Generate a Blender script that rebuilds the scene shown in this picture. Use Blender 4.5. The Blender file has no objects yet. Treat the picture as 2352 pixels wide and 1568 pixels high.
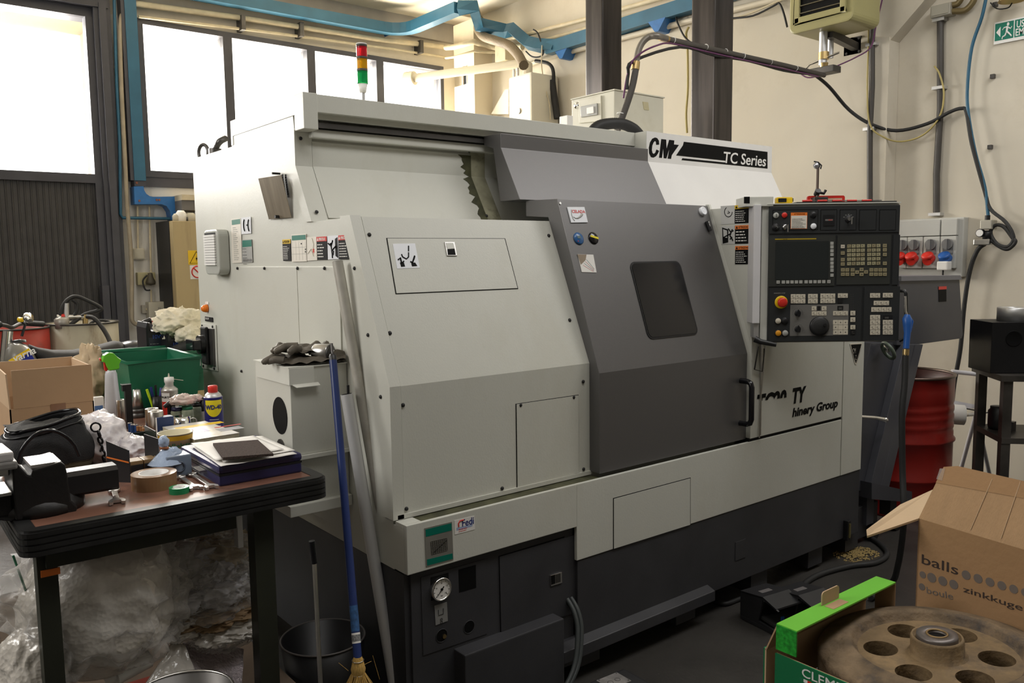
import bpy, bmesh, math, random
from mathutils import Vector, Matrix, noise
random.seed(7)
PI = math.pi
C = bpy.context.scene.collection
SC = bpy.context.scene
# ---------------------------------------------------------------- camera
F = 1901.0; CX = 1176.0; CY = 784.0; H = 1.5
d1 = Vector((2394, 222, -F)).normalized()
d2 = Vector((-1526, 172, -F)); d2 = (d2 - d1 * d2.dot(d1)).normalized()
d3 = d1.cross(d2)
RW = Matrix((d1, d2, d3))            # camera -> world rotation
cam_d = bpy.data.cameras.new('camera'); cam = bpy.data.objects.new('camera', cam_d); C.objects.link(cam)
cam.matrix_world = Matrix.Translation((0, 0, H)) @ RW.to_4x4()
cam_d.sensor_width = 36.0; cam_d.lens = F / 2352 * 36.0; cam_d.clip_start = 0.05; cam_d.clip_end = 200
SC.camera = cam
# ---------------------------------------------------------------- sky, light, exposure
SC.view_settings.view_transform = 'Standard'; SC.view_settings.look = 'None'
SC.view_settings.gamma = 1.0; SC.view_settings.exposure = 0.0
SC.view_settings.use_curve_mapping = False
w = bpy.data.worlds.new('sky'); SC.world = w; w.use_nodes = True
bg = w.node_tree.nodes['Background']; bg.inputs[0].default_value = (1.0, 0.985, 0.95, 1); bg.inputs[1].default_value = 3.6
def area(name, loc, target, sx, sy, power, col=(1, 1, 1), spread=180):
    l = bpy.data.lights.new(name, 'AREA'); l.shape = 'RECTANGLE'; l.size = sx; l.size_y = sy; l.energy = power; l.color = col
    l.spread = math.radians(spread)
    o = bpy.data.objects.new(name, l); C.objects.link(o); o.location = loc
    o.rotation_euler = (Vector(target) - Vector(loc)).to_track_quat('-Z', 'Y').to_euler()
    return o
area('daylight_window', (3.9, 8.75, 3.05), (3.4, 3.0, 0.6), 3.3, 1.3, 300, (1, 0.95, 0.86))
area('daylight_door', (0.6, 8.9, 2.9), (1.2, 3.0, 0.6), 2.2, 1.6, 360, (1, 0.95, 0.88))
area('yard_bounce', (3.9, 9.3, 1.6), (4.0, 6.0, 4.2), 3.6, 1.2, 1050, (1, 0.88, 0.68))
area('left_fill', (-2.1, 3.2, 2.6), (1.24, 3.0, 1.2), 2.0, 2.2, 105, (1, 0.97, 0.93))  # added fill light by the left wall, where no opening is built
area('roof_light', (1.6, 0.6, 4.15), (1.8, 1.3, 0.0), 3.0, 0.9, 47, (1, 0.985, 0.97))
area('roof_light', (4.5, 0.7, 4.15), (4.5, 1.5, 0.0), 2.2, 0.9, 54, (1, 0.985, 0.97))
# ---------------------------------------------------------------- picture point -> real plane
def ray(u, v): return RW @ Vector((u - CX, CY - v, -F))
def on(ax, val, u, v):
    r = ray(u, v); o = (0, 0, H)
    return Vector(o) + r * ((val - o[ax]) / r[ax])
def PX(x, u, v): return on(0, x, u, v)
def PY(y, u, v): return on(1, y, u, v)
def PZ(z, u, v): return on(2, z, u, v)
def PD(d, u, v): return Vector((0, 0, H)) + ray(u, v) * (d / F)
# ---------------------------------------------------------------- materials
MATS = {}
def mat(name, col=(), rough=0.5, metal=0.0, var=0.06, scale=6.0, bump=0.0, bscale=60.0, spec=0.5, trans=0.0, alpha=1.0,
        emit=None, estr=0.0, stain=None, samt=0.0, sscale=3.0, stretch=(1, 1, 1), coat=0.0, ior=1.45):
    if name in MATS: return MATS[name]
    m = bpy.data.materials.new(name); m.use_nodes = True; nt = m.node_tree; N = nt.nodes; L = nt.links
    b = N['Principled BSDF']
    c = tuple(col) + (1,)
    b.inputs['Base Color'].default_value = c
    b.inputs['Roughness'].default_value = rough; b.inputs['Metallic'].default_value = metal
    b.inputs['Specular IOR Level'].default_value = spec; b.inputs['Transmission Weight'].default_value = trans
    b.inputs['Alpha'].default_value = alpha; b.inputs['Coat Weight'].default_value = coat; b.inputs['IOR'].default_value = ior
    if emit: b.inputs['Emission Color'].default_value = tuple(emit) + (1,); b.inputs['Emission Strength'].default_value = estr
    tc = N.new('ShaderNodeTexCoord'); mp = N.new('ShaderNodeMapping'); mp.inputs['Scale'].default_value = stretch
    L.new(tc.outputs['Object'], mp.inputs['Vector'])
    if var > 0 or stain:
        n1 = N.new('ShaderNodeTexNoise'); n1.inputs['Scale'].default_value = scale; n1.inputs['Detail'].default_value = 6
        L.new(mp.outputs[0], n1.inputs['Vector'])
        r = N.new('ShaderNodeValToRGB'); r.color_ramp.elements[0].position = 0.3; r.color_ramp.elements[1].position = 0.7
        r.color_ramp.elements[0].color = tuple(max(0, x * (1 - var)) for x in col) + (1,)
        r.color_ramp.elements[1].color = tuple(min(1, x * (1 + var)) for x in col) + (1,)
        L.new(n1.outputs['Fac'], r.inputs[0]); out = r.outputs[0]
        if stain:
            n2 = N.new('ShaderNodeTexNoise'); n2.inputs['Scale'].default_value = sscale; n2.inputs['Detail'].default_value = 8
            n2.inputs['Roughness'].default_value = 0.7
            L.new(mp.outputs[0], n2.inputs['Vector'])
            r2 = N.new('ShaderNodeValToRGB'); r2.color_ramp.elements[0].position = 0.52; r2.color_ramp.elements[1].position = 0.74
            L.new(n2.outputs['Fac'], r2.inputs[0])
            ml = N.new('ShaderNodeMath'); ml.operation = 'MULTIPLY'; ml.inputs[1].default_value = samt; L.new(r2.outputs[0], ml.inputs[0])
            mx = N.new('ShaderNodeMix'); mx.data_type = 'RGBA'; L.new(ml.outputs[0], mx.inputs[0]); L.new(out, mx.inputs[6])
            mx.inputs[7].default_value = tuple(stain) + (1,); out = mx.outputs[2]
        L.new(out, b.inputs['Base Color'])
    if bump > 0:
        n3 = N.new('ShaderNodeTexNoise'); n3.inputs['Scale'].default_value = bscale; n3.inputs['Detail'].default_value = 4
        L.new(mp.outputs[0], n3.inputs['Vector'])
        bp = N.new('ShaderNodeBump'); bp.inputs['Strength'].default_value = bump; bp.inputs['Distance'].default_value = 0.01
        L.new(n3.outputs['Fac'], bp.inputs['Height']); L.new(bp.outputs[0], b.inputs['Normal'])
    MATS[name] = m
    return m
def glassy(name, col, a=0.12, rough=0.05):
    """thin sheet: mostly lets light through, with a little gloss and body"""
    if name in MATS: return MATS[name]
    m = bpy.data.materials.new(name); m.use_nodes = True; nt = m.node_tree; N = nt.nodes; L = nt.links
    b = N['Principled BSDF']; b.inputs['Base Color'].default_value = tuple(col) + (1,); b.inputs['Roughness'].default_value = rough
    t = N.new('ShaderNodeBsdfTransparent'); mx = N.new('ShaderNodeMixShader')
    lw = N.new('ShaderNodeLayerWeight'); lw.inputs[0].default_value = 0.35
    mr = N.new('ShaderNodeMapRange'); mr.inputs[3].default_value = a; mr.inputs[4].default_value = min(1, a + 0.5)
    L.new(lw.outputs['Facing'], mr.inputs[0]); L.new(mr.outputs[0], mx.inputs[0])
    L.new(t.outputs[0], mx.inputs[1]); L.new(b.outputs[0], mx.inputs[2])
    L.new(mx.outputs[0], N['Material Output'].inputs[0]); MATS[name] = m
    return m
# machine paint with soft grime, oil streaks running down
beige = mat('beige_paint', (0.60, 0.60, 0.54), 0.38, var=0.03, scale=2.0, stain=(0.42, 0.38, 0.26), samt=0.22, sscale=2.2, bump=0.05, bscale=250, stretch=(1, 1, 0.5))
beige2 = mat('beige_clean', (0.66, 0.66, 0.60), 0.4, var=0.02)
warm_white = mat('warm_white_paint', (0.80, 0.79, 0.77), 0.4, var=0.02)
doorgrey = mat('grey_hammer_paint', (0.17, 0.166, 0.166), 0.45, 0.65, var=0.03, scale=300, bump=0.06, bscale=500)
basegrey = mat('anthracite_paint', (0.042, 0.042, 0.046), 0.45, var=0.15, scale=5, bump=0.05, bscale=300)
steelgrey = mat('slate_paint', (0.055, 0.056, 0.066), 0.42, var=0.1, scale=4)
black = mat('black_plastic', (0.012, 0.012, 0.013), 0.4, var=0.1)
blackgloss = mat('black_gloss', (0.010, 0.010, 0.012), 0.12, var=0)
rubber = mat('black_rubber', (0.02, 0.02, 0.02), 0.6, var=0.2, bump=0.1)
panelblack = mat('panel_charcoal', (0.024, 0.026, 0.027), 0.5, var=0.05)
panelgrey = mat('panel_grey', (0.16, 0.155, 0.145), 0.5, var=0.03)
keyw = mat('key_cream', (0.62, 0.57, 0.46), 0.5, var=0.05)
keyd = mat('key_tan', (0.30, 0.26, 0.15), 0.5, var=0.1, scale=30)
keyg = mat('key_grey', (0.40, 0.40, 0.37), 0.5, var=0.05)
steel = mat('bare_steel', (0.55, 0.54, 0.52), 0.28, 1.0, var=0.1, scale=20)
chrome = mat('chrome', (0.85, 0.85, 0.85), 0.12, 1.0, var=0)
alu = mat('aluminium', (0.62, 0.62, 0.62), 0.42, 0.8, var=0.08, scale=15)
darksteel = mat('dark_steel', (0.10, 0.095, 0.09), 0.4, 0.7, var=0.2, scale=8)
brass = mat('brass', (0.55, 0.40, 0.18), 0.35, 1.0, var=0.1)
red = mat('red_plastic', (0.62, 0.03, 0.02), 0.35, var=0.05)
green = mat('green_plastic', (0.02, 0.17, 0.085), 0.45, var=0.12, scale=5)
blue = mat('blue_plastic', (0.02, 0.10, 0.36), 0.35, var=0.05)
yellow = mat('yellow_plastic', (0.80, 0.52, 0.01), 0.4, var=0.03)
orange = mat('orange_print', (0.80, 0.20, 0.03), 0.45, var=0.02)
white = mat('white_plastic', (0.80, 0.79, 0.76), 0.4, var=0.02)
paper = mat('paper', (0.78, 0.76, 0.72), 0.8, var=0.03)
ink = mat('black_ink', (0.006, 0.006, 0.006), 0.6, var=0, spec=0.12)
inkgreen = mat('green_print', (0.0, 0.16, 0.11), 0.4, var=0.02)
cardboard = mat('cardboard', (0.42, 0.27, 0.15), 0.85, var=0.06, scale=3, bump=0.08, bscale=40, stretch=(1, 1, 1))
cardlight = mat('cardboard_inside', (0.52, 0.36, 0.22), 0.85, var=0.05, scale=4)
# ---------------------------------------------------------------- mesh builder
class MB:
    def __init__(s): s.v = []; s.f = []; s.s = []; s.M = None
    def add(s, vs, fs, smooth=False, M=None):
        n = len(s.v); M = M if M is not None else s.M
        for p in vs:
            p = Vector(p); s.v.append(M @ p if M is not None else p)
        for f in fs: s.f.append([i + n for i in f]); s.s.append(smooth)
        return s
    def box(s, x0, x1, y0, y1, z0, z1, M=None):
        if x0 > x1: x0, x1 = x1, x0
        if y0 > y1: y0, y1 = y1, y0
        if z0 > z1: z0, z1 = z1, z0
        vs = [(x0, y0, z0), (x1, y0, z0), (x1, y1, z0), (x0, y1, z0), (x0, y0, z1), (x1, y0, z1), (x1, y1, z1), (x0, y1, z1)]
        return s.add(vs, [(0, 3, 2, 1), (4, 5, 6, 7), (0, 1, 5, 4), (1, 2, 6, 5), (2, 3, 7, 6), (3, 0, 4, 7)], False, M)
    def prism(s, pts, vec, M=None, smooth=False):
        """pts: closed planar polygon, extruded by vec"""
        pts = [Vector(p) for p in pts]; vec = Vector(vec); n = len(pts)
        nr = Vector((0, 0, 0))
        for i in range(n): nr += pts[i].cross(pts[(i + 1) % n])
        if nr.dot(vec) > 0: pts = pts[::-1]
        vs = pts + [p + vec for p in pts]
        fs = [tuple(range(n)), tuple(range(2 * n - 1, n - 1, -1))] + [(i, i + n, (i + 1) % n + n, (i + 1) % n) for i in range(n)]
        return s.add(vs, fs, smooth, M)
    def profx(s, prof, x0, x1, M=None): return s.prism([(x0, y, z) for y, z in prof], (x1 - x0, 0, 0), M)
    def profy(s, prof, y0, y1, M=None): return s.prism([(x, y0, z) for x, z in prof], (0, y1 - y0, 0), M)
    def profz(s, prof, z0, z1, M=None): return s.prism([(x, y, z0) for x, y in prof], (0, 0, z1 - z0), M)
    def tube(s, path, r, n=10, caps=True, closed=False, M=None):
        path = [Vector(p) for p in path]; m = len(path); rs = r if isinstance(r, (list, tuple)) else [r] * m
        vs = []; prev = None
        for i, p in enumerate(path):
            if closed: t = path[(i + 1) % m] - path[i - 1]
            else: t = path[min(i + 1, m - 1)] - path[max(i - 1, 0)]
            if t.length < 1e-9: t = Vector((0, 0, 1))
            t.normalize()
            if prev is None:
                a = Vector((0, 0, 1)) if abs(t.z) < 0.9 else Vector((1, 0, 0))
                nrm = t.cross(a).normalized()
            else:
                nrm = prev - t * prev.dot(t)
                nrm = nrm.normalized() if nrm.length > 1e-6 else t.orthogonal().normalized()
            prev = nrm; bn = t.cross(nrm)
            for k in range(n):
                a = 2 * PI * k / n; vs.append(p + (nrm * math.cos(a) + bn * math.sin(a)) * rs[i])
        fs = []
        for i in range(m if closed else m - 1):
            j = (i + 1) % m
            for k in range(n): fs.append((i * n + k, i * n + (k + 1) % n, j * n + (k + 1) % n, j * n + k))
        s.add(vs, fs, True, M)
        if caps and not closed:
            s.add(vs[:n], [tuple(range(n - 1, -1, -1))], False, M); s.add(vs[-n:], [tuple(range(n))], False, M)
        return s
    def cyl(s, p0, p1, r0, r1=None, n=20, caps=True, M=None):
        return s.tube([p0, p1], [r0, r0 if r1 is None else r1], n, caps, M=M)
    def lathe(s, prof, o=(0, 0, 0), ax=(0, 0, 1), n=28, M=None, smooth=True, arc=2 * PI):
        """prof: list of (radius, height)"""
        ax = Vector(ax).normalized(); e1 = ax.orthogonal().normalized() if abs(ax.z) < 0.99 else Vector((1, 0, 0)); e2 = ax.cross(e1); o = Vector(o)
        full = arc > 6.28; nn = n if full else n + 1
        vs = [o + ax * h + (e1 * math.cos(arc * k / n) + e2 * math.sin(arc * k / n)) * r for r, h in prof for k in range(nn)]
        fs = []
        for i in range(len(prof) - 1):
            for k in range(n):
                k2 = (k + 1) % nn
                fs.append((i * nn + k, i * nn + k2, (i + 1) * nn + k2, (i + 1) * nn + k))
        return s.add(vs, fs, smooth, M)
    def ring(s, c, ax, R, r, n=24, m=8, M=None):
        ax = Vector(ax).normalized(); e1 = ax.orthogonal().normalized(); e2 = ax.cross(e1); c = Vector(c)
        return s.tube([c + (e1 * math.cos(2 * PI * k / n) + e2 * math.sin(2 * PI * k / n)) * R for k in range(n)], r, m, closed=True, M=M)
    def quad(s, a, b, c, d, M=None): return s.add([a, b, c, d], [(0, 1, 2, 3)], False, M)
    def plate(s, M, w, h, t, x=0, y=0):
        """plate w x h, in frame M (normal = local z), lower-left corner at x, y, t thick"""
        return s.box(x, x + w, y, y + h, 0, t, M)
    def rplate(s, M, w, h, t, r, x=0, y=0, k=5, shear=0.0):
        pts = []
        for cx_, cy_, a0 in ((x + w - r, y + r, -PI / 2), (x + w - r, y + h - r, 0), (x + r, y + h - r, PI / 2), (x + r, y + r, PI)):
            for i in range(k + 1):
                a = a0 + PI / 2 * i / k; px = cx_ + r * math.cos(a); py = cy_ + r * math.sin(a); pts.append((px + shear * (py - y), py, 0))
        return s.prism(pts, (0, 0, t), M)
    def blob(s, c, rx, ry, rz, seed=0, amp=0.15, fr=3.0, nu=28, nv=18, crease=0.0, M=None, flat=None):
        """crumpled bag / cloth lump"""
        vs = []; c = Vector(c)
        for j in range(nv + 1):
            th = PI * j / nv
            for i in range(nu):
                ph = 2 * PI * i / nu
                d = Vector((math.sin(th) * math.cos(ph), math.sin(th) * math.sin(ph), math.cos(th)))
                k = 1 + amp * noise.noise(d * fr + Vector((seed * 7.1, seed, 3))) + crease * (1 - min(1, 2.2 * abs(noise.noise(d * fr * 1.15 + Vector((seed, 5, seed * 3.3)))))) ** 2 + crease * 0.45 * (1 - min(1, 2.2 * abs(noise.noise(d * fr * 2.3 + Vector((seed + 9, 2, seed * 1.3)))))) ** 2 - crease * 0.4
                p = Vector((d.x * rx, d.y * ry, d.z * rz)) * k
                if flat is not None and p.z < flat: p.z = flat
                vs.append(c + p)
        fs = [(j * nu + i, (j + 1) * nu + i, (j + 1) * nu + (i + 1) % nu, j * nu + (i + 1) % nu) for j in range(nv) for i in range(nu)]
        return s.add(vs, fs, True, M)
    def grid(s, fn, nu, nv, smooth=True, M=None):
        vs = [fn(i / nu, j / nv) for j in range(nv + 1) for i in range(nu + 1)]
        fs = [(j * (nu + 1) + i, j * (nu + 1) + i + 1, (j + 1) * (nu + 1) + i + 1, (j + 1) * (nu + 1) + i) for j in range(nv) for i in range(nu)]
        return s.add(vs, fs, smooth, M)
    def build(s, name, m, parent=None, bevel=0.0, seg=2, label=None, kind=None, solid=0.0):
        me = bpy.data.meshes.new(name)
        vs = s.v
        if parent is not None:
            inv = WM[parent.name].inverted(); vs = [inv @ p for p in vs]
        me.from_pydata(vs, [], s.f)
        me.polygons.foreach_set('use_smooth', s.s)
        me.materials.append(m)
        if bevel > 0 or solid:
            bm = bmesh.new(); bm.from_mesh(me)
            if solid:
                bmesh.ops.solidify(bm, geom=bm.faces[:], thickness=solid)
            if bevel > 0:
                bmesh.ops.remove_doubles(bm, verts=bm.verts[:], dist=1e-6)
                es = [e for e in bm.edges if len(e.link_faces) == 2 and e.calc_face_angle(0) > 0.5]
                bmesh.ops.bevel(bm, geom=es, offset=bevel, segments=seg, affect='EDGES', profile=0.6, clamp_overlap=True)
            bm.to_mesh(me); bm.free()
        me.update()
        o = bpy.data.objects.new(name, me); C.objects.link(o)
        if parent is not None: o.parent = parent; WM[o.name] = WM[parent.name].copy()
        else: WM[o.name] = Matrix.Identity(4)
        if label: o['label'] = label
        if kind: o['kind'] = kind
        return o
WM = {}
def thing(name, label, cat, loc=(0, 0, 0), group=None):
    o = bpy.data.objects.new(name, None); C.objects.link(o); o.location = loc; o.empty_display_size = 0.05
    WM[o.name] = Matrix.Translation(Vector(loc)); o['label'] = label; o['category'] = cat
    if group: o['group'] = group
    return o
def struct(name, loc=(0, 0, 0)):
    o = bpy.data.objects.new(name, None); C.objects.link(o); o.location = loc; WM[o.name] = Matrix.Translation(Vector(loc)); o['kind'] = 'structure'
    return o
def tag(o, label, cat, group=None, kind=None):
    o['label'] = label; o['category'] = cat
    if group: o['group'] = group
    if kind: o['kind'] = kind
    # put the origin at the base of the thing
    me = o.data
    xs = [v.co for v in me.vertices]
    c = Vector((sum(p.x for p in xs) / len(xs), sum(p.y for p in xs) / len(xs), min(p.z for p in xs)))
    me.transform(Matrix.Translation(-c)); o.location = c; WM[o.name] = Matrix.Translation(c)
    return o
def dup(o, dx, label=None, group=None, parent=None):
    c = o.copy(); C.objects.link(c)
    if parent is None:
        c.location = o.location + Vector(dx)
        if label: c['label'] = label
        if group: c['group'] = group
    else: c.parent = parent
    for ch in list(o.children): dup(ch, (0, 0, 0), parent=c)
    return c
def fr(o, ux, uy):
    """frame: origin, x direction, y direction; normal = x cross y"""
    ux = Vector(ux).normalized(); uy = Vector(uy); uz = ux.cross(uy).normalized(); uy = uz.cross(ux)
    M = Matrix((ux, uy, uz)).transposed().to_4x4(); M.translation = Vector(o)
    return M
XN = Vector((0, 0, 1))
def text(body, M, size, m, parent, name='lettering', x=0, y=0, z=0.0012, t=0.0006, sx=1.0, shear=0.0, bold=0.0, align='LEFT', label=None):
    cu = bpy.data.curves.new('txt', 'FONT'); cu.body = body; cu.size = size; cu.extrude = t / 2; cu.shear = shear
    cu.offset = bold * size; cu.align_x = align; cu.resolution_u = 3
    ob = bpy.data.objects.new('txt', cu)
    me = bpy.data.meshes.new_from_object(ob)
    bpy.data.objects.remove(ob); bpy.data.curves.remove(cu)
    T = M @ Matrix.Translation((x, y, z + t / 2)) @ Matrix.Diagonal((sx, 1, 1, 1))
    if parent is not None: T = WM[parent.name].inverted() @ T
    me.transform(T); me.materials.clear(); me.materials.append(m)
    o = bpy.data.objects.new(name, me); C.objects.link(o)
    if parent is not None: o.parent = parent; WM[o.name] = WM[parent.name].copy()
    if label: o['label'] = label
    return o
def lines(M, x, y, w, n, dy, m, parent, name='fine_print', h=0.35, z=0.0012, rnd=True):
    """rows of small print too small to read"""
    b = MB()
    for i in range(n):
        xx = x
        end = x + w * (random.uniform(0.6, 1) if rnd else 1)
        while xx < end:
            l = random.uniform(0.4, 1.4) * dy; b.box(xx, min(xx + l, end), y - i * dy - dy * h, y - i * dy, z, z + 0.0003, M); xx += l + dy * 0.3
    return b.build(name, m, parent)
def smooth_path(pts, k=6):
    pts = [Vector(p) for p in pts]; out = []
    for i in range(len(pts) - 1):
        p0 = pts[max(i - 1, 0)]; p1 = pts[i]; p2 = pts[i + 1]; p3 = pts[min(i + 2, len(pts) - 1)]
        for j in range(k):
            t = j / k
            out.append(0.5 * ((2 * p1) + (p2 - p0) * t + (2 * p0 - 5 * p1 + 4 * p2 - p3) * t * t + (3 * p1 - p0 - 3 * p2 + p3) * t ** 3))
    out.append(pts[-1]); return out
def arc_path(c, e1, e2, R, a0, a1, n=10):
    c = Vector(c); e1 = Vector(e1); e2 = Vector(e2)
    return [c + (e1 * math.cos(a0 + (a1 - a0) * i / n) + e2 * math.sin(a0 + (a1 - a0) * i / n)) * R for i in range(n + 1)]

def fit(s, M, p0, p1, top, m, parent, name='lettering', z=0.001, t=0.0005, shear=0.0, bold=0.01):
    """one line of letters fitted between two picture points on the baseline of frame M; top = a point at cap height"""
    a = PF(M, *p0); b = PF(M, *p1); c = PF(M, *top); hgt = abs(c.y - a.y); an = math.atan2(b.y - a.y, b.x - a.x); L = math.hypot(b.x - a.x, b.y - a.y)
    M2 = M @ Matrix.Translation((a.x, a.y, z)) @ Matrix.Rotation(an, 4, 'Z')
    o = text(s, Matrix.Identity(4), hgt * 1.42, m, None, name, z=0, t=t, shear=shear, bold=bold)
    xs = [v.co.x for v in o.data.vertices]; k = L / (max(xs) - min(xs)); x0 = min(xs)
    T = WM[parent.name].inverted() @ M2 @ Matrix.Diagonal((k, 1, 1, 1)) @ Matrix.Translation((-x0, 0, 0))
    o.data.transform(T); o.parent = parent; WM[o.name] = WM[parent.name].copy(); return o
# ================================================================ THE ROOM
XR = 5.8; XR2 = 5.93; YF = 8.3; ZC = 4.23; XL0 = -2.3; YB = -3.2
wallmat = mat('cream_wall', (0.64, 0.59, 0.49), 0.8, var=0.05, scale=1.2, stain=(0.42, 0.36, 0.26), samt=0.35, sscale=1.3, bump=0.12, bscale=12)
wallwhite = mat('whitewashed_panel', (0.66, 0.64, 0.60), 0.75, var=0.06, scale=2, stain=(0.20, 0.16, 0.13), samt=0.55, sscale=5, stretch=(1, 1, 0.15), bump=0.1, bscale=20)
ceilmat = mat('ceiling_plaster', (0.74, 0.69, 0.58), 0.85, var=0.03, scale=1, stain=(0.45, 0.38, 0.28), samt=0.2, sscale=1.0)
floormat = mat('oily_concrete', (0.044, 0.041, 0.037), 0.38, var=0.25, scale=3, stain=(0.02, 0.018, 0.015), samt=0.8, sscale=1.5, bump=0.15, bscale=30)
trimdark = mat('dark_grey_frame', (0.060, 0.060, 0.072), 0.5, var=0.12, scale=6)
corrug = mat('dark_ribbed_sheet', (0.050, 0.048, 0.047), 0.6, var=0.15, scale=8)
duct = mat('petrol_blue_paint', (0.03, 0.12, 0.20), 0.4, 0.1, var=0.12, scale=5)
duct2 = mat('bright_blue_paint', (0.025, 0.15, 0.42), 0.4, var=0.15, scale=9, stain=(0.03, 0.05, 0.08), samt=0.4, sscale=6)
pipec = mat('cream_pipe', (0.60, 0.52, 0.36), 0.5, var=0.12, scale=12)
glass = glassy('window_glass', (0.9, 0.95, 0.95), 0.05)
R_ = struct('floor'); MB().box(XL0, 6.2, YB, YF + 0.3, -0.2, 0).build('slab', floormat, R_)
o = MB().box(XL0, 6.2, YB, YF + 0.3, ZC, ZC + 0.2).build('ceiling', ceilmat, kind='structure')
# window wall
WZ0, WZ1 = 2.30, 3.74; WX0, WX1 = 2.24, 5.62; DX1 = 1.86; DZ1 = 3.70
wf = struct('wall_back')
MB().box(WX0, WX1, YF, YF + 0.3, 0, WZ0).build('lower_panel', wallwhite, wf)
MB().box(2.0, WX0, YF, YF + 0.3, 0, WZ1).build('pier', wallwhite, wf)
MB().box(2.0, WX1, YF, YF + 0.3, WZ1, ZC).build('lintel', wallmat, wf)
MB().box(WX1, 6.2, YF, YF + 0.3, 0, ZC).build('corner_pier', wallmat, wf)
MB().box(XL0, 2.0, YF, YF + 0.3, 3.80, ZC).build('door_lintel', wallmat, wf)
# dark strip below windows + wall beam above
MB().box(XL0, 6.2, YF - 0.06, YF, 4.02, ZC).build('trim_1', mat('grey_beam', (0.36, 0.34, 0.31), 0.7, var=0.08), kind='structure')
MB().box(WX0 - 0.05, WX1 + 0.05, YF - 0.02, YF + 0.05, WZ0 - 0.09, WZ0 + 0.0).build('trim_2', trimdark, kind='structure')
# four window lights, one frame each
xs = [2.24, 3.07, 3.95, 4.77, 5.62]
for i in range(4):
    W = struct('window_%d' % (i + 1), (xs[i], YF, WZ0)); a, b = xs[i], xs[i + 1]; t = 0.045
    f = MB(); f.box(a, b, YF - 0.03, YF + 0.12, WZ0, WZ0 + 0.06); f.box(a, b, YF - 0.03, YF + 0.12, WZ1 - 0.05, WZ1)
    f.box(a, a + t, YF - 0.03, YF + 0.12, WZ0 + 0.06, WZ1 - 0.05); f.box(b - t, b, YF - 0.03, YF + 0.12, WZ0 + 0.06, WZ1 - 0.05)
    f.build('window_frame', trimdark, W)
    g = MB(); g.box(a + t, b - t, YF + 0.05, YF + 0.056, WZ0 + 0.06, WZ1 - 0.05); g.build('pane', glass, W)
# big folding door on the left
D = struct('door_1', (1.0, YF, 0))
MB().box(1.86, 2.0, YF - 0.08, YF + 0.25, 0, 3.88).build('door_post', trimdark, D)
MB().box(1.90, 1.96, YF - 0.11, YF - 0.08, 0, 3.80).build('door_post', trimdark, D)
MB().box(XL0, 1.86, YF - 0.02, YF + 0.2, 3.68, 3.80).build('door_header', trimdark, D)
MB().box(XL0, 1.98, YF - 0.10, YF - 0.02, 3.76, 3.86).build('header_track', trimdark, D)
MB().box(1.80, 1.86, YF - 0.04, YF + 0.08, 0, 3.68).build('leaf_stile', trimdark, D)
MB().box(XL0, 1.80, YF - 0.04, YF + 0.08, 2.22, 2.30).build('leaf_rail', trimdark, D)
c = MB(); n = 0; x = XL0; pr_ = []
while x < 1.80:
    pr_ += [(x, YF + 0.0), (x + 0.03, YF + 0.0), (x + 0.036, YF - 0.008), (x + 0.042, YF - 0.008)]; x += 0.048
c.profz([(XL0, YF + 0.05)] + pr_ + [(1.80, YF), (1.80, YF + 0.05)], 0.05, 2.22); c.build('ribbed_panel', corrug, D)
MB().box(XL0, 1.80, YF + 0.02, YF + 0.026, 2.30, 3.68).build('pane', glass, D)
MB().box(1.78, 1.84, YF - 0.14, YF - 0.04, 0.9, 1.3).build('bolt_box', trimdark, D)
# porch outside the door
pm = mat('porch_plaster', (0.62, 0.50, 0.36), 0.8, var=0.05)
pe = PX(1.98, 183, 82)
MB().box(-3, 2.1, YF + 0.35, pe.y, pe.z, pe.z + 0.12).build('porch_ceiling', pm, kind='structure')
MB().box(1.98, 2.1, YF + 0.35, pe.y, 0, pe.z).build('porch_wall', pm, kind='structure')
MB().box(-20, 30, YF + 0.3, 40, -0.25, -0.2).build('outside_ground', mat('pale_asphalt', (0.55, 0.50, 0.40), 0.9), kind='structure')
# right wall with a recessed bay, diagonal haunch at its top
wr = struct('wall_right')
MB().box(XR2 + 0.0, 6.2, YB, YF, 0, ZC).build('back_skin', wallmat, wr)
a = PX(XR, 2045, 92); b2 = PX(XR, 2122, 2)
k = (b2.z - a.z) / (b2.y - a.y)
MB().prism([(XR, YF, 0), (XR, YF, ZC), (XR, a.y + (ZC - a.z) / k, ZC), (XR, a.y, a.z), (XR, a.y, 0)], (XR2 - XR - 0.002, 0, 0)).build('front_skin', wallmat, wr)
pp = PX(XR, 1884, 300).y
MB().prism([(XR - 0.012, pp, 0), (XR - 0.012, pp, 3.1), (XR - 0.012, a.y, 3.1 - 0.1), (XR - 0.012, a.y, 0)], (0.012, 0, 0)).build('pilaster', wallmat, wr)
# unseen sides of the hall
MB().box(XL0 - 0.2, XL0, YB, YF + 0.3, 0, ZC).build('wall_left', mat('dim_hall_wall', (0.20, 0.19, 0.17), 0.9), kind='structure')
MB().box(XL0, 6.2, YB - 0.2, YB, 0, ZC).build('wall_front', mat('dim_hall_wall', ()), kind='structure')
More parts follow.
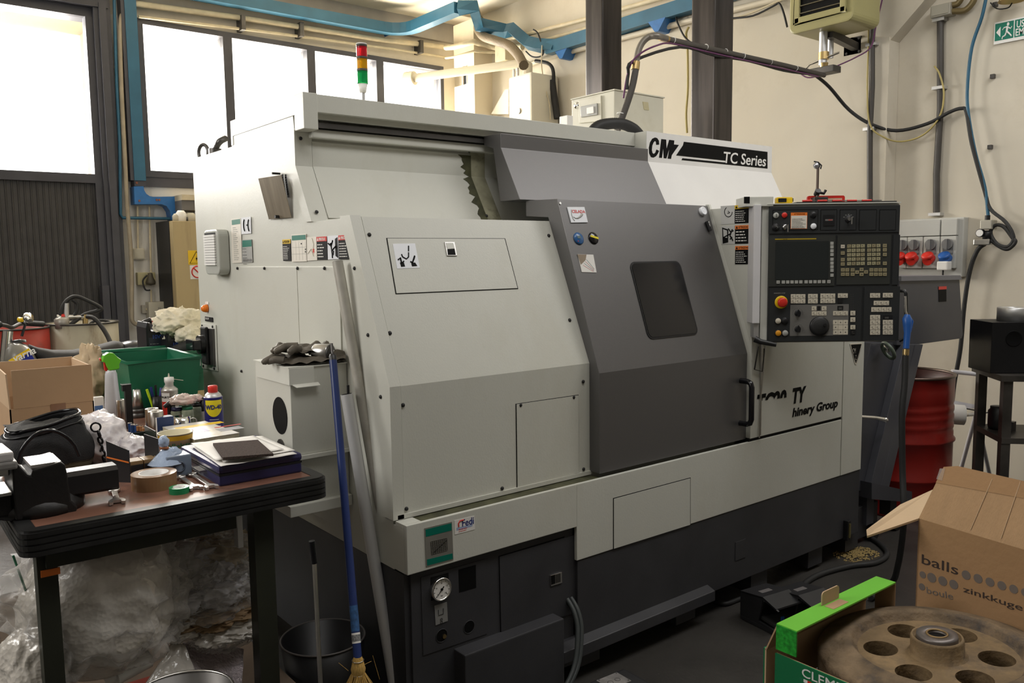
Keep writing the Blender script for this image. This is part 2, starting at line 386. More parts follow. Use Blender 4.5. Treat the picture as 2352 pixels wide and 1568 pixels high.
# corner column with an opening
cm_ = mat('cream_column', (0.66, 0.58, 0.44), 0.75, var=0.04, scale=2, stain=(0.45, 0.35, 0.2), samt=0.3, sscale=2)
ca = PX(5.55, 1043, 150); cb = PX(5.55, 1089, 150); cc = PY(cb.y, 1115, 150)
col_ = struct('trim_3', (5.6, cb.y, 0))
h0, h1 = PX(5.55, 1060, 196).z, PX(5.55, 1060, 150).z
ya, yb = cb.y + (ca.y - cb.y) * 0.32, ca.y
m1 = MB(); m1.box(5.55, 5.8, cb.y, ca.y, 0, h0); m1.box(5.55, 5.8, cb.y, ca.y, h1, 4.12); m1.box(5.55, 5.8, cb.y, ya, h0, h1); m1.build('column_body', cm_, col_)
MB().box(5.68, 5.8, ya, yb, h0, h1).build('opening_back', ink, col_)
for q in (0.3, 0.6): MB().cyl((5.6, ya + (yb - ya) * q, h0), (5.6, ya + (yb - ya) * q, h1), 0.012).build('pipe_stub', steel, col_)
# ---------------------------------------------------------------- wall fixtures
def pathY(y, pts): return [PY(y, *p) for p in pts]
def pathX(x, pts): return [PX(x, *p) for p in pts]
# blue square cable duct: along the back wall, round the corner, down and along the right wall
T = thing('cable_duct', 'long blue square cable duct running round the hall corner under the ceiling', 'duct', (4.5, 8.1, 3.9))
z1 = PY(8.12, 700, 31).z; s1 = PY(8.12, 380, -20); s1.z = z1; s1.x = -2.2; s1.y = 8.12
e1 = PY(8.12, 925, 60); e1.z = z1
e2 = PZ(z1, 1062, 12); e3 = PZ(z1, 1140, 14)
def sq(path, w_, h_, up=(0, 0, 1)):
    b = MB(); vs = []; path = [Vector(p) for p in path]; m = len(path)
    for i, p in enumerate(path):
        t = (path[min(i + 1, m - 1)] - path[max(i - 1, 0)]).normalized(); u_ = Vector(up); u_ = (u_ - t * u_.dot(t)).normalized(); s_ = t.cross(u_)
        vs += [p + s_ * w_ / 2 + u_ * h_ / 2, p - s_ * w_ / 2 + u_ * h_ / 2, p - s_ * w_ / 2 - u_ * h_ / 2, p + s_ * w_ / 2 - u_ * h_ / 2]
    fs = [(3, 2, 1, 0), tuple(range(4 * m - 4, 4 * m))] + [(i * 4 + k_, i * 4 + (k_ + 1) % 4, i * 4 + 4 + (k_ + 1) % 4, i * 4 + 4 + k_) for i in range(m - 1) for k_ in range(4)]
    return b.add(vs, fs)
c0 = e1 + (e2 - e1) * 0.0
run1 = [s1, e1 + Vector((-0.25, 0, 0))] + [e1 + Vector((-0.25, 0, 0)) + Vector((0.25 * math.sin(q), -0.25 + 0.25 * math.cos(q), 0)) for q in (0.4, 0.8, 1.2, 1.57)]
sq(run1 + [Vector((run1[-1].x, e2.y + 0.1, z1))], 0.11, 0.11).build('duct_run', duct, T)
pB = Vector((run1[-1].x, e2.y + 0.1, z1))
dwn = [pB, Vector((pB.x + 0.03, e2.y, z1)), Vector((pB.x + 0.14, e2.y - 0.12, z1)), Vector((PX(5.68, 1160, 25).x - 0.25, PX(5.68, 1160, 25).y, z1 - 0.02))]
d0 = PX(5.68, 1178, 40); d1_ = PX(5.68, 1222, 108); d2_ = PX(5.70, 1262, 112); d3_ = PX(5.72, 1700, -24); d3_ = d2_ + (d3_ - d2_) * ((d2_.y + 3.1) / (d2_.y - d3_.y)); d3_.z = min(d3_.z, 4.1)
d0.z = min(d0.z, z1 - 0.1)
sq([pB, Vector((pB.x + 0.1, pB.y - 0.12, z1)), Vector((5.45, d0.y + 0.3, z1 - 0.02)), Vector((5.66, d0.y + 0.1, z1 - 0.1)), d0, d1_ + Vector((0, 0.05, 0.05)), d1_ + Vector((0, -0.12, -0.01)), d2_ + Vector((0, -0.1, 0))], 0.10, 0.11, up=(0.3, 0.4, 1)).build('duct_drop', duct, T)
sq([d2_, d3_], 0.10, 0.12).build('duct_run', duct, T)
for (u, v) in ((1288, 120), (1508, 56)):
    p = PX(5.66, u, v); MB().prism([(p.x, p.y - 0.10, p.z + 0.04), (p.x, p.y + 0.10, p.z + 0.04), (p.x, p.y + 0.02, p.z - 0.06), (p.x, p.y - 0.02, p.z - 0.06)], (0.14, 0, 0)).build('bracket', duct2, T)
p = PY(8.2, 893, 68); MB().prism([(p.x - 0.07, p.y - 0.05, p.z + 0.05), (p.x + 0.07, p.y - 0.05, p.z + 0.05), (p.x, p.y - 0.05, p.z - 0.06)], (0, 0.14, 0)).build('bracket', duct2, T)
# pale pipe bundles under the duct
def pipe(name, label, path, r, m, cat='pipe', n=8, group=None):
    b = MB().tube(path, r, n).build(name, m); return tag(b, label, cat, group)
T = thing('pipe_run', 'fat pale yellow pipe with dark clamps above the four windows', 'pipe', (4, 8.2, 3.9))
pts = pathY(8.22, [(308, 8), (560, 42), (880, 92), (1020, 108)]); MB().tube(pts, 0.028, 10).build('tube', pipec, T)
for (u, v) in ((556, 46), (690, 62), (965, 102)): p = PY(8.2, u, v); MB().box(p.x - 0.02, p.x + 0.02, 8.16, 8.3, p.z - 0.10, p.z + 0.04).build('clamp', darksteel, T)
pipe('pipe_run', 'thin yellowish pipe directly above the window frames, below the fat one', pathY(8.24, [(318, 38), (600, 72), (900, 112), (1030, 133)]), 0.014, pipec)
pipe('pipe_run', 'pale pipe wrapping round the corner column towards the right wall', [PY(8.1, 1024, 109), PX(5.5, 1042, 108), PX(5.5, 1089, 96), PY(cb.y - 0.05, 1112, 103), PX(5.72, 1140, 112), PX(5.72, 1200, 108)], 0.032, pipec)
pipe('pipe_run', 'thin pale pipe wrapping the corner column just below the thick one', [PY(8.1, 1024, 133), PX(5.5, 1042, 131), PX(5.5, 1089, 117), PY(cb.y - 0.05, 1112, 120), PX(5.72, 1150, 121)], 0.014, pipec)
pipe('pipe_run', 'rusty cream pipe along the right wall above the blue duct', pathX(5.72, [(1160, 92), (1215, 78), (1330, 48), (1560, -16)]), 0.022, pipec)
pipe('pipe_run', 'ochre pipe close above the blue duct on the right wall', pathX(5.76, [(1210, 104), (1480, 28), (1640, -20)]), 0.02, pipec)
pipe('pipe_run', 'broad cream pipe just under the blue duct on the right wall', pathX(5.76, [(1185, 160), (1260, 132), (1480, 74), (1790, -4)]), 0.026, mat('cream_pipe_light', (0.66, 0.60, 0.48), 0.5))
pipe('flexible_conduit', 'ribbed brown hose snaking from ceiling hole down behind the white boiler', smooth_path([PX(5.62, 1100, 42), PX(5.55, 1098, 66), PX(5.5, 1112, 84), PX(5.45, 1140, 94), PX(5.45, 1168, 104), PX(5.4, 1190, 126), PX(5.3, 1203, 150)], 5), 0.05, mat('ribbed_hose', (0.17, 0.13, 0.08), 0.6, bump=0.5, bscale=50), 'hose', 10)
# white boiler and its flue
T = thing('boiler', 'white wall boiler with a long flue pipe pointing at the windows', 'boiler', (5.5, 6.9, 2.6))
bx = 5.42; q0 = PX(bx, 1168, 175); q1 = PX(bx, 1220, 164); q2 = PY(q1.y, 1262, 170)
MB().box(bx, 5.78, q1.y, q0.y, 2.2, q1.z).build('casing', mat('boiler_enamel', (0.74, 0.70, 0.58), 0.35, var=0.02), T, bevel=0.02)
p = PX(bx, 1192, 255); MB().cyl(p, p + Vector((-0.015, 0, 0)), 0.03).build('dial', steel, T)
fm = mat('flue_white', (0.74, 0.68, 0.54), 0.35, var=0.03)
ft = PX(bx + 0.16, 1212, 150); fe = PY(ft.y + 1.9, 940, 182)
el = ft + Vector((0, 0.0, 0.0))
MB().tube([Vector((el.x, el.y, q1.z - 0.02)), el, el + Vector((-0.02, 0.06, 0.03))], 0.052, 14).build('flue_elbow', fm, T)
fe = PY(7.95, 945, 180)
MB().tube([el + Vector((0, 0.03, 0.03)), fe], 0.045, 16).build('flue_pipe', fm, T)
dv = (fe - el).normalized(); MB().cyl(fe - dv * 0.04, fe + dv * 0.07, 0.075, n=20).build('flue_end', fm, T)
MB().cyl(fe + dv * 0.02, fe + dv * 0.09, 0.05, n=20).build('flue_end', fm, T)
for dy in (0.06, 0.12): MB().cyl((el.x - 0.08, el.y + dy, q1.z - 0.02), (el.x - 0.08, el.y + dy, q1.z + 0.1), 0.014).build('water_pipe', steel, T)
pipe('cable', 'thick black cable hanging from the duct beside the white boiler', smooth_path(pathX(5.7, [(1230, 140), (1258, 145), (1270, 160), (1272, 190)]), 4), 0.018, rubber, 'cable')
MB_ = MB().tube(pathX(5.7, [(1268, 185), (1280, 272)]), 0.035, 10).build('gas_strut', rubber); tag(MB_, 'black tube hanging down the right wall just right of the white boiler', 'tube')
pipe('cable', 'thin beige cable dangling over the white boiler', smooth_path(pathX(5.62, [(1245, 104), (1244, 150), (1250, 190), (1262, 240), (1264, 275)]), 4), 0.006, pipec, 'cable')
pipe('cable', 'grey looping cable under the bend of the blue duct', smooth_path(pathX(5.65, [(1208, 118), (1222, 130), (1240, 130), (1248, 118), (1236, 78), (1225, 68)]), 4), 0.008, rubber, 'cable')
o = MB(); p = PX(5.7, 1155, 118); o.box(5.66, 5.8, p.y - 0.09, p.y + 0.09, p.z - 0.11, p.z + 0.07); tag(o.build('junction_box', pipec, bevel=0.006), 'cream junction box on the wall between corner column and boiler', 'box')
p = PX(5.8, 1142, 255)
MB().prism([PX(5.7, 1128, 262), PX(5.7, 1160, 205), PX(5.7, 1168, 205), PX(5.7, 1168, 262)], (0.1, 0, 0)).build('trim_4', wallmat, kind='structure')
# two dark steel posts standing behind the machine up to the ceiling
post = mat('oiled_steel_post', (0.055, 0.047, 0.043), 0.30, 0.5, var=0.45, scale=3, stretch=(6, 6, 0.5), bump=0.04)
def spost(u0, um, u1, x, label):
    a = PX(x, u0, 200); b = PX(x, um, 200); c_ = PY(b.y, u1, 200)
    o = MB().box(x, c_.x, b.y, a.y, 0, ZC).build('steel_post', post, bevel=0.008); tag(o, label, 'post'); return o
spost(1345, 1384, 1428, 3.95, 'dark steel box post rising behind the white switch cabinet')
spost(1587, 1640, 1683, 3.98, 'brown steel box post rising behind the lettered end of the lathe')
pipe('cable', 'yellow cable running down the wall beside the brown steel post', smooth_path(pathX(5.75, [(1582, 62), (1576, 78), (1579, 110), (1580, 200), (1576, 260), (1578, 305)]), 4), 0.010, mat('yellow_cable', (0.42, 0.34, 0.12), 0.5), 'cable')
pipe('cable', 'dark forked cable under the blue duct left of the brown post', smooth_path(pathX(5.72, [(1553, 38), (1556, 52), (1572, 84), (1590, 100)]), 4), 0.008, rubber, 'cable')
pipe('cable', 'black cable swinging from the duct towards the green heater', smooth_path(pathX(5.7, [(1683, 42), (1730, 36), (1776, 14), (1790, 8), (1800, 30), (1808, 62)]), 4), 0.008, rubber, 'cable')
pipe('cable', 'slack yellowish cable from the brown post up to the heater', smooth_path(pathX(5.72, [(1683, 44), (1735, 26), (1780, 6), (1810, -6)]), 4), 0.009, pipec, 'cable')
# air heater on its bracket
ol = mat('olive_enamel', (0.38, 0.35, 0.16), 0.35, var=0.04)
T = thing('fan_heater', 'olive green wall fan heater with a dark louvred mouth', 'heater', (5.3, 3.5, 2.95))
hx = 5.25; ha = PX(hx, 1812, 75); hb = PX(hx, 1972, 52); hh0 = PX(hx, 1890, 62).z
fm_ = fr((hx, ha.y, hh0), (0, -1, 0), (0, 0, 1)); wd = ha.y - PX(hx, 1960, 60).y
MB().rplate(fm_ @ Matrix.Translation((0, 0, -0.34)), wd, 0.62, 0.34, 0.05).build('casing', ol, T, bevel=0.012)
f2 = MB(); w2 = wd - 0.16
f2.box(0.05, wd - 0.05, 0.06, 0.10, 0, 0.02, fm_); f2.box(0.05, 0.09, 0.06, 0.55, 0, 0.02, fm_); f2.box(wd - 0.09, wd - 0.05, 0.06, 0.55, 0, 0.02, fm_); f2.box(0.05, wd - 0.05, 0.51, 0.55, 0, 0.02, fm_)
f2.build('front_frame', ol, T, bevel=0.006)
MB().box(0.09, wd - 0.09, 0.10, 0.51, 0.0, 0.003, fm_).build('mouth', ink, T)
for k in range(8):
    yy = 0.12 + k * 0.05
    MB().box(0.09, wd - 0.09, yy, yy + 0.006, 0.003, 0.016, fm_).build('louvre', mat('olive_dark', (0.12, 0.10, 0.05), 0.5), T)
pz = PX(hx + 0.12, 1892, 60)
MB().tube([pz, Vector((pz.x, pz.y, PX(pz.x, 1892, 150).z)), ], 0.028, 12).build('vent_pipe', alu, T)
q = PX(pz.x, 1892, 120); MB().cyl(q, q + Vector((0, 0, -0.05)), 0.035).build('union', brass, T)
q = PX(pz.x, 1892, 145); MB().cyl(q, q + Vector((0, 0, -0.06)), 0.03, 0.02).build('union', brass, T)
q = PX(pz.x + 0.1, 1908, 100); MB().cyl(q + Vector((0, 0, 0.1)), q + Vector((0, 0, -0.1)), 0.02).build('vent_pipe', alu, T)
b0 = PX(hx + 0.15, 1905, 78); b1 = PX(XR - 0.02, 1965, 108)
sq([b0, b0 + (b1 - b0) * 0.9, b1], 0.05, 0.05).build('bracket_arm', darksteel, T)
ppl = PX(XR, 1940, 130); pq = PX(XR, 1980, 82); MB().box(XR - 0.012, XR, pq.y, ppl.y, ppl.z, pq.z).build('wall_plate', darksteel, T)
for (u, v) in ((1945, 124), (1974, 118), (1974, 88)): q = PX(XR - 0.012, u, v); MB().cyl(q, q + Vector((-0.01, 0, 0)), 0.010, n=6).build('bolt', rubber, T)
q = PX(pz.x, 1880, 165); MB().box(q.x - 0.05, q.x + 0.05, q.y - 0.14, q.y + 0.05, q.z - 0.025, q.z + 0.02).build('valve_block', darksteel, T, bevel=0.005)
q = PX(pz.x, 1860, 155); MB().tube([q + Vector((0, 0.05, -0.02)), q + Vector((0, 0.0, 0.02)), q + Vector((0, -0.22, 0.06))], 0.008, 8).build('valve_lever', chrome, T)
# cables and conduits on the right wall
cg = mat('conduit_grey', (0.07, 0.063, 0.056), 0.5, var=0.1)
T = thing('conduit', 'dark grey conduit running down the wall between heater and haunch', 'conduit', (5.75, 3.1, 1))
MB().tube(pathX(5.76, [(2008, -10), (2008, 30), (2003, 90), (2003, 200), (1998, 300), (1998, 462)]) + [Vector((5.76, PX(5.76, 1998, 462).y, 0.01))], 0.020, 10).build('tube', cg, T)
for (u, v) in ((2003, 102), (1997, 296)): q = PX(5.765, u, v); MB().box(q.x - 0.02, q.x + 0.03, q.y - 0.04, q.y + 0.04, q.z - 0.01, q.z + 0.01).build('clip', alu, T)
T = thing('conduit', 'dark ribbed conduit under the steel junction box down to the socket board', 'conduit', (5.9, 2.6, 1))
MB().tube(pathX(5.90, [(2160, 40), (2160, 130), (2160, 250), (2155, 330), (2151, 400), (2151, 495)]), 0.022, 10).build('tube', cg, T)
for (u, v) in ((2159, 46), (2158, 202), (2150, 492)): q = PX(5.90, u, v); MB().box(q.x - 0.03, q.x + 0.03, q.y - 0.04, q.y + 0.04, q.z - 0.01, q.z + 0.01).build('clip', alu, T)
T = thing('junction_box', 'small steel junction box high on the right wall under curved pipes', 'box', (5.9, 2.7, 3))
ja = PX(5.84, 2136, 42); jb = PX(5.84, 2183, 4); MB().box(5.84, 5.93, jb.y, ja.y, ja.z, jb.z).build('body', mat('box_grey', (0.42, 0.40, 0.34), 0.45, 0.3), T, bevel=0.005)
MB().box(5.835, 5.84, jb.y + 0.01, ja.y - 0.01, ja.z + 0.01, jb.z - 0.01).build('lid', mat('box_grey', ()), T)
for k, (pth) in enumerate(([(2184, 26), (2215, 24), (2234, 6), (2240, -12)], [(2184, 12), (2200, 8), (2210, -8)])):
    MB().tube(smooth_path(pathX(5.88, pth), 4), 0.020, 10).build('curved_pipe', mat('brown_pipe', (0.22, 0.17, 0.08), 0.4, 0.4), T)
pipe('air_hose', 'blue compressed air line swinging down the right wall to the regulator', smooth_path(pathX(5.86, [(2266, -10), (2255, 40), (2232, 110), (2222, 200), (2224, 260), (2240, 350), (2262, 430), (2270, 500)]), 5), 0.011, mat('blue_hose', (0.03, 0.12, 0.20), 0.35), 'hose')
pipe('air_hose', 'black cable draped from the heater valve across the wall to the blue line', smooth_path([PX(5.4, 1872, 172), PX(5.55, 1905, 200), PX(5.7, 1950, 252), PX(5.76, 2000, 285), PX(5.82, 2060, 300), PX(5.86, 2130, 284), PX(5.86, 2180, 258), PX(5.86, 2208, 249), PX(5.86, 2220, 258), PX(5.84, 2232, 330), PX(5.86, 2262, 440), PX(5.86, 2275, 480), PX(5.84, 2310, 510), PX(5.84, 2328, 545), PX(5.84, 2315, 566), PX(5.84, 2290, 560), PX(5.84, 2275, 535), PX(5.84, 2285, 518), PX(5.84, 2305, 520), PX(5.84, 2325, 545), PX(5.84, 2332, 556), PX(5.84, 2315, 572), PX(5.84, 2295, 566), PX(5.84, 2272, 548)], 5), 0.012, rubber, 'hose')
pipe('air_hose', 'black hose going from the air regulator down behind the red drum', smooth_path(pathX(5.84, [(2262, 560), (2245, 575), (2228, 620), (2215, 700), (2206, 800), (2192, 880), (2186, 940)]), 5), 0.015, rubber, 'hose')
pipe('cable', 'loose thin yellow cable hanging in a bow across the right wall', smooth_path([PX(5.76, 1985, -10), PX(5.76, 1995, 60), PX(5.74, 1992, 200), PX(5.74, 1998, 285), PX(5.78, 2030, 315), PX(5.84, 2070, 325), PX(5.86, 2120, 310), PX(5.86, 2158, 268), PX(5.86, 2168, 215), PX(5.86, 2158, 170), PX(5.86, 2146, 152)], 5), 0.006, mat('yellow_cable', ()), 'cable')
pipe('cable', 'thin purple cable running from the grey conduit down to the heater valve', smooth_path([PX(5.7, 2028, -8), PX(5.7, 2012, 60), PX(5.65, 2000, 108), PX(5.55, 1965, 132), PX(5.42, 1915, 155), PX(5.4, 1885, 172), PX(5.4, 1855, 178), PX(5.4, 1835, 166)], 5), 0.005, mat('purple_cable', (0.14, 0.04, 0.12), 0.5), 'cable')
# air regulator
T = thing('air_regulator', 'compressed air regulator with small round gauge among looping black hoses', 'regulator', (5.85, 2.3, 1.6))
q = PX(5.84, 2269, 516); MB().box(q.x - 0.035, q.x + 0.06, q.y - 0.035, q.y + 0.035, q.z - 0.03, q.z + 0.03).build('valve_body', mat('box_grey', ()), T, bevel=0.006)
q = PX(5.84, 2268, 540); MB().lathe([(0, -0.03), (0.028, -0.03), (0.03, 0.02), (0.02, 0.03), (0, 0.03)], q).build('regulator_bowl', black, T)
q = PX(5.80, 2250, 535); MB().cyl(q + Vector((0.03, 0, 0)), q, 0.026, n=20).build('gauge_case', black, T); MB().cyl(q, q - Vector((0.003, 0, 0)), 0.022, n=20).build('gauge_face', white, T)
q = PX(5.84, 2268, 505); MB().cyl(q, q + Vector((0, 0, 0.03)), 0.016).build('hose_nut', black, T)
q = PX(5.84, 2258, 556); MB().box(q.x - 0.03, q.x + 0.03, q.y - 0.05, q.y + 0.05, q.z - 0.02, q.z + 0.02).build('coupling', steel, T, bevel=0.006)
# square wall bolts and holes
for n_, (u, v) in enumerate(((2288, 11), (2282, 176), (2276, 338))):
    q = PX(XR2, u, v); o = MB().box(XR2 - 0.025, XR2, q.y - 0.014, q.y + 0.014, q.z - 0.014, q.z + 0.014).build('anchor_bolt', darksteel, bevel=0.003)
    tag(o, ['highest square anchor bolt on the right wall beside the blue hose', 'square anchor bolt on the right wall under the exit sign', 'lowest square anchor bolt on the right wall above the regulator'][n_], 'bolt', 'anchor bolts on the right wall')
# exit sign
T = thing('exit_sign', 'green emergency exit sign with running figure and left arrow', 'sign', (5.92, 2.2, 2.7))
ea = PX(5.92, 2283, 103); eb = PX(5.92, 2288, 52); Ms = fr((5.915, ea.y, ea.z), (0, -1, 0), (0, 0, 1)); hh = eb.z - ea.z; Ms = Ms @ Matrix.Diagonal(((ea.y - PX(5.915, 2329, 75).y) / 0.185, 1, 1, 1))
MB().box(0, 0.72, 0, hh, -0.006, 0, Ms).build('sign_board', white, T)
gsign = mat('sign_green', (0.0, 0.17, 0.11), 0.4, var=0.02)
MB().box(0.008, 0.18, 0.02, hh - 0.01, 0, 0.001, Ms).build('green_field', gsign, T); MB().box(0.19, 0.70, 0.02, hh - 0.01, 0, 0.001, Ms).build('green_field', gsign, T)
s_ = hh / 0.17
MB().prism([(0.02, 0.09 * s_, 0.001), (0.06, 0.13 * s_, 0.001), (0.06, 0.05 * s_, 0.001)], (0, 0, 0.001), Ms).build('arrow', white, T)
fg = MB(); fg.cyl((0.128, 0.138 * s_, 0.001), (0.128, 0.138 * s_, 0.002), 0.011, n=14, M=Ms)
for pa, pb, w_ in (((0.125, 0.122), (0.118, 0.08), 0.011), ((0.12, 0.118), (0.152, 0.10), 0.005), ((0.152, 0.10), (0.165, 0.115), 0.004), ((0.122, 0.118), (0.09, 0.115), 0.005), ((0.09, 0.115), (0.078, 0.10), 0.004), ((0.12, 0.082), (0.145, 0.062), 0.007), ((0.145, 0.062), (0.165, 0.04), 0.006), ((0.117, 0.082), (0.105, 0.055), 0.007), ((0.105, 0.055), (0.08, 0.045), 0.006), ((0.08, 0.045), (0.078, 0.03), 0.005)):
    fg.cyl((pa[0], pa[1] * s_, 0.0014), (pb[0], pb[1] * s_, 0.0014), w_ * 0.9, n=6, M=Ms)
fg.build('running_figure', white, T)
text('USCITA', Ms, 0.062, white, T, x=0.205, y=0.095 * s_, bold=0.012); text('EMERGENZA', Ms, 0.062, white, T, x=0.197, y=0.035 * s_, bold=0.012)
# brass wall lamp cut by the top edge
T = thing('wall_lamp', 'brass bell wall lamp at the top edge above the exit sign', 'lamp', (5.8, 2.1, 3.1))
q = PX(5.82, 2325, 2); MB().lathe([(0.0, 0.09), (0.02, 0.085), (0.05, 0.06), (0.075, 0.01), (0.08, 0), (0.074, 0.0), (0.045, 0.05), (0.0, 0.07)], q).build('bell', brass, T)
MB().tube(smooth_path([q + Vector((0.05, 0.02, 0)), PX(5.85, 2315, 18), PX(5.88, 2290, 20), PX(5.88, 2275, 6)], 4), 0.004, 6).build('cord', rubber, T)
# socket board
T = thing('socket_board', 'grey industrial socket board with rotary switches and coloured plug caps', 'socket board', (5.88, 2.7, 1.3))
sx_ = 5.83; sa = PX(sx_, 2060, 500); sb = PX(sx_, 2210, 498); sz1 = sb.z; sz0 = PX(sx_, 2206, 636).z
pg_ = mat('board_grey', (0.50, 0.50, 0.47), 0.5, var=0.04)
MB().box(5.86, 5.93, sb.y, sa.y, sz0, sz1).build('back_box', pg_, T, bevel=0.006)
xs_ = [2070, 2101.5, 2136, 2174, 2198]; zc1 = PX(sx_, 2150, 541).z
for k in range(4):
    ya_ = PX(sx_, (2066, 2084, 2121, 2160)[k], 560).y; yb_ = PX(sx_, (2083, 2119, 2158, 2196)[k], 560).y
    bb = MB().box(sx_, 5.86, yb_, ya_, PX(sx_, 2150, 616).z, zc1 - 0.005).build('socket_unit', pg_, T, bevel=0.005)
    yc = (ya_ + yb_) / 2; zk = PX(sx_, 2150, 561).z
    MB().box(sx_ - 0.004, sx_, yc - 0.034, yc + 0.034, zk - 0.065, zk + 0.01).build('label_plate', mat('plate_grey', (0.16, 0.16, 0.16), 0.4), bb)
    MB().cyl((sx_, yc, zk), (sx_ - 0.022, yc, zk), 0.036, n=24).build('switch_dial', mat('dial_grey', (0.20, 0.20, 0.20), 0.4), bb)
    MB().box(sx_ - 0.04, sx_ - 0.022, yc - 0.008, yc + 0.008, zk - 0.034, zk + 0.034, ).build('switch_grip', mat('plate_grey', ()), bb)
    zs = PX(sx_, 2150, 592).z; cm2 = (red, red, red, blue)[k]
    e_ = Vector((-0.9, 0, -0.35)).normalized(); q = Vector((sx_, yc, zs))
    MB().cyl(q, q + e_ * 0.06, 0.032, n=20).build('socket_collar', cm2, bb)
    q2 = q + Vector((-0.05, 0, 0.012)); MB().lathe([(0, 0.018), (0.034, 0.016), (0.039, 0.008), (0.039, 0)], q2, Vector((-0.55, 0, 0.8))).build('socket_cap', cm2, bb)
MB().box(sx_ + 0.0, 5.86, PX(sx_, 2158, 540).y, sa.y, zc1, sz1 - 0.01).build('blank_cover', pg_, T, bevel=0.003)
MB().box(sx_ + 0.0, 5.86, PX(sx_, 2197, 540).y, PX(sx_, 2161, 540).y, zc1, sz1 - 0.01).build('blank_cover', pg_, T, bevel=0.003)
q = PX(5.78, 2168, 610); o = MB().box(q.x - 0.03, q.x + 0.04, q.y - 0.035, q.y + 0.035, q.z - 0.03, q.z + 0.03).build('power_plug', white, bevel=0.008); tag(o, 'white mains plug hanging in the blue capped socket', 'plug')
pipe('cable', 'black lead from the white plug down behind the chip conveyor', [PX(5.77, 2166, 617), PX(5.77, 2165, 640)], 0.006, rubber, 'cable')
# blue ducting, pipes and boxes between the gate and the machine
T = thing('cable_duct', 'vertical blue wall duct stepping sideways below the window corner', 'duct', (2.2, 8.2, 1.7))
yy = 8.16
a0, a1 = PY(yy, 291, 100).x, PY(yy, 318, 100).x; zt = ZC - 0.21
zb = PY(yy, 310, 414).z
MB().box(a0, a1, yy, 8.3, zb, zt).build('vertical_duct', duct, T)
MB().box(a0 - 0.03, a0, yy + 0.01, 8.3, zb, zt).build('duct_side', trimdark, T)
MB().box(a0, a1, yy + 0.01, 8.3, zb - 0.05, zb).build('joint', trimdark, T)
def pxz(u, v): p = PY(yy, u, v); return (p.x, p.z)
prof = [pxz(307, 428), pxz(329, 428)] + [pxz(329 + 22 * (1 - math.cos(q)), 428 + 24 * math.sin(q)) for q in (0.4, 0.8, 1.2, 1.57)] + [pxz(415, 451), pxz(417, 490), pxz(402, 505), pxz(394, 505), pxz(390, 485), pxz(382, 473), pxz(370, 469), pxz(309, 469)]
MB().profy(prof, yy - 0.01, 8.29).build('sideways_duct', duct2, T)
for (u, v) in ((314, 420), (320, 461), (405, 458), (360, 459), (366, 459)): q = PY(yy - 0.01, u, v); MB().cyl(q, q + Vector((0, -0.006, 0)), 0.010, n=8).build('rivet', mat('rust', (0.25, 0.09, 0.05), 0.8), T)
pipe('pipe_run', 'thin teal pipe running down beside the gate post and turning right', pathY(8.2, [(262, -10), (264, 60), (268, 190), (275, 330), (277, 492)]) + pathY(8.2, [(282, 500), (398, 502)]), 0.014, duct)
pipe('pipe_run', 'long pale conduit from the ceiling down the pier, bent towards the floor drums', smooth_path(pathY(8.19, [(283, 30), (276, 60), (279, 200), (288, 380), (292, 470), (302, 600), (303, 710), (306, 740), (330, 752), (342, 775)]), 4), 0.019, mat('conduit_beige', (0.36, 0.31, 0.23), 0.55, var=0.15, scale=8))
pipe('pipe_run', 'left one of two thin grey drops from the blue duct to a small box', pathY(8.25, [(316, 474), (317, 572)]), 0.009, pipec)
pipe('pipe_run', 'right one of two thin grey drops from the blue duct to the plug box', pathY(8.25, [(343, 474), (347, 625)]), 0.010, pipec)
pipe('pipe_run', 'thin grey tube between the plug box and the lower cabinet', pathY(8.25, [(347, 665), (348, 694)]), 0.009, pipec)
def wbox(name, label, u0, v0, u1, v1, d, m, cat='box', y=8.3):
    a = PY(y - d, u0, v1); b = PY(y - d, u1, v0); T = thing(name, label, cat, ((a.x + b.x) / 2, y - d / 2, a.z))
    MB().box(a.x, b.x, y - d, y, a.z, b.z).build('body', m, T, bevel=0.008); return T, a, b
bxm = mat('aged_white_box', (0.50, 0.47, 0.38), 0.5, var=0.06)
T, a, b = wbox('junction_box', 'small aged white junction box under the left grey drop', 306, 570, 332, 596, 0.06, bxm)
MB().box(a.x + 0.012, b.x - 0.012, 8.236, 8.24, a.z + 0.012, b.z - 0.012).build('lid', bxm, T)
T, a, b = wbox('plug_box', 'beige wall socket box with a dark plug hanging from it', 317, 625, 357, 655, 0.07, mat('yellowed_box', (0.42, 0.38, 0.22), 0.5, var=0.05))
q = PY(8.16, 346, 648); MB().lathe([(0, 0.09), (0.02, 0.085), (0.025, 0.05), (0.045, 0.0), (0.04, -0.02), (0, -0.03)], q).build('plug', mat('dirty_plug', (0.07, 0.06, 0.04), 0.5), T)
MB().tube(smooth_path(pathY(8.18, [(338, 632), (328, 645), (334, 665), (345, 666)]), 4), 0.008, 6).build('lead', rubber, T)
T, a, b = wbox('switch_box', 'tiny wall switch left of the white lower cabinet', 327, 700, 344, 720, 0.05, mat('grey_switch', (0.35, 0.33, 0.28), 0.5)); MB().box(a.x + 0.03, b.x - 0.03, 8.24, 8.25, a.z + 0.03, b.z - 0.03).build('rocker', pipec, T)
T, a, b = wbox('wall_cabinet', 'white metal wall cabinet behind the oil containers', 346, 692, 386, 780, 0.12, bxm, 'cabinet')
MB().box(a.x + 0.08, b.x - 0.07, 8.176, 8.18, b.z - 0.09, b.z - 0.05).build('name_plate', mat('grey_switch', ()), T)
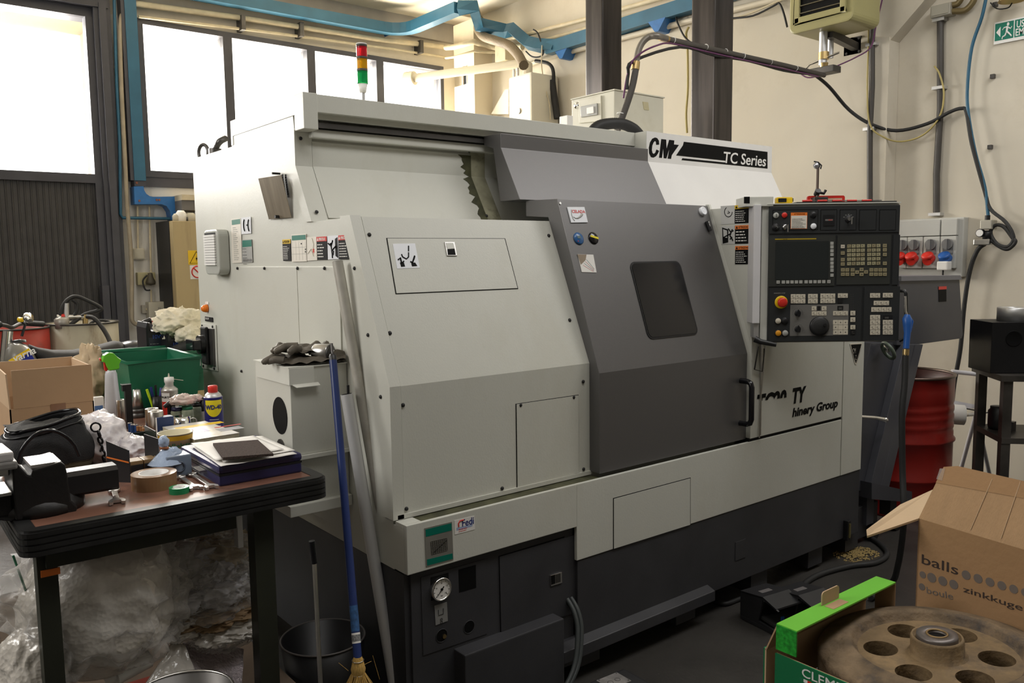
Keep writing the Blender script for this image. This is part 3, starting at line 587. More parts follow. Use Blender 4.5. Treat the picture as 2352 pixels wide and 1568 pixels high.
# dark strip + tan electrical cabinet at machine's far end
a = PY(8.0, 379, 510); b = PY(8.0, 396, 510); MB().box(a.x, b.x, 7.9, 8.3, 0.0, PY(8.0, 390, 508).z).build('trim_5', mat('black_post', (0.02, 0.02, 0.022), 0.5), kind='structure')
tan = mat('tan_cabinet', (0.46, 0.36, 0.19), 0.5, var=0.05, scale=3, stain=(0.22, 0.15, 0.08), samt=0.5, sscale=7, stretch=(1, 1, 0.12))
T = thing('electrical_cabinet', 'tan electrical cabinet with yellow hazard sign, half hidden by the lathe', 'cabinet', (2.9, 7.9, 0))
a = PY(7.8, 396, 507); cx1 = a.x + 0.9
MB().box(a.x, cx1, 7.8, 8.28, 0.0, a.z).build('body', tan, T, bevel=0.005)
Mh = fr((0, 7.799, 0), (1, 0, 0), (0, 0, 1))
p0 = PY(7.8, 433, 608); p1 = PY(7.8, 437, 575); hw = p1.z - p0.z
MB().box(p0.x, p0.x + hw * 1.15, p0.z, p1.z, 0, 0.002, Mh).build('hazard_sign', yellow, T)
MB().tube([(p0.x + 0.012, p0.z + 0.014, 0.003), (p0.x + hw * 1.1, p0.z + 0.014, 0.003), (p0.x + hw * 0.57, p1.z - 0.01, 0.003)], 0.004, 5, closed=True, M=Mh).build('triangle', ink, T)
MB().prism([(p0.x + hw * 0.6, p1.z - 0.05, 0.002), (p0.x + hw * 0.5, p0.z + 0.05, 0.002), (p0.x + hw * 0.56, p0.z + 0.05, 0.002), (p0.x + hw * 0.53, p0.z + 0.025, 0.002), (p0.x + hw * 0.64, p0.z + 0.062, 0.002), (p0.x + hw * 0.57, p0.z + 0.062, 0.002)], (0, 0, 0.002), Mh).build('bolt_symbol', ink, T)
p2 = PY(7.8, 435, 641)
MB().box(p0.x + 0.01, p0.x + hw * 1.15, p2.z, p0.z - 0.004, 0, 0.002, Mh).build('ban_sign', white, T)
cxs = p0.x + hw * 0.6; czs = (p2.z + p0.z) / 2; rr = (p0.z - p2.z) * 0.40
MB().ring((cxs, czs, 0.003), (0, 0, 1), rr, 0.006, 24, 6, Mh).build('ban_ring', red, T); MB().cyl((cxs - rr * 0.7, czs + rr * 0.7, 0.003), (cxs + rr * 0.7, czs - rr * 0.7, 0.003), 0.006, n=6, M=Mh).build('ban_bar', red, T)
# things on top of the tan cabinet
T = thing('parts_box', 'grey box on a shelf above the tan cabinet beside the blue duct', 'box', (2.9, 8.0, 2.0))
a = PY(7.95, 418, 482); b = PY(7.95, 470, 461); MB().box(a.x, b.x + 0.3, 7.95, 8.28, a.z, b.z).build('body', mat('grey_box', (0.16, 0.15, 0.14), 0.6), T); MB().box(a.x, b.x + 0.3, 7.93, 8.28, b.z, b.z + 0.05).build('lid', pipec, T)
zt_ = PY(7.8, 396, 507).z
for k, (u, w_, h_, mm) in enumerate(((405, 0.05, 0.07, bxm), (416, 0.07, 0.10, white), (428, 0.05, 0.05, darksteel), (438, 0.07, 0.08, bxm))):
    q = PY(7.9, u, 500); o = MB().lathe([(0, 0), (w_ * 0.7, 0), (w_ * 0.72, h_ * 0.7), (w_ * 0.4, h_), (0, h_)], (q.x, 7.9, zt_), n=12).build('small_can', mm)
    tag(o, ['short cream can at the left end of the tan cabinet top', 'bigger white can on the tan cabinet top', 'flat dark tin on the tan cabinet top', 'cream can next to the lathe on the tan cabinet top'][k], 'can', 'cans on the tan cabinet')
# ================================================================ THE LATHE
X0, X1 = 1.24, 3.85; YT = 2.07; YH = 2.141
def PF(M, u, v):
    """picture point -> local point on the plane of frame M"""
    o = Vector((0, 0, H)); r = ray(u, v); n = M.to_3x3().col[2]; p = M.translation
    t = (p - o).dot(n) / r.dot(n); return M.inverted() @ (o + r * t)
def poly(M, pts, t, m, parent, name='panel', z=0.0, label=None, bevel=0):
    q = [PF(M, u, v) for u, v in pts]
    return MB().prism([(p.x, p.y, z) for p in q], (0, 0, t), M).build(name, m, parent, bevel=bevel, label=label)
def rect(M, u0, v0, u1, v1, t, m, parent, name='panel', z=0.0, r=0, label=None, shear=0.0):
    """u0,v0 = lower-left corner, u1,v1 = upper-right corner in the picture"""
    a = PF(M, u0, v0); b = PF(M, u1, v1)
    mb = MB()
    if r: mb.rplate(M @ Matrix.Translation((0, 0, z)), b.x - a.x, b.y - a.y, t, r, a.x, a.y)
    else: mb.box(a.x, b.x, a.y, b.y, z, z + t, M)
    return mb.build(name, m, parent, label=label), a, b
L_ = thing('cnc_lathe', 'large beige and grey enclosed turning machine with dark base, centre of the workshop', 'machine', (2.5, 2.9, 0))
Fs = fr((X0, 0, 0), (0, -1, 0), XN)            # left side
Ff = fr((0, YT, 0), (1, 0, 0), XN)             # front skirt plane
Fh = fr((0, YH, 0), (1, 0, 0), XN)             # hood, vertical part
Fhs = fr((0, YH, 1.12), (1, 0, 0), (0, 0.214, 0.516))   # hood, slanted part
Fd = fr((0, 2.09, 0), (1, 0, 0), XN); Fds = fr((0, 2.09, 1.088), (1, 0, 0), (0, 0.217, 0.627))
Fg = fr((0, 2.6, 0), (1, 0, 0), XN)            # sign band
# body, left end
MB().profx([(2.15, 0.555), (2.15, 1.12), (2.36, 1.632), (2.635, 1.632), (2.752, 1.83), (2.752, 1.945), (2.76, 2.0), (3.35, 2.0), (3.35, 1.96), (3.84, 1.96), (3.84, 0.555)], X0 + 0.002, 3.83).build('body', beige, L_)
MB().profx([(2.69, 2.005), (2.69, 2.062), (3.35, 2.06), (3.35, 1.965), (3.33, 1.965), (3.33, 2.0), (2.75, 2.0)], X0, 2.866).build('top_cover', beige, L_)
# side sheets with visible folds
pan = PX(X0, 545, 612); 
for (ya, yb, za, zb) in ((pan.y, PX(X0, 684, 612).y + 0.002, 0.60, pan.z), (PX(X0, 684, 612).y - 0.002, 2.455, 0.60, pan.z)):
    MB().prism([(X0 - 0.004, ya, za), (X0 - 0.004, yb, za), (X0 - 0.004, yb if yb > 2.5 else 2.44, zb - 0.0), (X0 - 0.004, ya, zb)], (0.008, 0, 0)).build('side_panel', beige, L_, bevel=0.001)
MB().profx([(2.135, 0.713), (2.135, 1.122), (2.352, 1.64), (2.42, 1.64), (2.20, 1.12), (2.20, 0.713)], X0 - 0.006, 1.272).build('end_frame', beige, L_)
MB().profx([(2.63, 1.632), (2.742, 1.828), (2.742, 1.95), (2.80, 1.95), (2.80, 1.82), (2.68, 1.632)], X0 - 0.004, 1.30).build('end_frame', beige, L_)
# fascia rail
MB().box(X0 - 0.002, 1.29, 2.664, 2.74, 1.945, 2.066).build('fascia_end', beige, L_, bevel=0.002)
MB().box(1.29, 2.862, 2.668, 2.70, 2.004, 2.064).build('fascia', beige, L_, bevel=0.0015)
MB().box(1.29, 2.862, 2.690, 2.72, 1.985, 2.006).build('slide_rail', beige, L_)
MB().box(1.29, 2.862, 2.70, 2.76, 1.958, 1.975).build('slide_rail', darksteel, L_)
MB().box(1.29, 2.1, 2.715, 2.76, 1.925, 1.955).build('slide_rail', beige, L_, bevel=0.004)
# upper cover, left of door
MB().profx([(2.632, 1.645), (2.744, 1.83), (2.744, 1.915), (2.76, 1.915), (2.76, 1.82), (2.65, 1.645)], 1.302, 1.985).build('upper_cover', beige, L_)
grime = mat('oily_grime', (0.07, 0.07, 0.035), 0.5, var=0.5, scale=20)
def ygr(z_): return 2.632 + (z_ - 1.645) * 0.605 - 0.0015 if z_ < 1.83 else 2.7425
lft = []; n_ = 22
for i in range(n_ + 1):
    z_ = 1.65 + 0.262 * i / n_; lft.append((1.95 + 0.022 * noise.noise(Vector((i * 0.7, 3, 1))) * 2 + 0.012 * random.random() - 0.03 * max(0, (i - 17) / 5), ygr(z_), z_))
vs_ = []
for (x_, y_, z_) in lft: vs_ += [(x_, y_, z_), (1.987, y_, z_)]
MB().add(vs_, [(2 * i, 2 * i + 1, 2 * i + 3, 2 * i + 2) for i in range(n_)]).build('grime', grime, L_)
MB().profx([(2.637, 1.645), (2.748, 1.83), (2.748, 1.95), (2.76, 1.95), (2.76, 1.82), (2.65, 1.645)], 1.985, 2.06).build('upper_cover', mat('grimy_beige', (0.30, 0.29, 0.2), 0.5, var=0.5, scale=9, stain=(0.05, 0.05, 0.03), samt=0.9, sscale=10), L_)
# hood cover plates
hood = MB().profx([(YH, 0.725), (YH, 1.12), (2.355, 1.636), (2.60, 1.638), (2.60, 1.63), (2.36, 1.62), (2.16, 1.12), (2.16, 0.725)], 1.276, 2.07).build('hood_cover', beige, L_)
MB().box(1.25, 2.07, YH - 0.006, 2.17, 0.712, 0.726).build('hood_flange', beige, L_)
MB().box(1.3, 2.06, YH - 0.05, YH, 0.708, 0.709).build('tray_floor', grime, L_)
def screws(M, pts, r=0.0065):
    for u, v in pts:
        p = PF(M, u, v); MB().lathe([(r, 0), (r, 0.003), (r * 0.6, 0.0055), (0, 0.006)], (p.x, p.y, 0), n=10, M=M).build('screw', rubber, L_)
screws(Fhs, [(848, 539), (895, 765), (1260, 541), (1308, 735)]); screws(Fh, [(925, 930), (933, 1168), (1339, 876), (1340, 1077), (1153, 1121), (1317, 912), (1195, 930)])
screws(Fs @ Matrix.Translation((0, 0, 0.006)), [(546, 616), (608, 616), (684, 616), (746, 616), (815, 616), (846, 769), (875, 911), (555, 852)], 0.006)
Fu = fr((0, 2.744, 0), (1, 0, 0), XN); Fus = fr((0, 2.632, 1.645), (1, 0, 0), (0, 0.112, 0.185))
screws(Fu, [(690, 318), (1077, 347)]); screws(Fus, [(727, 487), (1117, 496)])
# hood hatch with latch and sticker
poly(Fhs, [(887, 546.5), (1160, 547.5), (1190, 663.5), (908.5, 675.5)], 0.0012, ink, L_, 'hatch_gap')
poly(Fhs, [(889, 548), (1158, 549), (1187.5, 662), (910, 674)], 0.003, beige, L_, 'hatch')
poly(Fhs @ Matrix.Translation((0, 0, 0.003)), [(1020, 556), (1043, 556), (1049, 588), (1026, 588)], 0.004, steel, L_, 'hatch_latch', bevel=0.001)
poly(Fhs @ Matrix.Translation((0, 0, 0.007)), [(1024, 558), (1041, 558), (1044, 571), (1027, 571)], 0.001, beige2, L_, 'hatch_latch')
poly(Fhs @ Matrix.Translation((0, 0, 0.007)), [(1027.5, 572), (1044, 571.5), (1046.5, 585), (1029, 585)], 0.001, ink, L_, 'hatch_latch')
Ft = Fhs @ Matrix.Translation((0, 0, 0.003)); ws = mat('white_label', (0.82, 0.84, 0.88), 0.3, var=0.01)
st, a, b = poly(Ft, [(902, 560), (953, 559), (964, 615), (912, 617)], 0.001, ws, L_, 'safety_label'), None, None
def strokes(M, segs, r, m, parent, name='symbol', z=0.0015):
    b = MB()
    for s in segs:
        p = [PF(M, *q) for q in s]; b.tube([Vector((k.x, k.y, z)) for k in p], r, 6, M=M)
    return b.build(name, m, parent)
strokes(Ft, [[(938, 565), (938, 577)], [(938, 580), (938, 590), (933, 595), (924, 590), (922, 584)]], 0.0022, ink, st)
strokes(Ft, [[(914, 597), (919, 592), (922, 604), (927, 600)], [(919, 592), (922, 604)], [(950, 596), (952, 588), (947, 603), (942, 601)]], 0.0028, ink, st)
poly(Ft, [(918, 603), (927, 603), (930, 612), (921, 613)], 0.0018, ink, st, 'symbol'); poly(Ft, [(944, 604), (953, 603), (958, 611), (946, 612)], 0.0018, ink, st, 'symbol')
# lower hatch on hood
poly(Fh, [(1184, 927), (1328.5, 906), (1329.5, 1086), (1186.5, 1120.5)], 0.0012, ink, L_, 'hatch_gap')
poly(Fh, [(1185.5, 928), (1327.5, 907.5), (1328.5, 1085), (1188, 1119)], 0.003, beige, L_, 'hatch')
# skirt and tray
zs0, zs1 = 0.56, 0.437; xn = PF(Ff, 1325, 1230).x
tw = beige
MB().box(X0, xn, YT, YT + 0.014, zs0, 0.712).build('skirt', tw, L_, bevel=0.002)
MB().box(xn, 3.66, YT, YT + 0.014, zs1, 0.712).build('skirt', tw, L_, bevel=0.002)
MB().box(X0, X0 + 0.02, YT + 0.0145, YH + 0.008, zs0, 0.6985).build('skirt_end', tw, L_)
MB().box(X0 + 0.0, X0 + 0.06, YT + 0.0145, YH - 0.008, 0.699, 0.7115).build('tray_corner', tw, L_)
MB().box(X0 + 0.02, 3.66, YT + 0.014, YH, 0.60, 0.66).build('tray_trough', ink, L_)
poly(Ff, [(1408, 1143.5), (1586, 1096), (1586, 1205), (1408, 1261)], 0.0008, ink, L_, 'hatch_gap'); poly(Ff, [(1409.5, 1145), (1584.5, 1098), (1584.5, 1204.5), (1409.5, 1259.5)], 0.002, beige, L_, 'hatch')
# right-hand fixed front
zr = 1.70
MB().profx([(YT, 0.725), (YT, zr), (2.46, zr), (2.46, 0.725)], 2.935, 3.66).build('front_panel', beige, L_, bevel=0.002)
MB().box(2.93, 3.66, YT + 0.004, 2.3, 0.70, 0.727).build('panel_gap', ink, L_)
MB().profx([(YT - 0.001, zs1), (YT - 0.001, zr), (2.46, zr), (2.46, zs1)], 3.664, X1).build('corner_column', beige, L_, bevel=0.002)
# strip on the corner of the fixed front
MB().tube([(2.992, YT - 0.008, 0.735), (2.992, YT - 0.008, 1.2)], 0.005, 8).build('drain_tube', steel, L_)
# sign band and the white slanted cover under it
MB().profx([(2.598, 1.928), (2.598, 2.064), (3.30, 2.064), (3.30, 1.7), (2.48, 1.7)], 2.866, 3.832).build('sign_cover', warm_white, L_)
MB().box(2.863, 2.867, 2.60, 2.70, 1.93, 2.063).build('seam', beige, L_)
MB().prism([PF(Fg, 1705, 331) , PF(Fg, 1706.5, 331), PF(Fg, 1715, 391), PF(Fg, 1713.5, 391)], (0, 0, 0.0006), Fg).build('seam', panelgrey, L_)
def kk(k, *p): return [k(*q) for q in p]
def K(ox, oy, s): return lambda X, Y: (ox + X / s, oy + Y / s)
k4 = K(1300, 0, 3.7333)
Fg1 = Fg @ Matrix.Translation((0, 0, 0.002))
band = [(1010, 1215), (1727, 1302), (1727, 1445), (990, 1372), (998, 1356), (1368, 1393), (1372, 1378), (944, 1332), (1003, 1245)]
sg = poly(Fg1, [k4(*p) for p in band], 0.001, ink, L_, 'name_band')
kz_ = K(1460, 280, 3.953)
C_o = [(213, 205), (210, 170), (195, 147), (175, 141), (150, 152), (130, 185), (119, 235), (122, 285), (138, 318), (160, 324), (185, 310), (202, 285), (212, 262), (188, 250), (178, 278), (165, 290), (152, 282), (146, 255), (150, 215), (162, 185), (175, 172), (184, 182), (186, 208)]
poly(Fg1, kk(kz_, *C_o), 0.001, ink, L_, 'logo_letter')
poly(Fg1, kk(kz_, (212, 324), (232, 155), (276, 160), (280, 245), (304, 162), (350, 168), (347, 204), (392, 209), (328, 300), (320, 335), (290, 332), (306, 240), (278, 331), (254, 328), (250, 235), (238, 326)), 0.001, ink, L_, 'logo_letter')
fit('TC Series', Fg1, k4(1350, 1394), k4(1712, 1426), k4(1362, 1300), warm_white, sg, z=0.0012, shear=0.12, bold=0.012)
# door
dm = doorgrey
dr = MB().profx([(2.09, 0.722), (2.09, 1.088), (2.307, 1.715), (2.49, 1.720), (2.49, 1.66), (2.36, 1.65), (2.16, 1.12), (2.16, 0.722)], 2.062, 2.932).build('sliding_door', dm, L_, bevel=0.002)
MB().prism([(2.934, YT - 0.002, 1.06), (2.934, 2.09, 1.12), (2.934, 2.318, 1.72), (2.934, 2.30, 1.72), (2.934, 2.072, 1.12)], (0.012, 0, 0)).build('door_trim', beige2, L_)
MB().profx([(2.475, 1.722), (2.59, 1.928), (2.59, 1.984), (2.70, 1.985), (2.70, 1.95), (2.64, 1.93), (2.60, 1.722)], 2.022, 2.866).build('upper_door', dm, L_, bevel=0.002)
# door window, rounded, behind a gasket
a = PF(Fds, 1492, 780); b = PF(Fds, 1604, 768); c_ = PF(Fds, 1441, 601); d_ = PF(Fds, 1560, 600)
wx0 = (a.x + c_.x) / 2; wx1 = (b.x + d_.x) / 2; wy0 = (a.y + b.y) / 2; wy1 = (c_.y + d_.y) / 2
MB().rplate(Fds, wx1 - wx0, wy1 - wy0, 0.003, 0.028, wx0, wy0, k=6).build('window_gasket', black, dr)
MB().rplate(Fds @ Matrix.Translation((0, 0, 0.003)), wx1 - wx0 - 0.014, wy1 - wy0 - 0.014, 0.0015, 0.022, wx0 + 0.007, wy0 + 0.007, k=6).build('window_glass', blackgloss, dr)
p = PF(Fd, 1701, 874); q = PF(Fd, 1700, 971); hx_ = p.x
MB().tube([Vector((hx_, 2.09, p.y)), Vector((hx_, 2.055, p.y)), Vector((hx_, 2.040, p.y - 0.006)), Vector((hx_, 2.034, p.y - 0.022)), Vector((hx_, 2.034, q.y + 0.022)), Vector((hx_, 2.040, q.y + 0.006)), Vector((hx_, 2.055, q.y)), Vector((hx_, 2.09, q.y))], 0.0115, 12).build('door_handle', blackgloss, dr)
p = PF(Fds, 1286, 467); MB().cyl((p.x, p.y, 0), (p.x, p.y, 0.003), 0.005, M=Fds, n=10).build('door_bolt', steel, dr)
# warning labels, on the return of the fixed front
Fr = fr((2.934, 0, 0), (0, -1, 0), XN)
wl = mat('label_silver', (0.55, 0.55, 0.53), 0.4, var=0.02)
def wlabel(M, q, hdr, col, rows, parent=L_, tcol=None, hfrac=0.2, name='warning_label', tsz=None, bodycol=None):
    """q = pixel corners TL, TR, BR, BL"""
    P = [PF(M, *k) for k in q]; x0 = (P[0].x + P[3].x) / 2; x1 = (P[1].x + P[2].x) / 2; y0 = (P[2].y + P[3].y) / 2; y1 = (P[0].y + P[1].y) / 2
    M2 = M @ Matrix.Translation((x0, y0, 0)); w_, h_ = x1 - x0, y1 - y0
    o = MB().box(0, w_, 0, h_, 0, 0.001, M2).build(name, bodycol or ink, parent)
    MB().box(0, w_, h_ * (1 - hfrac), h_, 0.001, 0.0014, M2).build('label_header', col, o)
    if hdr: text(hdr, M2, h_ * hfrac * 0.8, tcol or ink, o, x=w_ * 0.24, y=h_ * (1 - hfrac * 0.8), z=0.0014, t=0.0003, sx=w_ * 0.72 / max(1e-6, h_ * hfrac * 0.8 * 0.68 * len(hdr)), bold=0.02)
    MB().prism([(w_ * 0.04, h_ * (1 - hfrac * 0.85), 0.0014), (w_ * 0.2, h_ * (1 - hfrac * 0.85), 0.0014), (w_ * 0.12, h_ * (1 - hfrac * 0.12), 0.0014)], (0, 0, 0.0003), M2).build('alert_triangle', tcol or ink, o)
    if rows: lines(M2, w_ * 0.06, h_ * (1 - hfrac - 0.12), w_ * 0.8, rows, h_ * (1 - hfrac - 0.15) / rows, paper if bodycol is None else ink, o, z=0.001)
    return o, M2, w_, h_
k3 = K(1252, 420, 4.48)
def face(M, q, m, name='warning_label', parent=L_, t=0.001): return poly(M, q, t, m, parent, name)
lb = face(Fr, kk(k3, (1808, 238), (1952, 230), (1955, 418), (1812, 428)), wl)
strokes(Fr, [kk(k3, *[(1888 + 40 * math.cos(q / 6 * PI), 298 + 52 * math.sin(q / 6 * PI)) for q in range(9)]), kk(k3, (1885, 290), (1905, 305), (1880, 312))], 0.0016, ink, lb)
wlabel(Fr, kk(k3, (1950, 230), (2106, 222), (2106, 412), (1955, 418)), 'PRECAUZIONE', yellow, 6)
lb = face(Fr, kk(k3, (1815, 445), (1952, 440), (1955, 628), (1815, 630)), wl)
strokes(Fr, [kk(k3, (1920, 495), (1905, 545), (1925, 560), (1905, 580)), kk(k3, (1905, 545), (1922, 570), (1935, 595)), kk(k3, (1888, 470), (1912, 505), (1940, 490)), kk(k3, (1840, 560), (1915, 520))], 0.0028, ink, lb)
strokes(Fr, [kk(k3, (1925, 482), (1927, 486))], 0.005, ink, lb)
face(Fr @ Matrix.Translation((0, 0, 0.001)), kk(k3, (1822, 458), (1885, 478), (1885, 612), (1828, 625)), ink, 'door_symbol', lb, 0.0004)
face(Fr @ Matrix.Translation((0, 0, 0.0014)), kk(k3, (1832, 475), (1872, 490), (1874, 565), (1836, 560)), wl, 'door_symbol', lb, 0.0004)
wlabel(Fr, kk(k3, (1955, 438), (2106, 432), (2106, 622), (1957, 628)), 'ATTENZIONE', orange, 4)
wlabel(Fr, kk(k3, (1955, 650), (2108, 645), (2108, 835), (1957, 838)), 'ATTENZIONE', orange, 6)
# model lettering, worn at its left
def tpos(M, u, v): p = PF(M, u, v); return p.x, p.y
k5 = K(1640, 760, 5.226)
def wtext(s, px0, px1, pt, worn, sh=0.18, bold=0.045):
    """black letters between two baseline points, cut where the print has worn away"""
    a = PF(Ff, *px0); b = PF(Ff, *px1); tp = PF(Ff, *pt)
    hgt = (tp.y - a.y)
    o = text(s, Ff, hgt * 1.38, ink, L_, x=a.x, y=a.y, z=0.001, sx=1.0, shear=sh, bold=bold)
    me = o.data; w0 = max(v.co.x for v in me.vertices) - min(v.co.x for v in me.vertices); k_ = (b.x - a.x) / w0; x0 = min(v.co.x for v in me.vertices)
    for v in me.vertices: v.co.x = x0 + (v.co.x - x0) * k_
    if worn is not None:
        bm = bmesh.new(); bm.from_mesh(me); off = WM[L_.name].translation
        for (p0, p1) in worn:
            A = Vector((PF(Ff, *p0).x, YT, PF(Ff, *p0).y)) - off; B = Vector((PF(Ff, *p1).x, YT, PF(Ff, *p1).y)) - off
            d = (B - A).normalized(); nn = Vector((-d.z, 0, d.x))
            bmesh.ops.bisect_plane(bm, geom=bm.verts[:] + bm.edges[:] + bm.faces[:], plane_co=A, plane_no=nn, clear_inner=True)
        bm.to_mesh(me); bm.free()
    return o
wtext('TY', k5(930, 868), k5(1092, 845), k5(930, 690), None)
wtext('TC20', k5(500, 965), k5(855, 885), k5(500, 770), [(k5(490, 845), k5(880, 795))])
wtext('hinery Group', k5(935, 1030), k5(1480, 905), k5(935, 925), None, bold=0.03)
# triangular badge
poly(Ff, kk(k5, (1624, 155), (1636, 148), (1766, 143), (1774, 156), (1706, 398), (1695, 405), (1685, 398)), 0.003, chrome, L_, 'badge_rim', bevel=0.0008)
bd = poly(Ff, kk(k5, (1638, 163), (1762, 155), (1695, 385)), 0.004, ink, L_, 'badge')
a = PF(Ff, *k5(1650, 268)); text('CM', Ff, 0.034, chrome, bd, x=a.x, y=a.y, z=0.004, sx=0.62, bold=0.01); a = PF(Ff, *k5(1680, 345)); text('Z', Ff, 0.032, chrome, bd, x=a.x, y=a.y, z=0.004, sx=0.75, bold=0.01)
# ------------------------------------------------ base
MB().box(1.27, 3.80, 2.12, 3.78, 0.09, 0.56).build('base', basegrey, L_)
MB().box(X0 + 0.004, 1.27, 2.10, 3.80, 0.09, 0.552).build('base_side', basegrey, L_)
MB().box(1.262, xn, 2.09, 2.13, 0.05, 0.557).build('base_cabinet', basegrey, L_, bevel=0.002)
MB().box(xn + 0.006, X1, 2.074, 2.13, 0.115, zs1 - 0.004).build('base_front', basegrey, L_, bevel=0.002)
k2 = K(860, 1150, 3.752)
Fb = fr((0, 2.09, 0), (1, 0, 0), XN)
lipz = PY(2.03, *k2(1900, 1195)).z
a = PY(2.035, *k2(1635, 1320)); b = PY(2.035, 1643, 1361)
MB().profx([(2.074, a.z + 0.018), (2.035, a.z + 0.004), (2.035, a.z - 0.038), (2.10, a.z - 0.038), (2.10, a.z + 0.018)], a.x, b.x).build('base_ledge', basegrey, L_, bevel=0.003)
# coolant tank front
a = PY(2.03, *k2(780, 1328)); b = PY(2.03, *k2(1635, 1018))
MB().box(a.x, b.x, 2.03, 2.12, 0.02, (a.z + b.z) / 2).build('coolant_tank', basegrey, L_, bevel=0.004)
poly(Fb, kk(k2, (398, 658), (952, 498), (970, 1140), (418, 1330)), 0.0025, basegrey, L_, 'instrument_plate')
poly(Fb, kk(k2, (1070, 475), (1635, 305), (1640, 985), (1085, 1165)), 0.0015, ink, L_, 'cabinet_gap')
cdr = poly(Fb, kk(k2, (1073, 480), (1740, 285), (1722, 960), (1088, 1155)), 0.004, basegrey, L_, 'cabinet_door')
poly(Fb @ Matrix.Translation((0, 0, 0.004)), kk(k2, (1512, 640), (1610, 610), (1613, 702), (1516, 732)), 0.004, chrome, cdr, 'door_latch', bevel=0.001)
poly(Fb @ Matrix.Translation((0, 0, 0.008)), kk(k2, (1521, 645), (1555, 635), (1557, 712), (1524, 722)), 0.0008, ink, cdr, 'door_latch')
poly(Fb @ Matrix.Translation((0, 0, 0.008)), kk(k2, (1560, 635), (1602, 622), (1604, 696), (1562, 710)), 0.001, darksteel, cdr, 'door_latch')
Fb2 = Fb @ Matrix.Translation((0, 0, 0.0025))
for q in ([(483, 660), (638, 618), (643, 818), (488, 860)], [(723, 592), (873, 550), (876, 748), (730, 790)]): poly(Fb2, kk(k2, *q), 0.0006, ink, L_, 'opening')
g = PF(Fb2, *k2(563, 752)); ga = MB(); Mg = Fb2 @ Matrix.Translation((g.x, g.y, 0))
gr_ = 0.037
MB().lathe([(gr_, 0), (gr_, 0.012), (gr_ * 0.9, 0.016), (gr_ * 0.86, 0.010)], M=Mg, n=32).build('gauge_rim', chrome, L_)
gf = MB().cyl((0, 0, 0), (0, 0, 0.011), gr_ * 0.88, n=32, M=Mg).build('gauge_face', paper, L_)
mk = MB()
for i in range(33):
    an = math.radians(225 - i * 270 / 32); l_ = 0.82 if i % 4 else 0.72
    mk.tube([Vector((math.cos(an) * gr_ * l_ * 0.95, math.sin(an) * gr_ * l_ * 0.95, 0.0112)), Vector((math.cos(an) * gr_ * 0.83, math.sin(an) * gr_ * 0.83, 0.0112))], 0.0004 if i % 4 else 0.0007, 4, M=Mg)
mk.build('gauge_scale', ink, gf)
for i, s in enumerate(('0', '4', '8', '12', '16')):
    an = math.radians(225 - i * 67.5); text(s, Mg, 0.008, ink, gf, x=math.cos(an) * gr_ * 0.55, y=math.sin(an) * gr_ * 0.55 - 0.003, z=0.0112, t=0.0003, align='CENTER')
text('bar', Mg, 0.006, ink, gf, x=0, y=-0.022, z=0.0112, t=0.0003, align='CENTER')
MB().prism([(-0.021, -0.0225, 0.012), (0.0065, 0.009, 0.012), (0.009, 0.0065, 0.012)], (0, 0, 0.001), Mg).build('gauge_needle', ink, gf); MB().cyl((0.0, 0.0, 0.011), (0, 0, 0.014), 0.004, M=Mg).build('gauge_needle', ink, gf)
pl_ = poly(Fb2, kk(k2, (515, 902), (622, 870), (630, 1032), (525, 1070)), 0.002, mat('plate_alu', (0.30, 0.30, 0.29), 0.4, 0.3), L_, 'instruction_plate')
g = PF(Fb2, *k2(572, 960)); mk = MB(); mk.tube([Vector((g.x - 0.010, g.y + 0.012, 0.003)), Vector((g.x - 0.010, g.y - 0.006, 0.003)), Vector((g.x + 0.008, g.y - 0.006, 0.003)), Vector((g.x + 0.008, g.y + 0.012, 0.003))], 0.0007, 4, M=Fb2); mk.ring((g.x, g.y - 0.022, 0.003), (0, 0, 1), 0.004, 0.0006, 10, 4, Fb2); mk.ring((g.x, g.y - 0.031, 0.003), (0, 0, 1), 0.004, 0.0006, 10, 4, Fb2); mk.build('plate_symbol', ink, pl_)
for (X, Y, r_) in ((579, 1160, 0.021), (815, 1085, 0.021)):
    g = PF(Fb2, *k2(X, Y)); MB().ring((g.x, g.y, 0.0005), (0, 0, 1), r_, 0.0012, 24, 5, Fb2).build('hole_rim', basegrey, L_); MB().cyl((g.x, g.y, 0), (g.x, g.y, 0.0006), r_, n=24, M=Fb2).build('hole', ink, L_)
g = PF(Fb2, *k2(600, 1165)); MB().cyl((g.x, g.y, 0.0006), (g.x, g.y, 0.004), 0.007, M=Fb2, n=12).build('valve_stub', brass, L_)
# cables out of the base
T = thing('power_cable', 'pair of thick grey cables drooping from the machine base to the floor', 'cable', (1.9, 2.05, 0))
for dx in (0, 0.018):
    MB().tube(smooth_path([Vector((1.90 + dx, 2.09, 0.30)), Vector((1.90 + dx, 2.052, 0.26)), Vector((1.885 + dx, 2.02, 0.20)), Vector((1.83 + dx, 1.985, 0.10)), Vector((1.72 + dx, 1.965, 0.03)), Vector((1.62 + dx, 1.98, 0.015)), Vector((1.5 + dx, 2.04, 0.012))], 5), 0.0085, 8).build('sheath', mat('cable_grey', (0.045, 0.052, 0.052), 0.5), T)
for px_ in (1.95, 2.5, 3.0, 3.45, 3.78): MB().box(px_, px_ + 0.12, 2.10, 2.3, 0.02, 0.115).build('levelling_foot', basegrey, L_)
for px_ in (1.3, 1.7): MB().box(px_, px_ + 0.12, 2.2, 2.4, 0.0, 0.09).build('levelling_foot', basegrey, L_)
for px_ in (1.3, 2.5, 3.6): MB().cyl((px_, 3.6, 0), (px_, 3.6, 0.1), 0.06).build('levelling_foot', basegrey, L_)
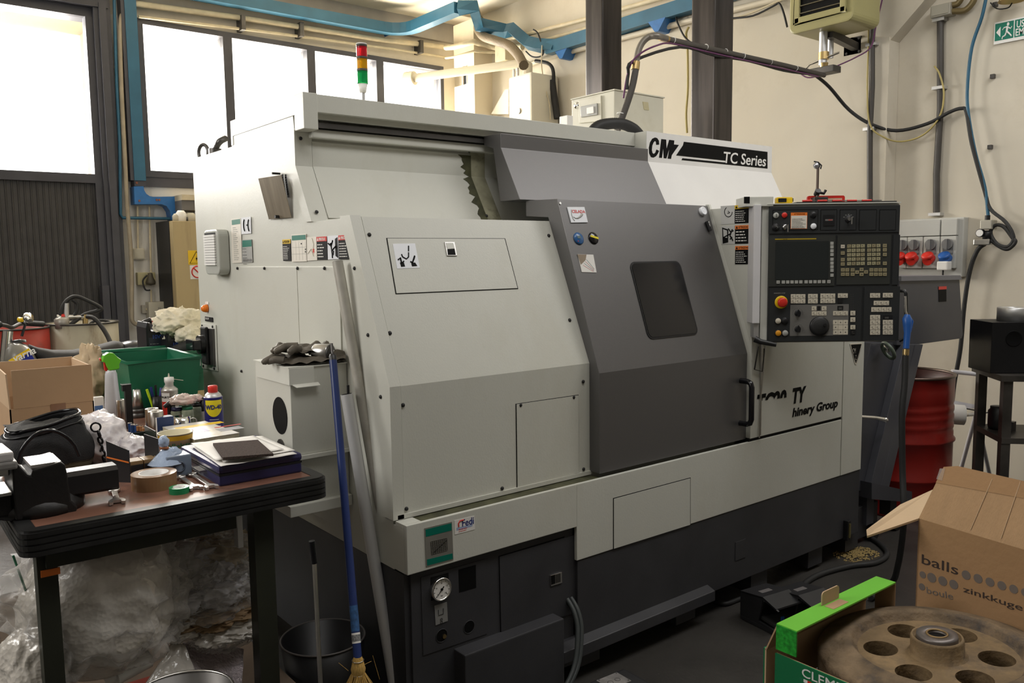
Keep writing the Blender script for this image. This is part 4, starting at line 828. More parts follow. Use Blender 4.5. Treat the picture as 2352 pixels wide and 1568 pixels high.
g = PF(Ff, *(1690, 1272)); MB().box(g.x - 0.0, g.x + 0.07, 2.071, 2.075, g.y - 0.03, g.y + 0.05).build('inspection_plate', basegrey, L_)
g = PY(2.07, 1942, 1216); MB().box(g.x - 0.015, g.x + 0.015, 2.05, 2.075, g.z - 0.05, g.z + 0.05).build('level_sight', black, L_, bevel=0.004)
MB().box(g.x - 0.006, g.x + 0.006, 2.045, 2.05, g.z - 0.035, g.z + 0.035).build('level_sight', mat('sight_glass', (0.12, 0.10, 0.04), 0.2), L_)
# plates on the skirt
k = poly(Ff, kk(k2, (430, 235), (666, 178), (678, 503), (443, 567)), 0.002, mat('plate_silver', (0.30, 0.29, 0.26), 0.35, 0.4), L_, 'data_plate')
poly(Ff, kk(k2, (437, 245), (660, 190), (662, 252), (440, 308)), 0.0025, inkgreen, k, 'plate_header'); poly(Ff, kk(k2, (449, 503), (669, 450), (672, 497), (452, 556)), 0.0025, inkgreen, k, 'plate_footer')
gx = MB()
for i in range(9):
    f_ = i / 8; a = PF(Ff, *k2(480 + (620 - 480) * f_, 352 - 32 * f_)); b = PF(Ff, *k2(488 + (626 - 488) * f_, 462 - 40 * f_)); gx.tube([Vector((a.x, a.y, 0.0026)), Vector((b.x, b.y, 0.0026))], 0.0004, 4, M=Ff)
    a = PF(Ff, *k2(480 + 8 * f_, 352 + 110 * f_)); b = PF(Ff, *k2(620 + 6 * f_, 320 + 105 * f_)); gx.tube([Vector((a.x, a.y, 0.0026)), Vector((b.x, b.y, 0.0026))], 0.0004, 4, M=Ff)
a = PF(Ff, *k2(510, 440)); b = PF(Ff, *k2(622, 335)); gx.tube([Vector((a.x, a.y, 0.003)), Vector((b.x, b.y, 0.003))], 0.0007, 4, M=Ff); gx.build('chart', ink, k)
k = poly(Ff, kk(k2, (688, 168), (860, 127), (865, 245), (692, 290)), 0.001, paper, L_, 'dealer_sticker')
a = PF(Ff, *k2(750, 222)); text('Fedi', Ff, 0.032, mat('navy_print', (0.02, 0.03, 0.16), 0.5), k, x=a.x, y=a.y, z=0.001, bold=0.015, t=0.0004, sx=0.9)
strokes(Ff, [kk(k2, (725, 222), (722, 195), (735, 172), (768, 162))], 0.0022, red, k, z=0.0012)
poly(Ff, kk(k2, (828, 168), (846, 163), (848, 190), (830, 193)), 0.0012, mat('pale_blue', (0.35, 0.42, 0.6), 0.5), k, 'logo_field'); poly(Ff, kk(k2, (705, 232), (845, 198), (842, 218), (706, 256)), 0.0012, mat('pale_blue', ()), k, 'logo_field')
a = PF(Ff, *k2(725, 262)); lines(Ff, a.x, a.y + 0.006, 0.035, 2, 0.006, red, k)
# ------------------------------------------------ left side details
k6 = K(440, 380, 5.226)
Fs1 = Fs @ Matrix.Translation((0, 0, 0.001))
# ribbed siren vent
a = PF(Fs, *k6(292, 1250)); b = PF(Fs, *k6(448, 850)); a.y -= 0.02
vt = MB().rplate(Fs, b.x - a.x, b.y - a.y + 0.03, 0.045, 0.03, a.x, a.y).build('vent_housing', mat('vent_grey', (0.45, 0.46, 0.42), 0.35), L_, bevel=0.006)
for i in range(12):
    yy_ = a.y + 0.04 + i * (b.y - a.y - 0.03) / 12
    MB().box(a.x + 0.012, b.x - 0.03, yy_, yy_ + 0.009, 0.045, 0.052, Fs).build('vent_slat', white, vt)
    MB().box(a.x + 0.012, b.x - 0.03, yy_ + 0.009, yy_ + 0.018, 0.0452, 0.046, Fs).build('vent_slot', ink, vt)
# deflector sheet standing off a slotted grille
yl = PF(Fs, *k6(945, 645)); yr = PF(Fs, *k6(1215, 635)); ztop = yl.y + 0.0
A = Vector((X0 - 0.004, -yl.x, yl.y)); B = Vector((X0 - 0.004, -yr.x, yr.y + 0.004)); Cc = PY(B.y, *k6(1080, 112)); Dd = PY(A.y, *k6(806, 155))
Cc.x = Dd.x = (Cc.x + Dd.x) / 2; 
Cc = PX(Cc.x, *k6(1080, 112)); Dd = PX(Dd.x, *k6(806, 155))
nn = (B - A).cross(Dd - A).normalized()
MB().prism([A, B, Cc, Dd], nn * 0.002).build('deflector_sheet', mat('brushed_sheet', (0.30, 0.25, 0.18), 0.42, 0.6, var=0.25, scale=5, stretch=(1, 6, 1)), L_)
MB().prism([A, A + Vector((0, 0, 0.012)), Dd - Vector((0, 0, 0.0))], (0.0, 0.002, 0)).build('deflector_flange', alu, L_)
p = PF(Fs, *k6(1072, 615)); MB().cyl((p.x, p.y, 0.0), (p.x, p.y, 0.022), 0.006, M=Fs, n=10).build('screw', rubber, L_)
for i in range(9):
    for j in range(2):
        p = PF(Fs, *k6(1096 + j * 36 + i * 4, 132 + i * 28)); MB().box(p.x - 0.006, p.x + 0.006, p.y - 0.0075, p.y + 0.0075, 0.0005, 0.002, Fs).build('grille_slot', ink, L_)
p = PF(Fs, *k6(1062, 98)); MB().cyl((p.x, p.y, 0.0), (p.x, p.y, 0.03), 0.004, M=Fs, n=8).build('screw', rubber, L_)
# compliance labels
def blk(M, q, m, name, parent=L_, t=0.001, z=0): return poly(M @ Matrix.Translation((0, 0, z)), kk(k6, *q), t, m, parent, name)
cream_l = mat('label_cream', (0.74, 0.70, 0.62), 0.45, var=0.01)
k = blk(Fs1, [(475, 640), (592, 632), (607, 1165), (493, 1172)], cream_l, 'data_plate'); blk(Fs1, [(482, 655), (582, 640), (584, 700), (484, 714)], inkgreen, 'plate_header', k, 0.0005, 0.001)
a = PF(Fs1, *k6(497, 745)); lines(Fs1, a.x, a.y, 0.055, 17, (a.y - PF(Fs1, *k6(505, 1150)).y) / 17, keyg, k)
k = blk(Fs1, [(596, 628), (712, 612), (718, 815), (602, 824)], ws, 'ce_label')
a = PF(Fs1, *k6(650, 717)); 
ce = MB()
for (X, w_) in ((640, 1), (692, 1)):
    c_ = PF(Fs1, *k6(X + 8, 717)); R_ = PF(Fs1, *k6(X, 645)).y - c_.y
    e2 = MB(); pts = [Vector((c_.x - math.sin(q) * 0.0 - R_ * 0.6 * math.cos(q), c_.y + R_ * math.sin(q), 0.0015)) for q in [x * 0.13 - 1.17 for x in range(19)]]
    ce.tube(pts, 0.0032, 6, M=Fs1)
p = PF(Fs1, *k6(668, 715)); q = PF(Fs1, *k6(684, 713)); ce.tube([Vector((p.x, p.y, 0.0015)), Vector((q.x, q.y, 0.0015))], 0.0032, 6, M=Fs1); ce.build('ce_mark', ink, k)
k = blk(Fs1, [(606, 893), (722, 883), (736, 1160), (610, 1168)], mat('plate_silver2', (0.42, 0.42, 0.40), 0.4, 0.2), 'data_plate'); blk(Fs1, [(610, 900), (719, 892), (721, 970), (612, 980)], inkgreen, 'plate_header', k, 0.0005, 0.001)
a = PF(Fs1, *k6(615, 1000)); lines(Fs1, a.x, a.y, 0.058, 7, 0.012, ink, k, h=0.12)
for X in (618, 655, 692): blk(Fs1, [(X, 1122), (X + 32, 1120), (X + 32, 1150), (X, 1152)], panelgrey, 'plate_box', k, 0.0005, 0.001)
wlabel(Fs1, kk(k6, (1092, 890), (1192, 882), (1198, 1142), (1102, 1145)), 'PRECAUZIONE', yellow, 8)
k = blk(Fs1, [(1197, 828), (1376, 818), (1386, 1150), (1207, 1156)], cream_l, 'data_plate'); blk(Fs1, [(1203, 842), (1368, 830), (1370, 888), (1205, 900)], inkgreen, 'plate_header', k, 0.0005, 0.001)
gx = MB()
for X in (1212, 1252, 1290, 1330, 1368):
    a = PF(Fs1, *k6(X, 910)); b = PF(Fs1, *k6(X + 10, 1135)); gx.tube([Vector((a.x, a.y, 0.001)), Vector((b.x, b.y, 0.001))], 0.0003, 4, M=Fs1)
for Y in (985, 1065):
    a = PF(Fs1, *k6(1210, Y)); b = PF(Fs1, *k6(1380, Y - 8)); gx.tube([Vector((a.x, a.y, 0.001)), Vector((b.x, b.y, 0.001))], 0.0004, 4, M=Fs1)
gx.build('chart', panelgrey, k)
for (X, Y) in ((1318, 938), (1368, 1005), (1368, 1035)): blk(Fs1, [(X - 6, Y - 8), (X + 6, Y - 8), (X + 6, Y + 8), (X - 6, Y + 8)], ink, 'chart_mark', k, 0.0005, 0.001)
k = blk(Fs1, [(1386, 860), (1500, 852), (1510, 1135), (1392, 1142)], cream_l, 'warning_label'); strokes(Fs1, [kk(k6, (1450, 872), (1470, 940), (1465, 1010)), kk(k6, (1400, 1060), (1440, 1000), (1470, 1090))], 0.0008, keyd, k)
s_ = PF(Fs1, *k6(1468, 1022)); st_ = MB().prism([(s_.x + (0.009 if i % 2 else 0.004) * math.cos(i * PI / 6), s_.y + (0.012 if i % 2 else 0.005) * math.sin(i * PI / 6), 0.001) for i in range(12)], (0, 0, 0.0006), Fs1).build('impact_star', red, k)
wlabel(Fs1, kk(k6, (1503, 858), (1625, 850), (1632, 1128), (1512, 1134)), 'PERICOLO', red, 5, tcol=white)
k = blk(Fs1, [(1632, 845), (1762, 836), (1768, 1122), (1640, 1128)], ws, 'warning_label')
strokes(Fs1, [kk(k6, (1680, 955), (1690, 1020), (1712, 1030), (1705, 1075)), kk(k6, (1688, 1010), (1695, 1060), (1698, 1110)), kk(k6, (1645, 935), (1682, 970), (1700, 898)), kk(k6, (1690, 1020), (1735, 968))], 0.0026, ink, k); strokes(Fs1, [kk(k6, (1678, 938), (1680, 942))], 0.005, ink, k)
blk(Fs1, [(1722, 880), (1752, 858), (1762, 1112), (1728, 1085)], ink, 'door_symbol', k, 0.0005, 0.001)
wlabel(Fs1, kk(k6, (1765, 840), (1892, 830), (1902, 1122), (1772, 1128)), 'PERICOLO', red, 6, tcol=white)
# lamp, name plate, main switch
p = PF(Fs, 476, 708); MB().lathe([(0.018, 0), (0.018, 0.008), (0.014, 0.02), (0.008, 0.026), (0, 0.027)], (p.x, p.y, 0), n=18, M=Fs).build('pilot_lamp', mat('orange_lens', (0.9, 0.22, 0.02), 0.2), L_)
rect(Fs, 472, 698, 479, 693, 0.001, paper, L_, 'lamp_label'); o_, a, b = rect(Fs, 472, 737, 489, 729, 0.002, ink, L_, 'name_plate'); text('ON OFF', Fs, 0.013, paper, o_, x=a.x + 0.005, y=a.y + 0.008, z=0.002, t=0.0003)
sw = poly(Fs, [(463, 742), (497, 746), (501, 852), (466, 845)], 0.004, beige2, L_, 'switch_plate')
for (u, v) in ((467, 748), (491, 750), (470, 840), (495, 846)): p = PF(Fs, u, v); MB().cyl((p.x, p.y, 0.004), (p.x, p.y, 0.008), 0.006, M=Fs, n=8).build('screw', rubber, sw)
poly(Fs @ Matrix.Translation((0, 0, 0.004)), [(465, 752), (493, 755), (496, 840), (468, 832)], 0.01, darksteel, sw, 'switch_frame')
p = PF(Fs, 482, 800); MB().box(p.x - 0.03, p.x + 0.04, p.y - 0.07, p.y + 0.10, 0.014, 0.030, Fs).build('switch_body', black, sw, bevel=0.01)
MB().cyl((p.x, p.y + 0.02, 0.03), (p.x, p.y + 0.02, 0.05), 0.042, M=Fs).build('switch_knob', black, sw)
MB().box(p.x - 0.05, p.x + 0.05, p.y + 0.0, p.y + 0.045, 0.05, 0.09, Fs).build('switch_grip', blackgloss, sw, bevel=0.006)
p = PF(Fs, 481, 829); MB().box(p.x - 0.025, p.x + 0.02, p.y - 0.015, p.y + 0.015, 0.045, 0.048, Fs).build('switch_label', paper, sw)
# protruding spindle-end box with its oval opening
by = 2.417; bx0 = 1.045; byb = PX(bx0, 585, 828).y; bz1 = 1.168
bz0 = PY(by, 693, 1045).z
bm1 = MB().box(bx0, X0, by, byb, bz0, bz1)
sb_ = bm1.build('spindle_box', beige, L_, bevel=0.002)
MB().box(bx0 - 0.006, X0, by - 0.004, byb, bz1 - 0.0, bz1 + 0.004).build('box_lid', beige2, sb_)
MB().box(bx0 - 0.005, PY(by, 720, 870).x, by - 0.006, byb - 0.02, PY(by, 669, 884).z, bz1).build('box_lid', beige2, sb_)
v0 = PY(by, 669, 883); v1 = PY(by, 729, 873)
MB().prism([(v0.x, by - 0.006, v0.z), (v1.x, by - 0.006, v0.z), (v1.x, by - 0.02, v0.z - 0.008), (v0.x + 0.01, by - 0.02, v0.z - 0.008)], (0, 0, -0.002)).build('lid_lip', beige2, sb_)
Fo = fr((bx0 - 0.0005, 0, 0), (0, -1, 0), XN)
oc = PF(Fo, 643, 954); ol_ = PF(Fo, 627, 954).x; orr = PF(Fo, 660, 954).x; ot = PF(Fo, 640, 911).y; ob_ = PF(Fo, 646, 997).y
MB().prism([((ol_ + orr) / 2 + (orr - ol_) / 2 * math.cos(q / 16 * PI), (ot + ob_) / 2 + (ot - ob_) / 2 * math.sin(q / 16 * PI), 0) for q in range(32)], (0, 0, 0.0008), Fo).build('round_opening', ink, sb_)
p = PF(Fo, 646, 1018); MB().prism([(p.x + 0.03 * math.cos(q / 8 * PI), p.y - 0.02 + 0.035 * math.sin(q / 8 * PI), 0) for q in range(9)], (0, 0, 0.004), Fo).build('swing_cover', darksteel, sb_)
MB().box(bx0 + 0.01, X0, by - 0.012, by + 0.1, bz0 - 0.012, bz0).build('box_ledge', beige2, L_)
MB().box(bx0 + 0.02, X0, by + 0.01, byb, 0.735, bz0 - 0.012).build('lower_box', beige, L_)
MB().box(bx0 - 0.02, X0, by - 0.01, byb + 0.02, 0.70, 0.735).build('drip_tray', beige2, L_, bevel=0.002)
# eye bolt and cable on the rear box
p = PX(X0 + 0.03, 467, 350); MB().ring(p, (1, 0.3, 0), 0.034, 0.008).build('eye_bolt', darksteel, L_)
MB().tube(smooth_path([PX(X0 + 0.05, 494, 352), PX(X0 + 0.05, 497, 338), PX(X0 + 0.05, 505, 325), PX(X0 + 0.08, 518, 318)], 4), 0.014, 8).build('cable_gland', darksteel, L_)
p = PX(X0 + 0.05, 494, 352); MB().cyl(p + Vector((0, 0, -0.02)), p + Vector((0, 0, 0.02)), 0.028, n=6).build('cable_gland', darksteel, L_)
# stack light
p = PY(2.95, 834, 228); px, py_ = p.x, p.y
def zz(v): return PY(2.95, 834, v).z
tl = MB().cyl((px, py_, 2.06), (px, py_, zz(212)), 0.008).build('lamp_pole', alu, L_)
MB().lathe([(0, zz(213)), (0.012, zz(213)), (0.019, zz(193)), (0, zz(193))], (px, py_, 0)).build('lamp_base', white, L_)
for nm, c_, v0_, v1_ in (('lamp_green', (0.02, 0.55, 0.15), 193, 164), ('lamp_amber', (1.0, 0.5, 0.02), 162, 136), ('lamp_red', (0.85, 0.03, 0.05), 133, 108)):
    m_ = mat(nm, c_, 0.15, var=0, trans=0.75, ior=1.25)
    b_ = MB(); pr2 = [(0, zz(v0_))]; n_ = 7
    for i in range(n_ + 1):
        zq = zz(v0_) + (zz(v1_) - zz(v0_)) * i / n_; pr2 += [(0.020, zq), (0.0215, zq + 0.002)]
    b_.lathe(pr2 + [(0, zz(v1_))], (px, py_, 0), n=24); o_ = b_.build(nm, m_, L_)
    MB().lathe([(0, zz(v1_)), (0.0215, zz(v1_)), (0.0215, zz(v1_) + 0.008), (0, zz(v1_) + 0.008)], (px, py_, 0)).build('lamp_ring', darksteel, L_)
MB().lathe([(0, zz(107)), (0.0215, zz(107)), (0.021, zz(101)), (0, zz(100))], (px, py_, 0)).build('lamp_cap', white, L_)
# ------------------------------------------------ control pendant
hx2 = Vector((RW[0][0], RW[1][0], 0)).normalized()
Mp = fr(PD(3.42, 1762, 786), hx2, XN)
kp = K(1640, 430, 4.2386)
def kz(X, Y): p = PF(Mp, *kp(X, Y)); return p
a = kz(520, 1507); b = kz(1815, 170); PW = b.x - a.x; PH = b.y - a.y
cp = MB().box(a.x - 0.0, b.x, a.y, b.y, -0.075, 0.0, Mp).build('control_panel', panelblack, L_, bevel=0.003)
MB().box(a.x - 0.028, b.x + 0.003, a.y - 0.004, b.y + 0.006, -0.14, -0.012, Mp).build('pendant_housing', beige2, L_, bevel=0.003)
def mod(X0_, Y0_, X1_, Y1_, t, m, name='panel_module', z=0.0, r=0.0):
    p = kz(X0_, Y1_); q = kz(X1_, Y0_); bb = MB()
    if r: bb.rplate(Mp @ Matrix.Translation((0, 0, z)), q.x - p.x, q.y - p.y, t, r, p.x, p.y, k=3)
    else: bb.box(p.x, q.x, p.y, q.y, z, z + t, Mp)
    return bb.build(name, m, cp)
mod(528, 190, 1808, 452, 0.004, panelblack); mod(528, 466, 1180, 966, 0.004, mat('lcd_frame', (0.032, 0.034, 0.030), 0.55)); mod(1188, 462, 1722, 948, 0.004, mat('lcd_frame', ())); mod(1728, 462, 1808, 948, 0.004, panelblack)
mod(528, 972, 1438, 1500, 0.004, panelblack); mod(1446, 964, 1808, 1494, 0.004, panelblack)
for (x_, y_) in ((565, 1010), (1030, 1195), (1215, 1385), (1405, 1580), (1600, 1770)): mod(x_, 215, y_, 420, 0.0008, ink, 'panel_recess', 0.004); mod(x_ + 5, 222, y_ - 5, 416, 0.0009, panelblack, 'panel_recess', 0.0045)
scr = mod(590, 522, 1117, 900, 0.0015, mat('lcd_glass', (0.020, 0.024, 0.024), 0.15, var=0), 'screen', 0.004, r=0.004)
ys_ = mod(590, 496, 992, 511, 0.001, mat('gold_strip', (0.52, 0.36, 0.02), 0.4), 'name_strip', 0.004)
p = kz(600, 510); text('Series  TURN', Mp, 0.0028, ink, cp, x=p.x + 0.03, y=p.y + 0.0006, z=0.0052, t=0.0003)
def key(X, Y, w_, h_, m, name='key', t=0.003, z=0.004): p = kz(X, Y); sw_ = w_ / 4.2386 * 3.42 / F; sh_ = h_ / 4.2386 * 3.42 / F; return MB().rplate(Mp @ Matrix.Translation((0, 0, z)), sw_, sh_, t, 0.0008, p.x - sw_ / 2, p.y - sh_ / 2, k=1).build(name, m, cp)
leg = MB()
def legend(X, Y, w_=14, h_=4, z=0.0072): p = kz(X, Y); s_ = 3.42 / F / 4.2386; leg.box(p.x - w_ * s_ / 2, p.x + w_ * s_ / 2, p.y - h_ * s_ / 2, p.y + h_ * s_ / 2, z, z + 0.0003, Mp)
for Y in (545, 580, 617, 654, 700, 737, 773, 808, 855): key(1143, Y, 30, 30, keyg)
for X in (620, 671, 713, 755, 797, 840, 892, 935, 978, 1020, 1063, 1113): key(X, 922 + (X - 620) * -0.01, 30, 30, keyg)
legend(620, 922, 8, 6); legend(1113, 918, 8, 6)
tanb = mat('key_sand', (0.36, 0.33, 0.20), 0.5, var=0.08)
for j, Y in enumerate((573, 615, 657, 700, 743)):
    for i, X in enumerate((1310, 1354, 1399, 1443, 1505, 1550, 1595)):
        key(X, Y - i * 0.8, 36, 33, tanb if (i + j) % 5 else keyd); legend(X - 4, Y - 6, 10, 6); legend(X + 6, Y + 8, 12, 3)
for (X, Y, m_) in ((1248, 576, keyw), (1248, 640, keyd), (1248, 704, keyd), (1248, 746, keyd), (1657, 567, keyd), (1657, 608, keyd), (1657, 653, keyd), (1657, 740, keyd)): key(X, Y, 36, 33, m_); legend(X, Y, 20, 4)
for X in (1249, 1292, 1344, 1526, 1570, 1613, 1657):
    for Y in (803, 845): key(X, Y, 36, 33, keyd); legend(X, Y, 20, 4)
for (X, Y) in ((1431, 800), (1431, 846), (1387, 825), (1474, 823)): key(X, Y, 36, 33, keyd); legend(X, Y, 14, 8)
def keys(X0_, Y0_, X1_, Y1_, nx, ny, m_=keyw):
    w_ = (X1_ - X0_) / nx; h_ = (Y1_ - Y0_) / ny
    for i in range(nx):
        for j in range(ny):
            X = X0_ + w_ * (i + .5); Y = Y0_ + h_ * (j + .5); key(X, Y, w_ - 3, h_ - 3, m_); legend(X - 5, Y - 3, 14, 5); legend(X + 3, Y + 12, 24, 3)
keys(742, 1038, 885, 1130, 3, 2); keys(910, 1036, 1005, 1130, 2, 2); keys(1030, 1032, 1175, 1128, 3, 2); keys(1200, 1030, 1297, 1076, 2, 1)
mod(733, 1136, 1308, 1446, 0.001, panelgrey, 'grey_plate', 0.004)
keys(945, 1155, 992, 1200, 1, 1); keys(1043, 1155, 1090, 1200, 1, 1); keys(945, 1204, 1090, 1248, 3, 1); keys(1153, 1202, 1298, 1247, 3, 1)
keys(1322, 1200, 1370, 1247, 1, 1); keys(1322, 1262, 1370, 1310, 1, 1); keys(1322, 1338, 1370, 1382, 1, 1); keys(1322, 1386, 1370, 1432, 1, 1, black)
for i in range(3):
    for j in range(3):
        X = 1177 + i * 48.3; Y = 1313 + j * 48; key(X, Y, 46, 45, keyw)
        p = kz(X, Y); s_ = 3.42 / F / 4.2386 * 9; an = math.atan2(1 - j, i - 1) if (i, j) != (1, 1) else 0
        if (i, j) != (1, 1): leg.prism([(p.x + s_ * math.cos(an + q), p.y + s_ * math.sin(an + q), 0.0071) for q in (0, 2.2, -2.2)], (0, 0, 0.0003), Mp)
for (q) in ((1000, 1155, 1033, 1196), (1196, 1153, 1252, 1194), (1200, 1080, 1247, 1126)): mod(q[0], q[1], q[2], q[3], 0.002, black, 'display', 0.0045)
p = kz(1207, 1188); text('00', Mp, 0.013, panelgrey, cp, x=p.x, y=p.y, z=0.0066, t=0.0003)
keys(1513, 1028, 1612, 1075, 2, 1); keys(1637, 1026, 1735, 1073, 2, 1); keys(1548, 1102, 1698, 1148, 3, 1); keys(1525, 1164, 1722, 1212, 4, 1); keys(1513, 1240, 1612, 1435, 2, 4); keys(1637, 1288, 1735, 1433, 2, 3)
mod(1640, 1243, 1730, 1281, 0.002, black, 'display', 0.0045); p = kz(1655, 1277); text('000', Mp, 0.011, panelgrey, cp, x=p.x, y=p.y, z=0.0066, t=0.0003)
for i in range(9):
    for X in (1331, 1349): p = kz(X, 1042 + i * 18.5); leg2 = None; leg.cyl((p.x, p.y, 0.004), (p.x, p.y, 0.0046), 0.0012, n=6, M=Mp)
leg.build('key_legends', mat('legend_grey', (0.10, 0.09, 0.08), 0.5), cp, kind='stuff')
def knob(X, Y, r, t, m_, name='button', n=20, z=0.004, top=0.85): p = kz(X, Y); s_ = 3.42 / F / 4.2386 * r; return MB().lathe([(s_, 0), (s_, t * 0.7), (s_ * top, t), (0, t)], (p.x, p.y, z), n=n, M=Mp).build(name, m_, cp)
for (X, Y, r, m_) in ((598, 275, 27, keyg), (680, 272, 26, red), (598, 390, 32, black), (962, 380, 28, ws), (618, 1300, 27, keyw), (685, 1300, 30, black), (620, 1418, 28, mat('amber_button', (0.75, 0.32, 0.02), 0.35)), (687, 1418, 28, keyg), (960, 270, 28, black), (688, 388, 26, chrome), (1303, 310, 32, black), (598, 390, 17, keyg)):
    knob(X, Y, r + 5, 0.003, black, 'button_bezel'); knob(X, Y, r, 0.008, m_)
p = kz(598, 275); MB().box(p.x - 0.001, p.x + 0.001, p.y - 0.007, p.y + 0.007, 0.012, 0.0125, Mp).build('button_mark', ink, cp)
p = kz(592, 398); text('0', Mp, 0.014, ink, cp, x=p.x - 0.003, y=p.y - 0.003, z=0.0123, t=0.0003, bold=0.02)
for (X, Y) in ((688, 395), (1303, 320)):
    p = kz(X, Y); MB().box(p.x - 0.002, p.x + 0.002, p.y - 0.018, p.y + 0.012, 0.012, 0.04, Mp).build('switch_key', chrome, cp, bevel=0.0008); MB().cyl((p.x, p.y + 0.004, 0.01), (p.x, p.y + 0.004, 0.02), 0.008, M=Mp).build('key_barrel', steel, cp)
dw = MB()
for i in range(5):
    an = math.radians(150 - i * 30); p = kz(1303, 315); dw.box(p.x + 0.021 * math.cos(an) - 0.003, p.x + 0.021 * math.cos(an) + 0.003, p.y + 0.021 * math.sin(an) - 0.0008, p.y + 0.021 * math.sin(an) + 0.0008, 0.0055, 0.0058, Mp)
dw.build('dial_marks', keyg, cp, kind='stuff')
mod(740, 245, 904, 405, 0.0005, orange, 'notice', 0.0053); nt_ = mod(744, 275, 900, 402, 0.0006, cream_l, 'notice', 0.0054); p = kz(757, 308); lines(Mp, p.x, p.y, 0.055, 8, 0.0052, ink, cp, h=0.3, z=0.0062)
p = kz(775, 268); text('ATTENZIONE', Mp, 0.008, ink, cp, x=p.x, y=p.y, z=0.0059, t=0.0003, sx=0.9)
mod(1058, 268, 1168, 376, 0.003, black, 'counter', 0.005); mod(1075, 310, 1150, 328, 0.0005, panelgrey, 'counter', 0.008); p = kz(1077, 326); text('0034', Mp, 0.008, red, cp, x=p.x + 0.012, y=p.y, z=0.0086, t=0.0003)
knob(650, 1118, 62, 0.004, yellow, 'stop_ring', 28); knob(650, 1118, 30, 0.018, red, 'stop_button', 20); knob(650, 1118, 46, 0.012, red, 'stop_button', 28, 0.018, 0.7)
p = kz(580, 1035); text('EMERGENCY STOP', Mp, 0.0055, keyg, cp, x=p.x, y=p.y, z=0.0043, t=0.0003, sx=1.0)
for (X, Y) in ((810, 1225), (810, 1378)):
    knob(X, Y, 30, 0.006, black, 'selector_base'); p = kz(X, Y); MB().prism([(p.x - 0.006, p.y - 0.012, 0.01), (p.x + 0.006, p.y - 0.012, 0.01), (p.x + 0.007, p.y, 0.01), (p.x, p.y + 0.016, 0.01), (p.x - 0.007, p.y, 0.01)], (0, 0, 0.010), Mp).build('selector', blackgloss, cp)
    d_ = MB()
    for i in range(13): an = math.radians(210 - i * 20); d_.box(p.x + 0.021 * math.cos(an) - 0.0007, p.x + 0.021 * math.cos(an) + 0.0007, p.y + 0.021 * math.sin(an) - 0.0007, p.y + 0.021 * math.sin(an) + 0.0007, 0.005, 0.0054, Mp)
    d_.build('dial_marks', ink, cp, kind='stuff')
knob(1018, 1350, 94, 0.012, black, 'hand_wheel', 40); knob(1018, 1350, 84, 0.016, mat('wheel_face', (0.018, 0.018, 0.018), 0.6), 'hand_wheel', 40); p = kz(1060, 1335); MB().cyl((p.x, p.y, 0.016), (p.x, p.y, 0.024), 0.006, M=Mp).build('wheel_knob', black, cp)
# arm carrying the pendant
a = PF(Mp, 1726, 742); b = PF(Mp, 1747, 470)
MB().box(a.x, b.x, a.y, b.y, -0.12, 0.012, Mp).build('pendant_arm', mat('arm_white', (0.66, 0.65, 0.66), 0.4), L_, bevel=0.002)
a = PF(Mp, 1709, 474); b = PF(Mp, 1777, 451); MB().box(a.x + 0.004, b.x, a.y, b.y, -0.14, -0.0, Mp).build('arm_head', beige2, L_, bevel=0.002)
a = PF(Mp, 1707, 467); b = PF(Mp, 1722, 451.5); MB().box(a.x + 0.003, b.x, a.y, b.y, -0.001, 0.001, Mp).build('arm_opening', ink, L_)
a = PF(Mp, 1731, 775); b = PF(Mp, 1743, 742); MB().box(a.x, b.x, a.y, b.y, -0.05, 0.0, Mp).build('arm_tail', alu, L_)
p = PF(Mp, 1745, 784); q = PF(Mp, 1778, 790); MB().tube([Vector((p.x - 0.02, p.y + 0.01, 0.0)), Vector((p.x, p.y, 0.01)), Vector((q.x, q.y, 0.03))], [0.014, 0.011, 0.009], 10, M=Mp).build('clamp_lever', black, L_)
p0, p1, p2_ = PY(YT - 0.012, 1742, 795), PY(YT - 0.012, 1733, 848), PY(YT - 0.012, 1750, 853)
MB().tube([p0, p1, p2_, PY(YT - 0.012, 1755, 800)], 0.0035, 6).build('rod_hook', darksteel, L_)
MB().tube([PY(YT - 0.01, 1752, 795), PY(YT - 0.01, 1744, 1005)], 0.0035, 6).build('guide_rod', steel, L_)
MB().tube([PY(YT - 0.01, 1758, 795), PY(YT - 0.01, 1749, 900)], 0.003, 6).build('guide_rod', steel, L_)
# lever at the right end
p = PY(2.1, 1988, 950); q = PY(2.06, 2033, 964); MB().tube([Vector((X1 - 0.01, 2.1, p.z)), (p + q) / 2 + Vector((0, 0, -0.004)), q], [0.010, 0.010, 0.013], 10).build('end_lever', chrome, L_)
MB().lathe([(0, -0.014), (0.012, -0.01), (0.016, 0), (0.012, 0.01), (0, 0.014)], q).build('end_lever_ball', chrome, L_)
# ================================================================ WORKBENCH AND WHAT LIES ON IT
BZ = 0.90
def B(u, v, z=BZ): return PZ(z, u, v)
def dep(p): return (RW.transposed() @ (Vector(p) - Vector((0, 0, H)))).z * -1
def px2m(p, n): return n * dep(p) / F
def topz(p, u, v): return PY(p.y, u, v).z
bf = B(722, 1100).y; bxr = 1.005; bxl = B(46, 1225).x; bb = 3.62
bench_m = mat('bench_top_brown', (0.20, 0.095, 0.065), 0.35, var=0.2, scale=5, stain=(0.05, 0.04, 0.035), samt=0.8, sscale=7)
darkbench = mat('bench_dark_green', (0.020, 0.022, 0.014), 0.5, var=0.3, scale=5)
T = thing('workbench', 'dark steel workbench with worn brown top and ribbed black rubber edge', 'workbench', ((bxl + bxr) / 2, 2.8, 0))
MB().box(bxl + 0.03, bxr - 0.03, bf + 0.03, bb, BZ - 0.06, BZ).build('bench_top', bench_m, T)
e = MB()
